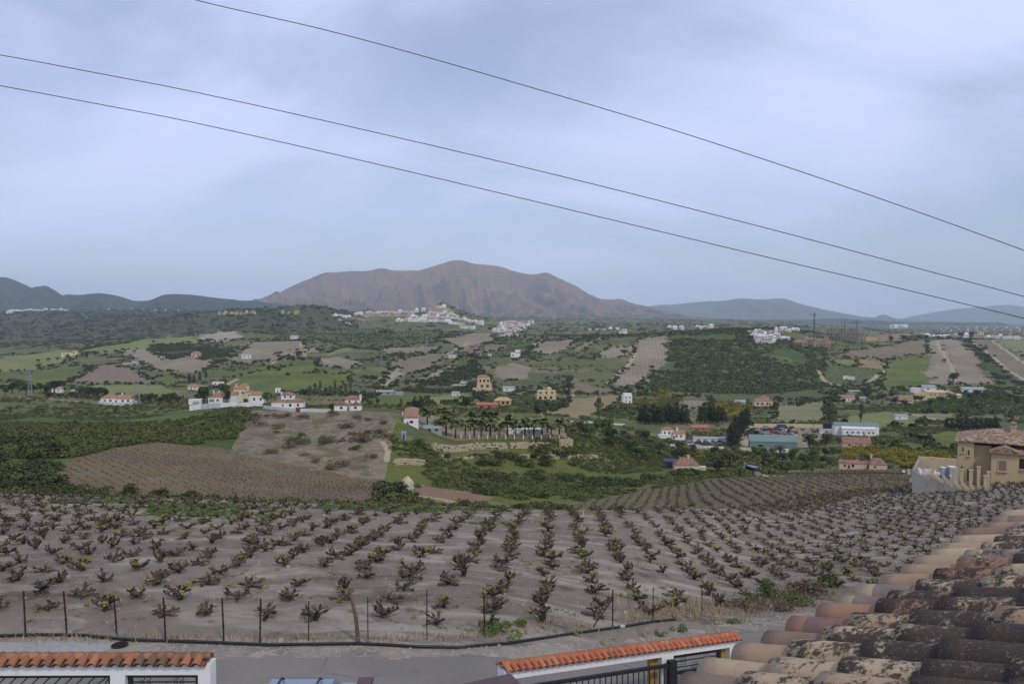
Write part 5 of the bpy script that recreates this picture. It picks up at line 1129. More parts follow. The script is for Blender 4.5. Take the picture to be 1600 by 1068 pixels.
# ------------------------------------------------------------------ the yellow house at the right edge and its walls
def yellow_house():
    Yh = 108.0; s = Yh / F; c = at(1546, 758, Yh)
    th = math.atan2(c.x, c.y); sx_ = s * math.cos(th); root = tag(empty('yellow_house', (c.x, c.y, c.z), -th), 'ochre villa with mottled tile roof at the right edge', 'house')
    X = lambda x: (x - 1546) * sx_; Z = lambda y: (758 - y) * s * 1.0
    b = MB(); dark = OCHRE_H
    def blk(x0, x1, ytop, y0, dep): b.box(((X(x0) + X(x1)) / 2, y0 + dep / 2, -1.5), (X(x1) - X(x0), dep, Z(ytop) + 1.5))
    blk(1493, 1520, 695, 2.2, 9.0); blk(1520, 1548, 700, 2.9, 7.0); blk(1548, 1590, 706, 0.0, 11.2); blk(1590, 1665, 708, 1.3, 9.9)
    # gable wall of the front wing
    g = [(X(1548), 0.0, Z(706)), (X(1590), 0.0, Z(706)), (X(1568), 0.0, Z(699.5))]; b.poly(g); 
    b.build('wall', dark, root)
    def roof(pts, th=0.16):
        m = MB(); up = [(p[0], p[1], p[2] + th) for p in pts]; m.poly(up); m.poly(pts[::-1])
        for k in range(len(pts)): m.poly([pts[k], pts[(k + 1) % len(pts)], up[(k + 1) % len(pts)], up[k]])
        return m
    e = 0.35
    def hiproof(x0, x1, y0, y1, ze, zr, axis='hip'):
        m = MB(); gable(m, X(x0), X(x1), y0, y1, ze, zr - ze, axis, e, 0, 0.16); return m.build('roof', MOTTLE, root)
    r1 = hiproof(1493, 1665, 2.2, 11.4, Z(695) + .004, Z(679), 'hip')
    hiproof(1549, 1590, -0.05, 6.0, Z(706) + .006, Z(697), 'y')
    m = MB(); gable(m, X(1590.5), X(1665), 1.3, 4.2, Z(708) + .01, Z(696) - Z(708), 'shed', .3, 0, .14); m.build('roof', MOTTLE, root); pass
    ch = MB(); cx = X(1583); ch.box((cx, 6.2, Z(690)), (0.62, 0.62, Z(672) - Z(690))); ch.box((cx, 6.2, Z(672) + .003), (0.85, 0.85, 0.12)); 
    for sx in (-.25, .25): ch.box((cx + sx, 6.2, Z(672) + .124), (0.12, 0.5, 0.3))
    m2 = MB(); gable(m2, cx - .3, cx + .3, 5.9, 6.5, Z(672) + .427, 0.28, 'hip', 0.15); ch.V, ch.F, ch.M = ch.V, ch.F, ch.M
    co = ch.build('chimney', BEIGE, r1); m2.build('chimney_cap', TERRA, co)
    def win(x0, x1, y0, y1, yy, shutter=False):
        f = MB(); f.box(((X(x0) + X(x1)) / 2, yy - 0.03, Z(y1) - 0.10), (X(x1) - X(x0) + 0.24, 0.08, Z(y0) - Z(y1) + 0.2)); w_ = f.build('window', BEIGE, root)
        p = MB(); p.box(((X(x0) + X(x1)) / 2, yy - 0.075, Z(y1)), (X(x1) - X(x0), 0.03, Z(y0) - Z(y1))); p.build('shutter' if shutter else 'pane', plain('grey_shutter', srgb((142, 118, 104)), 0.6) if shutter else GLASS, w_)
        q = MB(); q.box(((X(x0) + X(x1)) / 2, yy - 0.12, Z(y1) - 0.17), (X(x1) - X(x0) + 0.36, 0.2, 0.07)); q.build('sill', BEIGE, w_)
    win(1560, 1572, 717, 733, 0.0, True); win(1592, 1606, 714, 730, 1.3)
    win(1501, 1503.4, 704, 712, 2.2); win(1510.6, 1513, 708, 717, 2.2)
    for x0, x1, yt in ((1499.5, 1502, 735), (1509.5, 1512.5, 739)):
        p = MB(); p.box((X((x0 + x1) / 2), 2.17, 0.0), (X(x1) - X(x0), 0.06, Z(yt))); p.build('door', DOORB, root)
    KEEP.append((c.x + 5, c.y + 5, 13))
    rz_ = -th
    # stepped garden wall: concrete below, beige bands above, pillars at each step
    Yw = 101.0; sw = Yw / F; o = at(1425, 764, Yw); root = tag(empty('stepped_wall', (o.x, o.y, o.z), rz_), 'stepped concrete garden wall with beige pillars before the ochre villa', 'wall')
    PX = [(1425,1454,733,747,0),(1454,1476,733,746,0),(1476,1490,738,751,0),(1490,1503,741,752,0),(1503,1516,743,754,0),(1516,1528,745,755,0),(1528,1541,744,757,0)]
    cb = MB()
    def prism(m, x0, x1, zb0, zb1, zt0, zt1, y0, y1):
        v = [(x0, y0, zb0), (x1, y0, zb1), (x1, y1, zb1), (x0, y1, zb0), (x0, y0, zt0), (x1, y0, zt1), (x1, y1, zt1), (x0, y1, zt0)]; n = len(m.V); m.V += v
        for f in ((3, 2, 1, 0), (4, 5, 6, 7), (0, 1, 5, 4), (1, 2, 6, 5), (2, 3, 7, 6), (3, 0, 4, 7)): m.F.append(tuple(n + i for i in f)); m.M.append(0)
    xw = lambda x: (x - 1425) * sw * math.cos(rz_); zw = lambda y: (764 - y) * sw
    for k, (x0, x1, ya, yb, _) in enumerate(PX):
        band = 0 if k == 0 else 7
        prism(cb, xw(x0), xw(x1) - 0.004, -1.5, -1.5, zw(ya + band), zw(yb + band * 0.8), 0.02 * (k % 2), 0.28 + 0.02 * (k % 2))
        if band:
            m = MB(); prism(m, xw(x0), xw(x1) - 0.004, zw(ya + band) + .003, zw(yb + band * 0.8) + .003, zw(ya), zw(yb), -0.015 + 0.02 * (k % 2), 0.30 + 0.02 * (k % 2)); m.build('band', BEIGE, root)
    cb.build('concrete_wall', CONC, root)
    m = MB(); prism(m, xw(1425), xw(1425) + 0.28, -1.5, -1.5, zw(733), zw(733), 0.3, 9.0); m.build('side_wall', CONC, root)
    m = MB(); prism(m, xw(1425) + 0.003, xw(1492), -1.5, -1.5, zw(729), zw(728), 9.0, 9.3); m.build('back_wall', BEIGE, root)
    for x, yt, yb, yy in ((1456,718,740,3.0),(1491,727,742,0.1),(1504,727,743,0.1),(1518,727,745,0.1),(1530,721,748,0.1),(1540.5,733,763,-0.1),(1545,728,757,0.6)):
        m = MB(); m.box((xw(x), yy + 0.14, -1.0), (0.36, 0.36, zw(yt) + 1.0)); m.box((xw(x), yy + 0.14, zw(yt) + .003), (0.46, 0.46, 0.08)); m.build('pillar', BEIGE, root)
    bl = plain('pale_blue_wrap', srgb((160, 166, 178)), 0.5)
    for x, w_, h_, lb in ((1472, 0.8, 0.5, 'pale blue wrapped pallet in the walled yard, left one'), (1486, 1.1, 0.7, 'pale blue wrapped pallet in the walled yard, right one')):
        q = Vector((o.x, o.y, o.z + zw(741))) + Matrix.Rotation(rz_, 3, 'Z') @ Vector((xw(x), 4.5, 0)); r = tag(empty('wrapped_pallet', q), lb, 'pallet', 'wrapped pallets in the villa yard')
        m = MB(); m.box((0, 0, -1.6), (w_, w_, h_ + 1.6), taper=0.94); m.build('wrap', bl, r); m = MB(); m.box((0, 0, h_ + .003), (w_ * 0.8, w_ * 0.8, 0.06)); m.build('lid', WHITE2, r)
    rr = random.Random(2); m = MB()
    for k in range(70):
        m.box((rr.gauss(0, .9), rr.gauss(0, .8), -0.5 + 0.5 * math.exp(-rr.random() * 2)), (rr.uniform(.2, .5), rr.uniform(.2, .5), rr.uniform(.15, .4)), rr.uniform(0, 3), taper=0.8)
    q = m.build('rubble_heap', WHITE2, None, tuple(Vector((o.x, o.y, o.z + zw(742))) + Matrix.Rotation(rz_, 3, 'Z') @ Vector((xw(1447), 4.0, 0)))); tag(q, 'heap of pale rubble inside the stepped wall', 'rubble', None, 'stuff')
    KEEP.append((o.x + 5, o.y + 4, 9))
yellow_house()
# ------------------------------------------------------------------ palm terrace: long house, marquee, railing, stone walls, hut
STONE = wall_mat('rubble_stone', srgb((172, 158, 132)), srgb((122, 110, 90)), 0.8, 1.5)
def stones_wall(label, p0, p1, hpx, yr, rr, gaps=0.2):
    A = ray(*p0, *yr); B = ray(*p1, *yr); L = (B - A).length; s = A.y / F; h = hpx * s; d = (B - A).normalized(); rz = math.atan2(d.y, d.x); m = MB(); z = -0.4
    while z < h:
        rh = rr.uniform(0.32, 0.5); t = rr.uniform(-.3, 0)
        while t < L:
            w_ = rr.uniform(0.4, 1.0)
            if rr.random() > gaps:
                c = A.lerp(B, min(max((t + w_ / 2) / L, 0), 1)); m.box((c.x - A.x, c.y - A.y + z * 0.28 + rr.uniform(-.1, .1), H(c.x, c.y) - A.z + z), (w_ * 0.95, 0.9, rh * 0.94), rz + rr.uniform(-.06, .06), taper=rr.uniform(0.72, 0.92))
            t += w_
        z += rh
    tag(m.build('stone_wall', STONE, None, A), label, 'wall', 'rubble retaining walls of the palm terrace')
def terrace():
    rr = random.Random(9)
    house('long_house', 'long tile roofed house seen end on beside the palms', 'house', 643, 686, [(-12,11,12,'y',3,130,0)], [(0,4,5,4,0)], [(-6,3,6,0)], [], WHITE, TERRA, 0.05, (225, 300))
    house('paved_shed', 'grey shed roof beside the long tile roofed house', 'shed', 676, 680, [(-15,14,6,'shed',4,22,0)], [(-5,2,5,3,0),(6,2,5,3,0)], [], [], GREYM, GREYM, 0, (232, 330))
    house('marquee', 'long low white building behind the palm trunks', 'building', 819, 679, [(-26,26,8,'shed',1,14,0)], [(-16,2.5,2,3,0),(-4,2.5,2,3,0),(8,2.5,2,3,0)], [], [], WHITE, WHITE2, 0, (240, 340))
    house('garden_house', 'pinkish roofed house half hidden by the palms', 'house', 752, 672, [(-22,20,8,'hip',6,20,0)], [(-12,3,3,3,0),(4,3,3,3,0)], [], [], PINK, TERRA, 0, (262, 345))
    house('water_cabinet', 'small pale blue cabinet below the long tile roofed house', 'cabinet', 631, 699, [(-3.5,3.5,10,'flat',1,4,0)], [], [(0,3,8,0,bpy.data.materials['blue_sheet'])], [], plain('pale_blue_paint', srgb((160, 174, 190)), 0.6), None, 0, (205, 280))
    # railing
    P = [ray(x, 685.5, 228, 300) for x in range(622, 898, 14)]; P = [Vector((p.x, min(max(p.y, 238), 252), 0)) for p in P]; P = [Vector((p.x, p.y, H(p.x, p.y))) for p in P]
    root = tag(empty('terrace_railing', P[0]), 'beige railing with white posts along the palm terrace edge', 'railing')
    for a, c in zip(P[:-1], P[1:]):
        m = MB(); m.tube([tuple(a - P[0] + Vector((0, 0, .75))), tuple(c - P[0] + Vector((0, 0, .75)))], 0.07, 6); m.tube([tuple(a - P[0] + Vector((0, 0, .3))), tuple(c - P[0] + Vector((0, 0, .3)))], 0.05, 6); m.build('rail', BEIGE, root)
    for a in P:
        m = MB(); q = a - P[0]; m.box((q.x, q.y, q.z - 0.4), (0.28, 0.28, 1.6)); m.box((q.x, q.y, q.z + 1.203), (0.36, 0.36, 0.08)); m.build('post', WHITE2, root)
    yr = (205, 262)
    for lb, a, c, h in (('upper rubble wall, longest pale stretch under the terrace railing', (676, 701), (746, 701), 10), ('upper rubble wall, second stretch from the left', (748, 701), (792, 701), 9), ('upper rubble wall, low third stretch from the left', (798, 700), (856, 700), 8),
                        ('battered rubble wall end at the right of the palm terrace', (876, 697), (893, 696), 10), ('lower rubble wall at the left beside the grass strip', (617, 726), (661, 726), 8), ('lower rubble wall, thin middle line of stones', (690, 715), (748, 715), 3),
                        ('lower rubble wall, long pale stretch at the right', (842, 719), (932, 716), 6), ('lower rubble wall, thin line right of the middle', (768, 714), (826, 715), 3)):
        stones_wall(lb, a, c, h, (150, 262) if a[0] < 640 else yr, rr)
    # stone hut
    p = ray(640, 768, 110, 190); s = p.y / F; root = tag(empty('stone_hut', p, 0.45), 'small ruined stone hut with pointed top beside a round bush', 'hut')
    m = MB(); m.box((0, 1.0, -0.5), (15 * s, 2.0, 15 * s + 0.5), taper=0.9)
    for kk in range(26): m.box((rr.uniform(-7, 7) * s, rr.choice((0.0, 0.02)) + rr.uniform(0, .1), rr.uniform(0, 13) * s), (rr.uniform(.25, .5), .16, rr.uniform(.18, .34)), rr.uniform(-.1, .1))
    m.build('wall', wall_mat('pale_ruin', srgb((186, 180, 168)), srgb((130, 122, 108)), .8, 1.2), root)
    m = MB(); gable(m, -6.2 * s, 6.2 * s, 0.14, 1.86, 15 * s + .004, 8 * s, 'hip', 0.02); m.build('roof', BEIGE, root)
    m = MB(); m.box((1.5 * s, 0.06, 0.0), (4 * s, 0.12, 10 * s)); m.build('door', plain('dark_opening', srgb((58, 52, 48)), 0.9), root)
    KEEP.append((p.x, p.y, 2.5))
terrace()
# ------------------------------------------------------------------ vehicles of the valley
def small_car(name, label, cat, p, rz, L, W, Hh, mat, group=None, boxy=False, me=None):
    if me is None:
        m = MB(); z0 = 0.28; hb = Hh * 0.58
        m.box((0, 0, z0), (L, W, hb - z0), taper=0.97)
        m.box((-0.05 * L if not boxy else -0.04 * L, 0, hb + .003), (L * (0.60 if not boxy else 0.88), W * 0.92, Hh - hb), 0, 1, taper=0.80 if not boxy else 0.93)
        m.box((-0.05 * L if not boxy else -0.04 * L, 0, Hh + .006), (L * (0.47 if not boxy else 0.8), W * 0.73, 0.03))
        for sx in (-0.3, 0.3):
            for sy in (-0.5, 0.5): m.tube([(sx * L, sy * W * 0.82, 0.32), (sx * L, sy * W * 1.02, 0.32)], 0.32, 10, 2)
        me = m.mesh(name, [mat, GLASS, bpy.data.materials['tyre_rubber']])
    o = link(name, me, None, p); o.rotation_euler = (0, 0, rz); tag(o, label, cat, group); return o
def vehicles():
    rr = random.Random(14)
    small_car('van', 'blue grey van on the pale track by the lower field', 'van', ray(1175, 741, 170, 300), 1.9, 4.6, 1.9, 2.1, plain('blue_grey_paint', srgb((120, 138, 152)), 0.4), None, True)
    small_car('parked_car', 'white car on the grass below the scrapyard', 'car', ray(1224, 722, 200, 330), 0.2, 4.6, 1.8, 1.45, plain('white_paint', srgb((216, 216, 214)), 0.3))
    small_car('van', 'white van half behind bushes left of the white car', 'van', ray(1202, 724, 200, 330), 0.1, 4.4, 1.8, 1.8, bpy.data.materials['white_paint'], None, True)
    cols = [srgb(c) for c in ((170, 172, 176), (60, 66, 80), (120, 52, 50), (200, 200, 198), (84, 96, 120), (48, 48, 52), (140, 140, 132))]
    pm = [plain('wreck_paint', c, 0.5) for c in cols]; protos = []
    for m_ in pm:
        o = small_car('wrecked_car', '', 'car', (0, 0, 0), 0, 4.3, 1.7, 1.35, m_); protos.append(o.data); bpy.data.objects.remove(o)
    for r, (yy, xs) in enumerate(((672, np.linspace(1182, 1236, 11)), (676, np.linspace(1180, 1240, 11)), (680.5, np.linspace(1179, 1244, 12)))):
        for n, x in enumerate(xs):
            p = ray(x + rr.uniform(-1.5, 1.5), yy + rr.uniform(-.6, .6), 300, 560); lv = 1 if rr.random() < 0.3 else 0
            o = small_car('wrecked_car', 'wrecked car, %s from the left in the %s row of the scrapyard' % (ORD[n], ('back', 'middle', 'front')[r]), 'car', p + Vector((0, 0, lv * 1.1)), rr.uniform(0, 6.28), 0, 0, 0, None, 'wrecked cars piled in the scrapyard', False, protos[rr.randrange(7)])
            o.rotation_euler.x = rr.uniform(-.15, .15); o.rotation_euler.y = rr.uniform(-.12, .12)
    for n, x in enumerate((1256, 1262, 1268, 1274, 1280)):
        small_car('wrecked_car', 'car standing right of the wreck piles, %s from the left' % ORD[n], 'car', ray(x, 674 + rr.uniform(-2, 2), 300, 560), rr.uniform(0, 6.28), 0, 0, 0, None, 'wrecked cars piled in the scrapyard', False, protos[(n * 3) % 7])
    for n, x in enumerate((1076, 1092, 1104, 1118, 1130)):
        small_car('parked_car', 'car parked by the greenhouse yard, %s from the left' % ORD[n], 'car', ray(x, 694, 250, 480), rr.uniform(0, 6.28), 0, 0, 0, None, 'cars parked by the greenhouse yard', False, protos[(n * 2) % 7])
vehicles()
# ------------------------------------------------------------------ towns, building site, cranes, pylons
def town():
    rr = random.Random(31); P = []
    for k in range(9):
        m = MB(); w_, d, h = rr.uniform(.9, 1.3), rr.uniform(.8, 1.1), rr.uniform(.55, .9)
        m.box((0, d / 2, -0.4), (w_, d, h + 0.4)); 
        if k % 3 == 0: m.box((w_ * 0.15, d * 0.6, h + .002), (w_ * 0.6, d * 0.6, 0.35)); rt = 'flat'
        elif k % 3 == 1: gable(m, -w_ / 2, w_ / 2, 0, d, h + .002, .22, 'x', .03, 1, .03)
        else: gable(m, -w_ / 2, w_ / 2, 0, d, h + .002, .25, 'hip', .03, 1, .03)
        for x in (-.3, 0, .3):
            for z in ((.12, .48) if h > .7 else (.2,)): m.box((x * w_, -.005, z), (.13, .02, .2), 0, 2)
        P.append(m)
    kinds = {'white': [WHITE, TERRA], 'pink': [PINK, TERRA], 'pale': [WHITE2, BROWNR], 'tan': [BEIGE, TERRA], 'brick': [BRICKY, BRICKY], 'whiteflat': [WHITE, WHITE2]}
    M = {}
    for kn, (wm, rm) in kinds.items(): M[kn] = [m.mesh('house', [wm, rm, GLASS]) for m in P]
    def row(kind, desc, place, x0, x1, y0, y1, n, wpx, yr, group, cat='house'):
        xs = np.linspace(x0, x1, n) if n > 1 else [(x0 + x1) / 2]
        for k, x in enumerate(xs):
            t = k / max(n - 1, 1); y = y0 + (y1 - y0) * t + rr.uniform(-.5, .5); p = ray(x + rr.uniform(-.8, .8), y, *yr); s = wpx * rr.uniform(.8, 1.2) * p.y / F
            o = link('town_house', M[kind][rr.randrange(9)], None, p); o.scale = (s, s, s * rr.uniform(.85, 1.15)); o.rotation_euler = (0, 0, rr.uniform(-.5, .5) - p.x / p.y * 0.5)
            which = 'the only' if n == 1 else ORD[k]
            lb = '%s house in %s' % (desc, place) if n == 1 else '%s house, %s from left in %s' % (desc, which, place)
            tag(o, lb, cat, group)
    T = (1900, 3000); g = 'houses of the hilltop town'
    row('white', 'bright', 'the peak row of the hilltop town', 681, 693, 481, 481, 3, 6, T, g); row('tan', 'tan', 'the row under the town peak', 672, 701, 486, 486.5, 6, 6, T, g)
    row('pale', 'pale', 'the second row under the town peak', 669, 706, 490.5, 491.5, 8, 6, T, g); row('white', 'white', 'the third row under the town peak', 668, 709, 495.5, 497, 9, 5.6, T, g)
    row('pale', 'pale', 'the long terrace left of the town peak', 573, 644, 490, 489, 15, 5, T, g); row('pink', 'pinkish', 'the lower terrace left of the town peak', 572, 644, 494.5, 494, 15, 5, T, g)
    row('whiteflat', 'white', 'the row topping the climbing track', 524, 545, 494, 497, 5, 6, T, g); row('whiteflat', 'white', 'the pair between track and terrace', 555, 563, 493, 493, 2, 5.5, T, g)
    row('brick', 'red brick', 'the group beside the climbing track', 546, 568, 500, 506, 5, 5.5, T, g); row('whiteflat', 'large white', 'the block left of the peak', 652, 661, 487, 487, 2, 6.5, T, g)
    row('white', 'white', 'the middle row below the peak', 623, 680, 502, 503, 10, 6.5, T, g); row('whiteflat', 'white', 'the upper middle row below the peak', 645, 664, 498.5, 498, 4, 6.5, T, g)
    row('white', 'white', 'the row right of the middle', 684, 720, 502, 508, 8, 6, T, g); row('pale', 'pale', 'the upper right block', 710, 724, 498, 500, 4, 5.5, T, g)
    row('whiteflat', 'white', 'the right end row', 729, 750, 501, 507, 5, 6, T, g); row('white', 'white', 'the lowest row of the hilltop town', 722, 741, 513, 514, 5, 6, T, g)
    g = 'houses of the second white cluster'; T = (1600, 2900)
    for r, (y, a, b_, n) in enumerate(((505, 790, 830, 9), (508.5, 784, 826, 9), (512, 780, 820, 9), (515.5, 776, 812, 8), (518.5, 772, 806, 7))):
        row('white' if r % 2 else 'pale', 'white', 'the %s row right of the hilltop town' % ORD[r], a, b_, y, y, n, 5.2, T, g)
    row('pale', 'beige', 'the line under the second cluster', 784, 805, 526, 525, 4, 6, (1300, 2600), g)
    g = 'houses of the white village on the right ridge'; T = (1000, 1345)
    for r, (y, a, b_, n) in enumerate(((520, 1174, 1212, 7), (525, 1176, 1216, 7), (530, 1182, 1232, 8), (536, 1186, 1208, 4))):
        row(('pale', 'white', 'whiteflat', 'white')[r], 'white', 'the %s row of the right ridge village' % ORD[r], a, b_, y, y, n, 7, T, g)
    row('whiteflat', 'white', 'the top row of the ridge village', 1214, 1244, 516.5, 518, 6, 6.5, (1200, 1400), g)
    g = 'brick shells around the building site'
    row('brick', 'unfinished brick', 'the front row of the building site', 1247, 1294, 541, 541, 6, 10, T, g); row('brick', 'unfinished brick', 'the second row of the building site', 1252, 1290, 535, 535, 5, 9, T, g)
    row('tan', 'tan unfinished', 'the line right of the scaffolding', 1358, 1408, 532, 531, 7, 8.5, (1100, 1500), g); row('brick', 'red brick', 'the top line right of the scaffolding', 1380, 1440, 527.5, 528, 8, 8, (1200, 1600), g)
    g = 'small houses along the middle ridge'
    row('white', 'small white', 'the line along the middle ridge', 922, 965, 516, 515, 5, 4, (1500, 3200), g); row('whiteflat', 'white', 'the pair of blocks right of the ridge house', 1048, 1064, 514, 514, 3, 6, (1300, 3200), g)
    row('whiteflat', 'white', 'the group before the blue hills', 1088, 1112, 513, 513, 5, 5, (1300, 3200), g)
    g = 'houses on the right hilltop'; T = (1350, 1700)
    row('whiteflat', 'white', 'the row above the striped vineyards', 1440, 1478, 527, 528, 5, 6, T, g); row('pink', 'pinkish', 'the pair above the hill vineyard', 1484, 1494, 528, 528, 2, 7, T, g)
    row('whiteflat', 'small white', 'front of the dark scrub strip', 1508, 1509, 529, 529, 1, 7, T, g); row('tan', 'orange', 'the hilltop beside two round trees', 1529, 1530, 528.5, 528.5, 1, 11, T, g)
    row('white', 'white', 'the right end of the hilltop', 1545, 1606, 528, 530, 8, 6.5, T, g)
    g = 'distant houses of the coast town'; 
    for r, (y, a, b_, n) in enumerate(((512.5, 1480, 1620, 16), (515, 1472, 1620, 18), (518, 1474, 1620, 18), (521.5, 1540, 1620, 10))):
        row('pale', 'tiny pale', 'the %s row of the coast town' % ORD[r], a, b_, y, y, max(5, n - 6), 2.4, (2400, 12000), g)
    row('whiteflat', 'long pale', 'the line left of the coast town', 1394, 1416, 513, 512, 4, 6, (2400, 9000), g)
    g = 'houses of the white village on the far left slope'
    row('whiteflat', 'tiny white', 'the lower line of the left village', 12, 70, 489, 482, 14, 3.4, (3000, 6000), g); row('whiteflat', 'tiny white', 'the second line of the left village', 14, 48, 486.5, 484.5, 8, 3.2, (3000, 6000), g)
    row('whiteflat', 'tiny white', 'the group beside the left village', 80, 103, 480.5, 479, 7, 3.2, (3000, 7000), g)
    row('pale', 'tiny pale', 'the line on the wooded slope', 150, 296, 483, 486, 9, 2.4, (3000, 7000), g)
    row('tan', 'tan', 'the line on the dark left ridge', 344, 394, 492, 491, 7, 5.2, (2000, 4000), 'houses on the dark left ridge'); row('tan', 'orange roofed', 'the pair on top of the dark ridge', 442, 462, 490, 490, 3, 6, (2000, 4000), 'houses on the dark left ridge')
town()
def site():
    # concrete frame under construction
    p = ray(1313, 533, 1000, 1400); s = p.y / F; root = tag(empty('concrete_frame', p, 0.1), 'unfinished concrete apartment frame wrapped in poles on the right ridge', 'building')
    levels = [(-36, 38, 0, 8), (-30, 36, 8, 14), (-16, 34, 14, 21)]
    for x0, x1, z0, z1 in levels:
        m = MB(); m.box(((x0 + x1) / 2 * s, 12 * s, z1 * s - .4), ((x1 - x0) * s, 26 * s, .4)); m.build('slab', CONC, root)
        m = MB()
        for x in np.arange(x0 + 1, x1, 5.2):
            for y in (0.5, 9, 20): m.box((x * s, y * s, z0 * s - (2.5 if z0 == 0 else 0)), (.6, .6, (z1 - z0) * s - .402 + (2.5 if z0 == 0 else 0)))
        m.build('columns', CONC, root)
        m = MB()
        for x in np.arange(x0 + 3, x1 - 4, 5.2):
            if random.random() < .6: m.box((x * s + .6, 5 * s, z0 * s), (3.4, .3, (z1 - z0) * s - .41))
        if m.V: m.build('infill', BRICKY, root)
    rr = random.Random(6)
    m = MB()
    for x in np.arange(-32, 38, 2.6):
        hh = rr.uniform(15, 27); m.box((x * s, -1.2, 0), (.22, .22, hh * s))
    m.build('scaffold_poles', plain('scaffold', srgb((176, 162, 140)), 0.7), root)
    KEEP.append((p.x, p.y + 12, 45))
    steel = plain('crane_steel', srgb((70, 80, 96)), 0.6)
    for x, yb, yt, ja, jl, lb in ((1272, 536, 491, 1.45, 9, 'tallest tower crane left of the scaffolded frame'), (1320, 522, 502, 0.15, 10, 'small tower crane behind the scaffolded frame'), (1339, 522, 496, 1.5, 9, 'slim tower crane at the right of the scaffolded frame')):
        q = ray(x, yb, 1150, 1400); s = q.y / F; h = (yb - yt) * s; r = tag(empty('tower_crane', q), lb, 'crane', 'tower cranes of the building site')
        m = MB(); wd = .65
        for sx in (-wd, wd):
            for sy in (-wd, wd): m.tube([(sx, sy, -1), (sx, sy, h)], .17, 4)
        z = 0
        while z < h - 2: m.tube([(-wd, -wd, z), (wd, -wd, z + 2)], .1, 4); m.tube([(wd, wd, z), (-wd, wd, z + 2)], .1, 4); m.tube([(-wd, wd, z), (-wd, -wd, z + 2)], .1, 4); z += 2
        m.build('mast', steel, r); jib = MB(); d = Vector((math.cos(ja), math.sin(ja), 0)); e = Vector((0, 0, h))
        jib.tube([tuple(e - d * 8), tuple(e + d * jl * 3)], .35, 4); jib.tube([tuple(e + Vector((0, 0, 4))), tuple(e + d * jl * 2.4)], .1, 4); jib.tube([tuple(e + Vector((0, 0, 4))), tuple(e - d * 7.5)], .1, 4); jib.tube([tuple(e), tuple(e + Vector((0, 0, 4.2)))], .3, 4); jib.build('jib', steel, r)
        m = MB(); m.box(tuple(e - d * 7 + Vector((0, 0, -1.6))), (1.6, 1.6, 1.5)); m.build('counterweight', CONC, r); m = MB(); m.box((1.2, 0, h - 1.9), (1.4, 1.3, 1.8)); m.build('cab', WHITE2, r)
    grey = plain('galvanised_steel', srgb((150, 154, 160)), 0.6)
    for x, yb, yt, yr, lb in ((47, 619, 573, (380, 900), 'grey lattice pylon at the far left of the valley'), (214, 632, 566, (330, 480), 'tall grey lattice pylon beside the lone white villa'), (596, 569, 545, (700, 1600), 'slim lattice pylon on the middle slope'), (667, 543, 525, (900, 2000), 'slim lattice pylon below the hilltop town')):
        q = ray(x, yb, *yr); s = q.y / F; h = (yb - yt) * s; r = tag(empty('lattice_pylon', q, .3), lb, 'pylon', 'power pylons of the valley'); m = MB(); n = 9
        tk = 0.055 + 0.00007 * q.y
        wz = lambda z: max(.25, .055 * h * (1 - z / h) ** 1.3 + .25)
        for sx in (-1, 1):
            for sy in (-1, 1): m.tube([(sx * wz(z), sy * wz(z), z - (.5 if z == 0 else 0)) for z in np.linspace(0, h, n)], tk, 4)
        for k in range(n - 1):
            z0, z1 = h * k / (n - 1), h * (k + 1) / (n - 1); a, b_ = wz(z0), wz(z1)
            m.tube([(-a, -a, z0), (b_, -b_, z1)], tk * .7, 4); m.tube([(a, -a, z0), (-b_, -b_, z1)], tk * .7, 4); m.tube([(-a, a, z0), (-b_, -b_, z1)], tk * .7, 4); m.tube([(a, -a, z0), (b_, b_, z1)], tk * .7, 4)
        m.build('tower', grey, r)
        for z, L in ((.80, .16), (.90, .13)): m = MB(); m.tube([(-L * h, 0, z * h), (0, 0, z * h + .04 * h), (L * h, 0, z * h)], tk * 1.2, 4); m.tube([(-L * h, 0, z * h), (L * h, 0, z * h)], tk, 4); m.build('cross_arm', grey, r)
    for x, yb, yt, yr, lb in ((668, 650, 630, (260, 420), 'thin pale pole behind the long tile roofed house'), (1039, 722, 692, (190, 330), 'thin dark pole beside the dark blue lean-to'), (1271, 672, 652, (320, 600), 'thin pole in the scrapyard'), (1172, 664, 636, (340, 620), 'pale pole beside the scrapyard road')):
        q = ray(x, yb, *yr); s = q.y / F; m = MB(); m.tube([(0, 0, -.4), (0, 0, (yb - yt) * s)], [.13, .09], 6); o = m.build('utility_pole', OLDWOOD, None, q); tag(o, lb, 'pole', 'utility poles of the valley')
site()
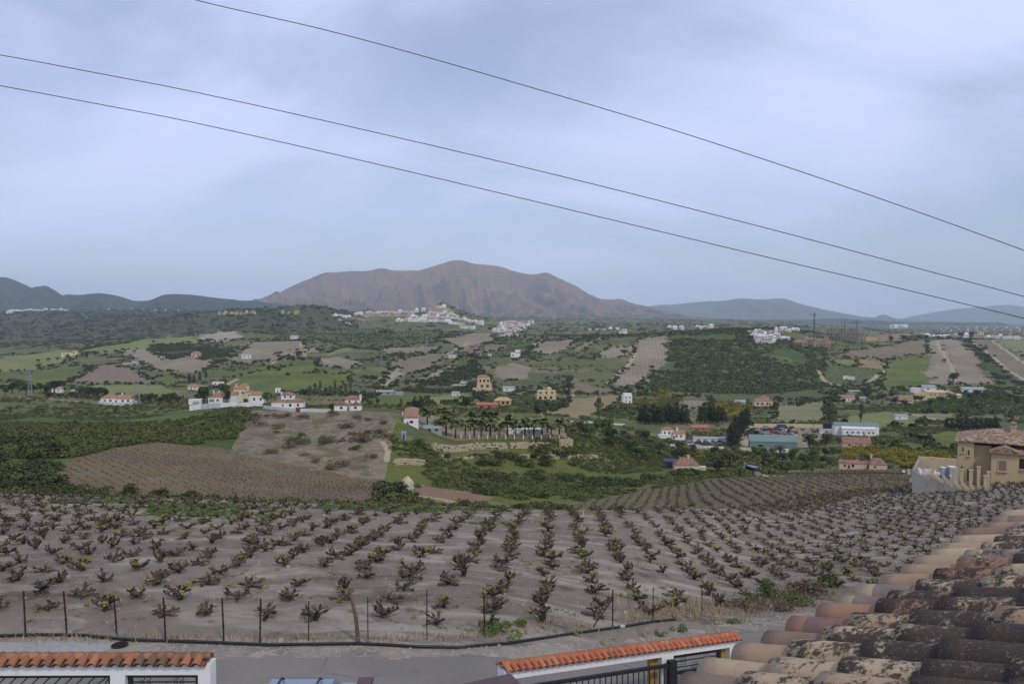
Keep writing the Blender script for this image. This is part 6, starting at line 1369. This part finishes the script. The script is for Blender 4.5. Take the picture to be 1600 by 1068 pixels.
# ------------------------------------------------------------------ trees
TP = {}; PALMBARK = plain('palm_bark', srgb((66, 56, 46)), 0.95, 0.05, 0, 0.2, 5)
def tree_protos():
    rng = np.random.default_rng(12)
    def add(kind, h, trunk, lobes, n, size, mat, up=.35):
        V, Fq, t = leaves(rng, n, lobes, size, up); TP.setdefault(kind, []).append((h, trunk, leafmesh('crown', V, Fq, t, mat)))
    def trunk(pts, r, limbs=()):
        m = MB(); m.tube(pts, r, 7)
        for a, b_, r0 in limbs: m.tube([a, tuple((np.array(a) + np.array(b_)) / 2 + rng.normal(0, .08, 3)), b_], [r0, r0 * .7, r0 * .4], 5)
        return m.mesh('trunk', BARK, True)
    for k in range(5):     # broad round trees, 6 m
        lobes = []; L = int(rng.integers(6, 10))
        for i in range(L):
            a = rng.uniform(0, 6.28); rr_ = rng.uniform(.3, 1.7); lobes.append((math.cos(a) * rr_, math.sin(a) * rr_, rng.uniform(2.4, 4.8), rng.uniform(.8, 1.5), rng.uniform(.8, 1.5), rng.uniform(.7, 1.2)))
        lobes.append((0, 0, 3.6, 1.5, 1.5, 1.6))
        tr = trunk([(0, 0, -.6), (.05, .05, 1.2), (.1, 0, 2.6)], [.28, .22, .16], [((.08, 0, 2.0), (l[0] * .7, l[1] * .7, l[2]), .11) for l in lobes[:5]])
        for mk in ('round', 'olive', 'dark'): add(mk, 6.0, tr, lobes, 820, .24, LF[{'round': 'green', 'olive': 'olive', 'dark': 'dark'}[mk]])
    for k in range(3):     # cypress and conifers, 9 m
        lobes = [(rng.normal(0, .08), rng.normal(0, .08), z, .95 * math.sin(min(z / 9.2, 1) ** .6 * math.pi) ** .8 + .18, .95 * math.sin(min(z / 9.2, 1) ** .6 * math.pi) ** .8 + .18, .8) for z in np.linspace(.8, 8.4, 12)]
        tr = trunk([(0, 0, -.6), (0, 0, 4), (0, 0, 8)], [.2, .14, .05]); add('cypress', 9.0, tr, lobes, 750, .2, LF['conifer'], .5)
        lobes = [(rng.normal(0, .35), rng.normal(0, .35), z, 2.0 * (1 - z / 10.5) + .35, 2.0 * (1 - z / 10.5) + .35, .7) for z in np.linspace(1.2, 8.6, 11)]
        tr = trunk([(0, 0, -.6), (0, 0, 4), (0, 0, 8)], [.25, .18, .05]); add('conifer', 9.0, tr, lobes, 900, .27, LF['conifer'], .2)
    for k in range(3):     # tall airy eucalyptus, 12 m
        lobes = []
        for i in range(13):
            z = rng.uniform(3.5, 11.2); a = rng.uniform(0, 6.28); rr_ = rng.uniform(0, 2.0) * (1 - abs(z - 7) / 9); lobes.append((math.cos(a) * rr_, math.sin(a) * rr_, z, rng.uniform(.7, 1.3), rng.uniform(.7, 1.3), rng.uniform(.8, 1.5)))
        tr = trunk([(0, 0, -.6), (.1, 0, 4), (0, .1, 8), (.1, 0, 10.5)], [.35, .26, .16, .06], [((.05, 0, 3.5), (l[0], l[1], l[2]), .12) for l in lobes[:6]]); add('eucalyptus', 12.0, tr, lobes, 900, .3, LF['olive'])
    for k in range(4):     # palms, 7 m
        V, Fq, T_, n = [], [], [], 0; nf = 60
        for i in range(nf):
            a = 6.283 * i / nf * 2.4 + rng.normal(0, .12); el = rng.uniform(-.8, 1.25); L = rng.uniform(2.1, 2.8); p = np.array([0, 0, 4.9]); d = np.array([math.cos(a) * math.cos(el), math.sin(a) * math.cos(el), math.sin(el)]); side = np.array([-math.sin(a), math.cos(a), 0]); pts = []
            for q in range(7):
                wd = .44 * math.sin(math.pi * min(q / 6 + .12, 1)) + .03; up = np.cross(d, side); pts.append((p - side * wd - up * wd * .35, p.copy(), p + side * wd - up * wd * .35)); p = p + d * L / 6; d = d + np.array([0, 0, -.20]); d /= np.linalg.norm(d)
            for q in range(6):
                for w_ in (0, 1): V += [pts[q][w_], pts[q][w_ + 1], pts[q + 1][w_ + 1], pts[q + 1][w_]]; Fq.append((n, n + 1, n + 2, n + 3)); n += 4; T_.append(rng.random() ** 2 if el > -.2 else .9)
        ln = rng.normal(0, .12); tr = MB(); tr.tube([(0, 0, -.6), (ln, 0, 2.6), (ln * 1.2, 0, 4.0), (0, 0, 4.9)], [.2, .15, .14, .2], 8)
        TP.setdefault('palm', []).append((7.0, tr.mesh('trunk', PALMBARK, True), leafmesh('fronds', np.array(V), np.array(Fq), T_, LF['palm'])))
    for k in range(4):     # low bushes, one mesh each, 1.6 m
        lobes = [(rng.normal(0, .7), rng.normal(0, .6), rng.uniform(.3, .8), rng.uniform(.5, .9), rng.uniform(.5, .9), rng.uniform(.4, .8)) for i in range(6)]
        for mk, m in (('bush', 'scrub'), ('darkbush', 'dark'), ('brownbush', 'brush'), ('weed', 'green'), ('citrus', 'citrus')):
            V, Fq, t = leaves(rng, 520, lobes, .12); TP.setdefault(mk, []).append((1.6, None, leafmesh(mk, V, Fq, t, LF[m])))
tree_protos()
TR = random.Random(77)
NAMES = {'round': 'broadleaf_tree', 'olive': 'olive_tree', 'dark': 'evergreen_tree', 'cypress': 'cypress_tree', 'conifer': 'conifer_tree', 'eucalyptus': 'eucalyptus_tree', 'palm': 'palm_tree', 'bush': 'bush', 'darkbush': 'bush', 'brownbush': 'bush', 'weed': 'weed_clump', 'citrus': 'citrus_tree'}
def tree(kind, x, yb, hpx, label, group=None, yr=(180, 1500), wide=1.0, P=None):
    p = ray(x, yb, *yr) if P is None else P; h, tr, cr = TP[kind][TR.randrange(len(TP[kind]))]; s = hpx * p.y / F / h if P is None else hpx / h
    a = TR.uniform(0, 6.28); sc = (s * wide * TR.uniform(.9, 1.12), s * wide * TR.uniform(.9, 1.12), s)
    if tr is None:
        o = link(NAMES[kind], cr, None, p)
    else:
        o = empty(NAMES[kind], p); link('trunk', tr, o); link('fronds' if kind == 'palm' else 'crown', cr, o)
    o.scale = sc; o.rotation_euler = (0, 0, a); tag(o, label, 'bush' if tr is None and kind not in ('citrus', 'weed') else {'citrus': 'tree', 'weed': 'plant'}.get(kind, 'tree'), group); return o
def trees_row(kind, desc, pts, group, yr, hj=.15, wide=1.0):
    """a named row of trees: every label counts from the left"""
    for n, (x, y, h) in enumerate(sorted(pts)):
        tree(kind, x, y, h * TR.uniform(1 - hj, 1 + hj), '%s, %s from the left' % (desc, ORD[n]), group, yr, wide)
def belt(kinds, desc, poly, count, hr, group, yr, wide=1.0, rows=10):
    """trees spread over a picture area; labels count along rows from the front"""
    xs = [p[0] for p in poly]; ys = [p[1] for p in poly]; pts = []; tries = 0
    while len(pts) < count and tries < 4000:
        tries += 1; x, y = TR.uniform(min(xs), max(xs)), TR.uniform(min(ys), max(ys))
        if not pip(np.array([x]), np.array([y]), poly)[0]: continue
        p = ray(x, y, *yr)
        if any(math.hypot(p.x - k[0], p.y - k[1]) < k[2] for k in KEEP): continue
        if any(abs(x - q[0]) < 5 and abs(y - q[1]) < 3 for q in pts): continue
        pts.append((x, y))
    pts.sort(key=lambda q: -q[1])
    for r in range(0, len(pts), rows):
        for n, (x, y) in enumerate(sorted(pts[r:r + rows])):
            tree(kinds[TR.randrange(len(kinds))], x, y, TR.uniform(*hr), '%s, %s from the left in its %s row' % (desc, ORD[n], 'front' if r == 0 else ORD[r // rows]), group, yr, wide)
def all_trees():
    g = 'palms of the terrace'; yr = (236, 300)
    trees_row('palm', 'palm on the terrace edge', [(x, 684, h) for x, h in ((668,32),(684,24),(697,34),(712,36),(727,34),(741,37),(752,30),(766,36),(780,26),(793,36),(806,34),(820,37),(834,35),(847,36),(861,30),(874,32))], g, yr, .1, 1.45)
    trees_row('palm', 'palm standing deeper in the terrace garden', [(x, 676, h) for x, h in ((690,34),(705,35),(735,36),(760,40),(774,36),(800,36),(827,34),(840,36),(856,30),(884,26))], g, (255, 330), .1, 1.45)
    # single trees
    T = [('dark',319,632,32,'big round dark tree behind the left end of the long white wall',(280,420),1.1),('dark',355,632,27,'dark columnar tree inside the walled garden',(270,420),.62),('round',414,634,24,'green tree between the walled garden and the brown roofed villa',(250,420),.8),
         ('olive',384,633,12,'low grey green tree inside the walled garden',(270,420),1.2),('eucalyptus',936,660,42,'tall airy eucalyptus beside the ochre ploughed field',(300,560),.95),('conifer',648,641,22,'dark conifer left of the pair behind the long house',(300,560),1.3),('conifer',657,641,20,'dark conifer right of the pair behind the long house',(300,560),1.2),
         ('eucalyptus',627,640,18,'airy tree left of the dark conifer pair',(300,560),.9),('dark',771,610,17,'dark tree right of the beige house shell',(420,900),.8),('dark',728,640,24,'dark leafy tree left of the orange red bungalow',(300,560),1.0),
         ('darkbush',611,779,31,'round green bush tree beside the ruined stone hut',(105,180),1.05),('dark',886,622,16,'dark tree right of the big yellow house',(420,900),.7),('dark',843,612,12,'round dark tree behind the big yellow house',(450,1000),1.0),
         ('dark',830,551,14,'dark tree right of the white hillside house',(600,2000),1.3),('dark',976,556,12,'round dark tree beside the curving track',(600,1600),1.4),('dark',1019,578,9,'dark bush tree at the foot of the big brown vineyard',(600,1600),1.6),
         ('dark',1489,600,20,'round dark tree standing in the hill vineyard track',(600,1200),1.25),('dark',1484,606,14,'narrow dark tree below the round vineyard tree',(560,1200),.6),('eucalyptus',1297,668,42,'tall dark eucalyptus beside the yard containers',(330,620),1.15),('eucalyptus',1345,661,32,'brownish tree above the workshop hall',(360,700),.95),
         ('eucalyptus',1580,672,36,'tall tree at the right edge above the conifer hedge',(330,700),1.0),('round',1228,672,8,'small tree beside the black yard container',(320,600),1.2),('dark',1265,700,26,'broad dark tree left of the low brown roofed house',(240,420),1.2),('dark',1290,698,22,'second broad dark tree left of the low brown roofed house',(240,420),1.2),
         ('olive',1120,738,24,'grey green tree right of the cream house',(185,320),1.3),('olive',1140,730,30,'tall grey green tree beside the pale track',(200,330),1.1),('dark',1364,731,17,'round dark bush tree before the brown roofed farmhouse',(180,320),1.3),('round',1190,742,10,'low green tree beside the blue van',(170,300),1.4),
         ('dark',210,551,5,'round tree on the pale left meadow',(700,2000),1.5),('dark',240,536,5,'round tree at the top edge of the pale meadow',(700,2400),1.5),('dark',325,534,6,'round tree right of the pale meadow',(700,2400),1.5),('dark',352,533,6,'round tree below the tan hilltop field',(700,2400),1.4),
         ('dark',1502,526,10,'round tree on the right hilltop, left one',(1350,1700),1.1),('dark',1518,527,12,'round tree on the right hilltop, right one',(1350,1700),1.1),('dark',1180,517,7,'dark tree at the left end of the right ridge village',(1100,1400),1.2),
         ('round',60,576,9,'round tree in the meadow at the far left',(500,1200),1.4),('dark',590,631,10,'dark tree right of the two gabled villa',(290,420),1.2),('round',578,642,14,'green tree against the two gabled villa',(270,420),1.1),('darkbush',521,640,11,'dark bush left of the two gabled villa',(240,420),.9)]
    for k, x, y, h, lb, yr, wd in T: tree(k, x, y, h, lb, None, yr, wd)
    trees_row('conifer', 'dark conifer of the long valley hedge', [(1000 + i * 6.6, 661 + (i % 3), 25 + 4 * (i % 2)) for i in range(12)], 'conifer hedges of the valley', (330, 620), .12, 1.15)
    trees_row('conifer', 'dark conifer of the hedge before the scrapyard', [(1094 + i * 7, 660 + (i % 2), 27) for i in range(6)], 'conifer hedges of the valley', (330, 620), .15, 1.15)
    trees_row('conifer', 'dark conifer of the hedge near the right edge', [(1480 + i * 7.6, 670 + (i % 2), 19) for i in range(11)], 'conifer hedges of the valley', (320, 620), .12, 1.3)
    trees_row('cypress', 'dark cypress along the scrapyard road', [(1142 + i * 3.6, 702 - i * 5.4, 46 - i * 2.4) for i in range(8)], 'cypress row', (240, 620), .08, 1.7)
    trees_row('dark', 'dark tree on the ridge right of the scaffolding', [(1392, 534, 11), (1411, 533, 11), (1436, 531, 8), (1448, 531, 9), (1466, 530, 7), (1482, 530, 7)], 'ridge trees', (1150, 1700), .1, 1.3)
    trees_row('dark', 'dark tree of the grove at the far left', [(8 + i * 11, 618 - (i % 3) * 3, 15 + (i % 4) * 2) for i in range(9)], 'far left grove', (350, 800), .15, 1.1)
    trees_row('dark', 'dark tree of the clump left of the lone villa', [(126 + i * 6.5, 622 - (i % 2) * 3, 16) for i in range(7)], 'villa clump', (380, 700), .15, 1.1)
    trees_row('dark', 'dark tree of the clump right of the lone villa', [(224 + i * 9, 631 - (i % 3) * 2, 13) for i in range(7)], 'villa clump right', (330, 560), .15, 1.2)
    trees_row('eucalyptus', 'greyish tree of the wood behind the two gabled villa', [(484 + i * 8, 622 - (i % 3) * 4, 20) for i in range(9)], 'grey wood', (360, 800), .15, 1.1)
    trees_row('dark', 'dark tree along the left hill hedgerow', [(60 + i * 15, 566 - i * 1.8, 7) for i in range(10)], 'left hedgerow', (700, 1700), .25, 1.4)
    trees_row('cypress', 'small cypress above the orange track', [(296, 598, 16), (303, 598, 15), (312, 594, 14), (322, 590, 12)], 'small cypresses', (420, 1000), .1, 1.5)
    trees_row('dark', 'dark tree of the clump above the terraced slope', [(586, 524, 6), (594, 523, 8), (602, 522, 7), (610, 523, 7)], 'slope clump', (1500, 2600), .2, 1.3)
    belt(['round', 'dark', 'olive'], 'tree east of the palm terrace', [(898,676),(960,668),(1010,690),(1060,704),(1150,712),(1160,733),(1105,744),(1030,728),(950,700)], 46, (15, 24), 'trees of the valley centre', (215, 420), 1.2)
    belt(['round', 'olive', 'dark'], 'tree below the green warehouse', [(1172,712),(1300,706),(1310,728),(1245,740),(1186,728)], 26, (12, 19), 'trees below the warehouse', (205, 360), 1.25)
    belt(['round', 'dark'], 'tree by the right farms', [(1300,632),(1400,640),(1440,634),(1510,640),(1560,628),(1600,640),(1590,615),(1500,618),(1395,618),(1300,612)], 34, (9, 14), 'trees around the right farms', (380, 900), 1.3)
    belt(['citrus'], 'citrus tree near the ochre villa', [(1306,716),(1322,702),(1400,706),(1470,712),(1490,728),(1425,733),(1390,722),(1340,716)], 60, (9, 13), 'citrus grove', (195, 330), 1.15)
    belt(['citrus'], 'orange bush above the conifer hedge', [(1105,640),(1140,628),(1170,640),(1165,656),(1120,652)], 20, (7, 11), 'orange bushes', (350, 700), 1.3)
    belt(['round', 'citrus'], 'citrus tree near the white cube house', [(992,640),(1000,622),(1056,606),(1064,634),(1040,648)], 26, (6, 9), 'upper citrus grove', (380, 900), 1.3)
    belt(['citrus', 'bush'], 'low tree below the greenhouses', [(1060,700),(1150,706),(1160,716),(1090,720)], 14, (8, 12), 'villa grove', (220, 420), 1.3)
    # bushes of the dry bank and along the edge of the near vineyard
    trees_row('brownbush', 'brownish bush on the dry bank', [(398,650,6),(410,664,7),(600,662,7),(588,676,8),(450,700,9),(580,716,9),(434,652,8),(450,650,6),(475,653,7),(520,648,9),(558,654,8),(572,657,6),(437,668,8),(540,668,9),(566,690,10),(508,688,8),(478,712,7),(530,728,12),(516,733,8),(492,722,6)], 'bushes on the dry bank', (130, 270), .15, 1.5)
    trees_row('bush', 'green bush on the dry bank', [(466,692,13),(505,694,9),(555,702,8),(420,708,8),(430,676,5),(470,680,6),(574,676,6)], 'green bushes on the dry bank', (130, 270), .15, 1.4)
    trees_row('darkbush', 'dark bush at the near vineyard far edge', [(78,772,20),(120,776,18),(160,780,16),(205,782,18),(250,785,16),(300,788,15),(330,790,10),(575,796,12),(610,797,13),(640,797,13),(672,797,10),(725,801,15),(775,800,8),(812,804,17),(845,804,18),(878,803,12)], 'edge bushes', (62, 100), .12, 1.3)
    belt(['darkbush'], 'big bush at the left edge', [(-20,690),(56,684),(84,715),(100,755),(60,778),(-20,780)], 26, (15, 26), 'left edge thicket', (85, 230), 1.35)
    belt(['bush', 'darkbush'], 'bush in the valley bottom', [(650,752),(800,742),(900,748),(1010,745),(1120,738),(1000,764),(880,778),(760,776)], 34, (8, 15), 'valley bottom bushes', (115, 235), 1.7)
    belt(['bush', 'darkbush', 'round'], 'bush against the rubble walls', [(640,706),(700,704),(760,700),(900,700),(940,712),(900,728),(760,730),(660,728)], 26, (8, 14), 'terrace bushes', (205, 260), 1.5)
    belt(['darkbush', 'bush'], 'bush beside the ochre villa wall', [(1545,752),(1600,742),(1620,752),(1560,760)], 9, (7, 11), 'villa bushes', (90, 125), 1.3)
    # street side plants
    S = [('weed',785,992,22,'bright green weed clump at the kerb below the braced post',(20,30),1.2),('weed',815,978,12,'small green weed beside the bright weed clump',(20,32),1.0),('weed',1200,930,24,'leafy green shrub among the brown bushes by the roof',(30,48),1.0),('bush',1236,942,20,'large olive bush left of the roof tiles',(28,44),1.5),
         ('brownbush',1270,930,24,'brownish bush against the roof tiles',(28,48),1.3),('bush',1296,916,22,'olive bush at the roof edge',(30,50),1.2),('brownbush',1160,950,14,'low brownish bush beside the street bend',(26,44),1.6),('weed',1062,985,8,'low weed behind the orange coping',(22,36),1.6),('weed',1150,972,8,'low weed at the street bend',(22,40),1.8),
         ('brownbush',1215,952,14,'low brown scrub where the street bends',(26,40),1.8),('weed',1030,992,7,'tiny weed above the orange coping',(22,34),1.4)]
    for k, x, y, h, lb, yr, wd in S: tree(k, x, y, h, lb, None, yr, wd)
all_trees()
# ------------------------------------------------------------------ ground cover nobody could count
CA = 0.25 * (GX2[:-1, :-1] + GX2[1:, :-1] + GX2[:-1, 1:] + GX2[1:, 1:]); CYY = 0.25 * (GY2[:-1, :-1] + GY2[1:, :-1] + GY2[:-1, 1:] + GY2[1:, 1:])
CELL = (GY[1:, None] - GY[:-1, None]) * (GU[None, 1:] - GU[None, :-1]) * GY[:-1, None]
NAMES_L = [d[0] for d in LDEFS]
def spots(mask, n, seed):
    rng = np.random.default_rng(seed); wgt = np.where(mask, CELL, 0).ravel(); cs = np.cumsum(wgt)
    if cs[-1] <= 0: return np.zeros(0), np.zeros(0)
    k = np.searchsorted(cs, rng.random(n) * cs[-1]); i, j = np.unravel_index(np.minimum(k, wgt.size - 1), mask.shape)
    Y = GY[i] + rng.random(n) * (GY[i + 1] - GY[i]); U = GU[j] + rng.random(n) * (GU[j + 1] - GU[j]); X = U * Y; ok = np.ones(n, bool)
    for a, b_, r in KEEP: ok &= (X - a) ** 2 + (Y - b_) ** 2 > r * r
    return X[ok], Y[ok]
def cover(name, label, X, Y, r0, r1, nq, mat, seed, hgt=.8, size=.3):
    """merges many leaf clumps into one object"""
    rng = np.random.default_rng(seed); n = len(X); Pn = 6; ps = []
    for k in range(Pn):
        lob = [(rng.normal(0, .3), rng.normal(0, .3), rng.uniform(.2, .5), rng.uniform(.5, .8), rng.uniform(.5, .8), rng.uniform(.35, .6)) for q in range(3)]
        ps.append(leaves(rng, nq, lob, size, .5))
    idx = rng.integers(0, Pn, n); R_ = rng.uniform(r0, r1, n) * rng.uniform(.7, 1.2, n); a = rng.uniform(0, 6.28, n); Z = Hv(X, Y); VV = np.empty((n, nq * 4, 3), np.float32); TT_ = np.empty((n, nq), np.float32)
    base = rng.random(n) * .55
    for k in range(Pn):
        s = idx == k; v = ps[k][0]; c, sn = np.cos(a[s])[:, None], np.sin(a[s])[:, None]; r = R_[s][:, None]
        VV[s, :, 0] = (v[None, :, 0] * c - v[None, :, 1] * sn) * r + X[s][:, None]; VV[s, :, 1] = (v[None, :, 0] * sn + v[None, :, 1] * c) * r + Y[s][:, None]; VV[s, :, 2] = v[None, :, 2] * r * hgt + Z[s][:, None]
        TT_[s] = ps[k][2][None, :] * .5 + base[s][:, None]
    V = VV.reshape(-1, 3); tag(link(name, leafmesh(name, V, np.arange(len(V)).reshape(-1, 4), np.clip(TT_.ravel(), 0, 1), LF[mat])), label, None, None, 'stuff')
def lab_is(*names): return np.isin(LAB, [k for k, n in enumerate(NAMES_L) if n in names])
def ground_cover():
    XP = CX + F * CA / CYY; inv = (XP > -60) & (XP < 1660)
    n1 = fbm(CA, CYY, 30.0, 3, 61); n2 = fbm(CA, CYY, 120.0, 3, 67); n3 = fbm(CA, CYY, 60.0, 3, 71)
    X, Y = spots(lab_is('scrub_hillside') & inv & (CYY > 75) & (CYY < 252) & (n1 > -.05), 5200, 1); cover('scrub', 'dense green scrub over the left hillside', X, Y, .6, 1.9, 100, 'scrub', 2, .75, .15)
    X, Y = spots(lab_is('scrub_hillside') & inv & (CYY >= 252) & (n1 > -.1), 1500, 101); cover('scrub', 'low scrub at the top of the left hillside', X, Y, .3, .9, 60, 'scrub', 102, .7, .17)
    X, Y = spots(lab_is('ground') & inv & (CYY > 250) & (CYY < 480) & (XP < 640) & (n1 > 0), 1500, 3); cover('scrub', 'scattered scrub around the left villas', X, Y, .6, 1.8, 50, 'scrub', 4, .75, .22)
    X, Y = spots(lab_is('hill_scrub') & inv & (n3 > -.3), 7500, 5); cover('scrub', 'dark scrub covering the big green hill', X, Y, 1.2, 3.6, 26, 'scrub', 6, .75, .34)
    X, Y = spots(lab_is('scrub_patch', 'rocky_slope') & inv & (n3 > -.2), 3600, 7); cover('scrub', 'dark bushes of the rocky slope and the scrub patches', X, Y, 1.2, 3.2, 26, 'dark', 8, .8, .34)
    m = lab_is('ground') & inv & (CYY > 480) & (CYY < 1950)
    X, Y = spots(m & (n2 > .12), 6000, 9); cover('scrub', 'dark scrub between the hill fields', X, Y, 1.5, 4.0, 24, 'dark', 10, .8, .34)
    X, Y = spots(m & (n2 <= .12) & (n3 > .12), 3200, 11); cover('scrub', 'loose bushes on the hill pastures', X, Y, 1.0, 3.0, 22, 'scrub', 12, .8, .36)
    X, Y = spots(lab_is('wooded_hills') & inv & (CYY < 6500), 15000, 13); cover('woodland', 'woodland covering the dark hills at the left', X, Y, 4, 11, 16, 'wood', 14, .6, .42)
    X, Y = spots(lab_is('ground') & inv & (CYY > 1950) & (CYY < 6500) & (n2 > -.15), 7000, 15); cover('woodland', 'distant woods behind the hill fields', X, Y, 4, 10, 14, 'wood', 16, .6, .42)
    X, Y = spots(lab_is('orchard_slope') & inv, 2600, 17); cover('orchard', 'small trees planted on the middle slopes', X, Y, 1.2, 2.4, 22, 'scrub', 18, .9, .36)
    X, Y = spots(lab_is('valley_meadow', 'grass_strip', 'valley_bottom') & inv & (n1 > -.08), 4200, 19); cover('undergrowth', 'tufts and low bushes of the valley meadow', X, Y, .35, 1.2, 60, 'scrub', 20, .7, .22)
    X, Y = spots(lab_is('ground') & inv & (CYY > 190) & (CYY < 640) & (XP > 640) & (n1 > -.05), 4200, 21); cover('undergrowth', 'low bushes of the flat valley floor', X, Y, .8, 2.2, 46, 'scrub', 22, .8, .24)
    X, Y = spots(lab_is('grove_ground') & inv, 1500, 23); cover('orchard', 'low fruit bushes between the valley farms', X, Y, .8, 1.8, 50, 'green', 24, .9, .24)
    X, Y = spots(lab_is('dry_bank') & inv & (n1 > .08), 420, 25); cover('undergrowth', 'dry tufts on the pale bank', X, Y, .3, .9, 46, 'brush', 26, .6, .24)
    # hedgerows along the borders of the hill fields
    hx, hy = [], []; rr = random.Random(19)
    for name, mat, label, poly, yr in PATCH:
        if yr or name in ('scrub_patch', 'hill_scrub'): continue
        P = [ray(x, y, 300, 2600) for x, y in poly]
        for a, b_ in zip(P, P[1:] + P[:1]):
            if rr.random() < .3 or (b_ - a).length > 420: continue
            L = (b_ - a).length
            for k in range(int(L / 5)):
                if rr.random() < .75: t = rr.random(); q = a.lerp(b_, t); hx.append(q.x + rr.gauss(0, 2)); hy.append(q.y + rr.gauss(0, 4))
    cover('hedgerow', 'dark hedgerows along the borders of the hill fields', np.array(hx), np.array(hy), 1.3, 3.4, 26, 'dark', 28, .9, .34)
    # near ground: dry grass, weeds and stones
    rng = np.random.default_rng(5)
    def blades(label, areas, n, hgt, mat):
        V = []
        for k in range(n):
            a = areas[rng.integers(len(areas))]; p = ray(rng.normal(a[0], a[2]), rng.normal(a[1], a[3]), 19, 60); th = rng.uniform(0, 6.28); h = hgt * rng.uniform(.4, 1.2); ln = rng.normal(0, .45 * h, 2); w_ = .008 + .0002 * p.y
            d = np.array([math.cos(th) * w_, math.sin(th) * w_, 0]); b0 = np.array(p); t = b0 + np.array([ln[0], ln[1], h]); V += [b0 - d, b0 + d, t + d * .3, t - d * .3]
        V = np.array(V); tag(link('dry_grass', leafmesh('dry_grass', V, np.arange(len(V)).reshape(-1, 4), rng.random(len(V) // 4), LF[mat])), label, None, None, 'stuff')
    blades('tall straw coloured dry grass beside the thin posts', [(1000, 962, 22, 8), (1040, 955, 22, 8), (1075, 950, 26, 8), (1120, 958, 30, 8)], 700, .28, 'dry')
    blades('thin dry weeds along the fence line', [(x, 998 - max(0, x - 700) * .07, 50, 3.5) for x in range(60, 940, 60)] + [(760, 985, 20, 5), (840, 975, 30, 5), (900, 968, 30, 5)], 900, .16, 'dry')
    blades('brown stalks among the bushes by the roof', [(1180, 945, 40, 8), (1240, 930, 30, 8)], 700, .4, 'brush')
    X, Y = spots(lab_is('vineyard_soil', 'road_verge') & inv & (CYY < 48), 4200, 41); m = MB()
    for x, y in zip(X, Y):
        s = rng.choice([.025, .03, .04, .06, .11], p=[.35, .3, .2, .12, .03]) ; m.box((x, y, H(x, y) - s * .2), (s * rng.uniform(.8, 1.7), s * rng.uniform(.8, 1.5), s * .8), rng.uniform(0, 3), taper=.65)
    X, Y = spots(lab_is('road_verge') & inv & (CYY < 32), 260, 47)
    for x, y in zip(X, Y): s = rng.uniform(.02, .08); m.box((x, y, H(x, y) - s * .3), (s * rng.uniform(.8, 1.8), s * rng.uniform(.8, 1.5), s * .7), rng.uniform(0, 3), taper=.6)
    tag(m.build('pebbles', plain('pale_stone', srgb((160, 152, 140)), .9)), 'pale stones strewn over the vineyard soil and verge', None, None, 'stuff')
    X, Y = spots(lab_is('vineyard_soil') & inv & (CYY < 62) & (CYY > 22) & (fbm(CA, CYY, 4.0, 3, 81) > .1), 1500, 43); cover('weeds', 'small weeds between the near vines', X, Y, .06, .2, 26, 'vine', 44, .5, .22)
    mm = lab_is('vineyard_soil') & inv & (CYY > 44) & (CYY < 62) & (XP > 60) & (XP < 800) & (fbm(CA, CYY * 3, 9.0, 2, 87) > .12)
    X, Y = spots(mm, 2200, 45); cover('grass', 'green grass patches between the farther vine rows', X, Y, .12, .3, 30, 'green', 46, .35, .25)
ground_cover()
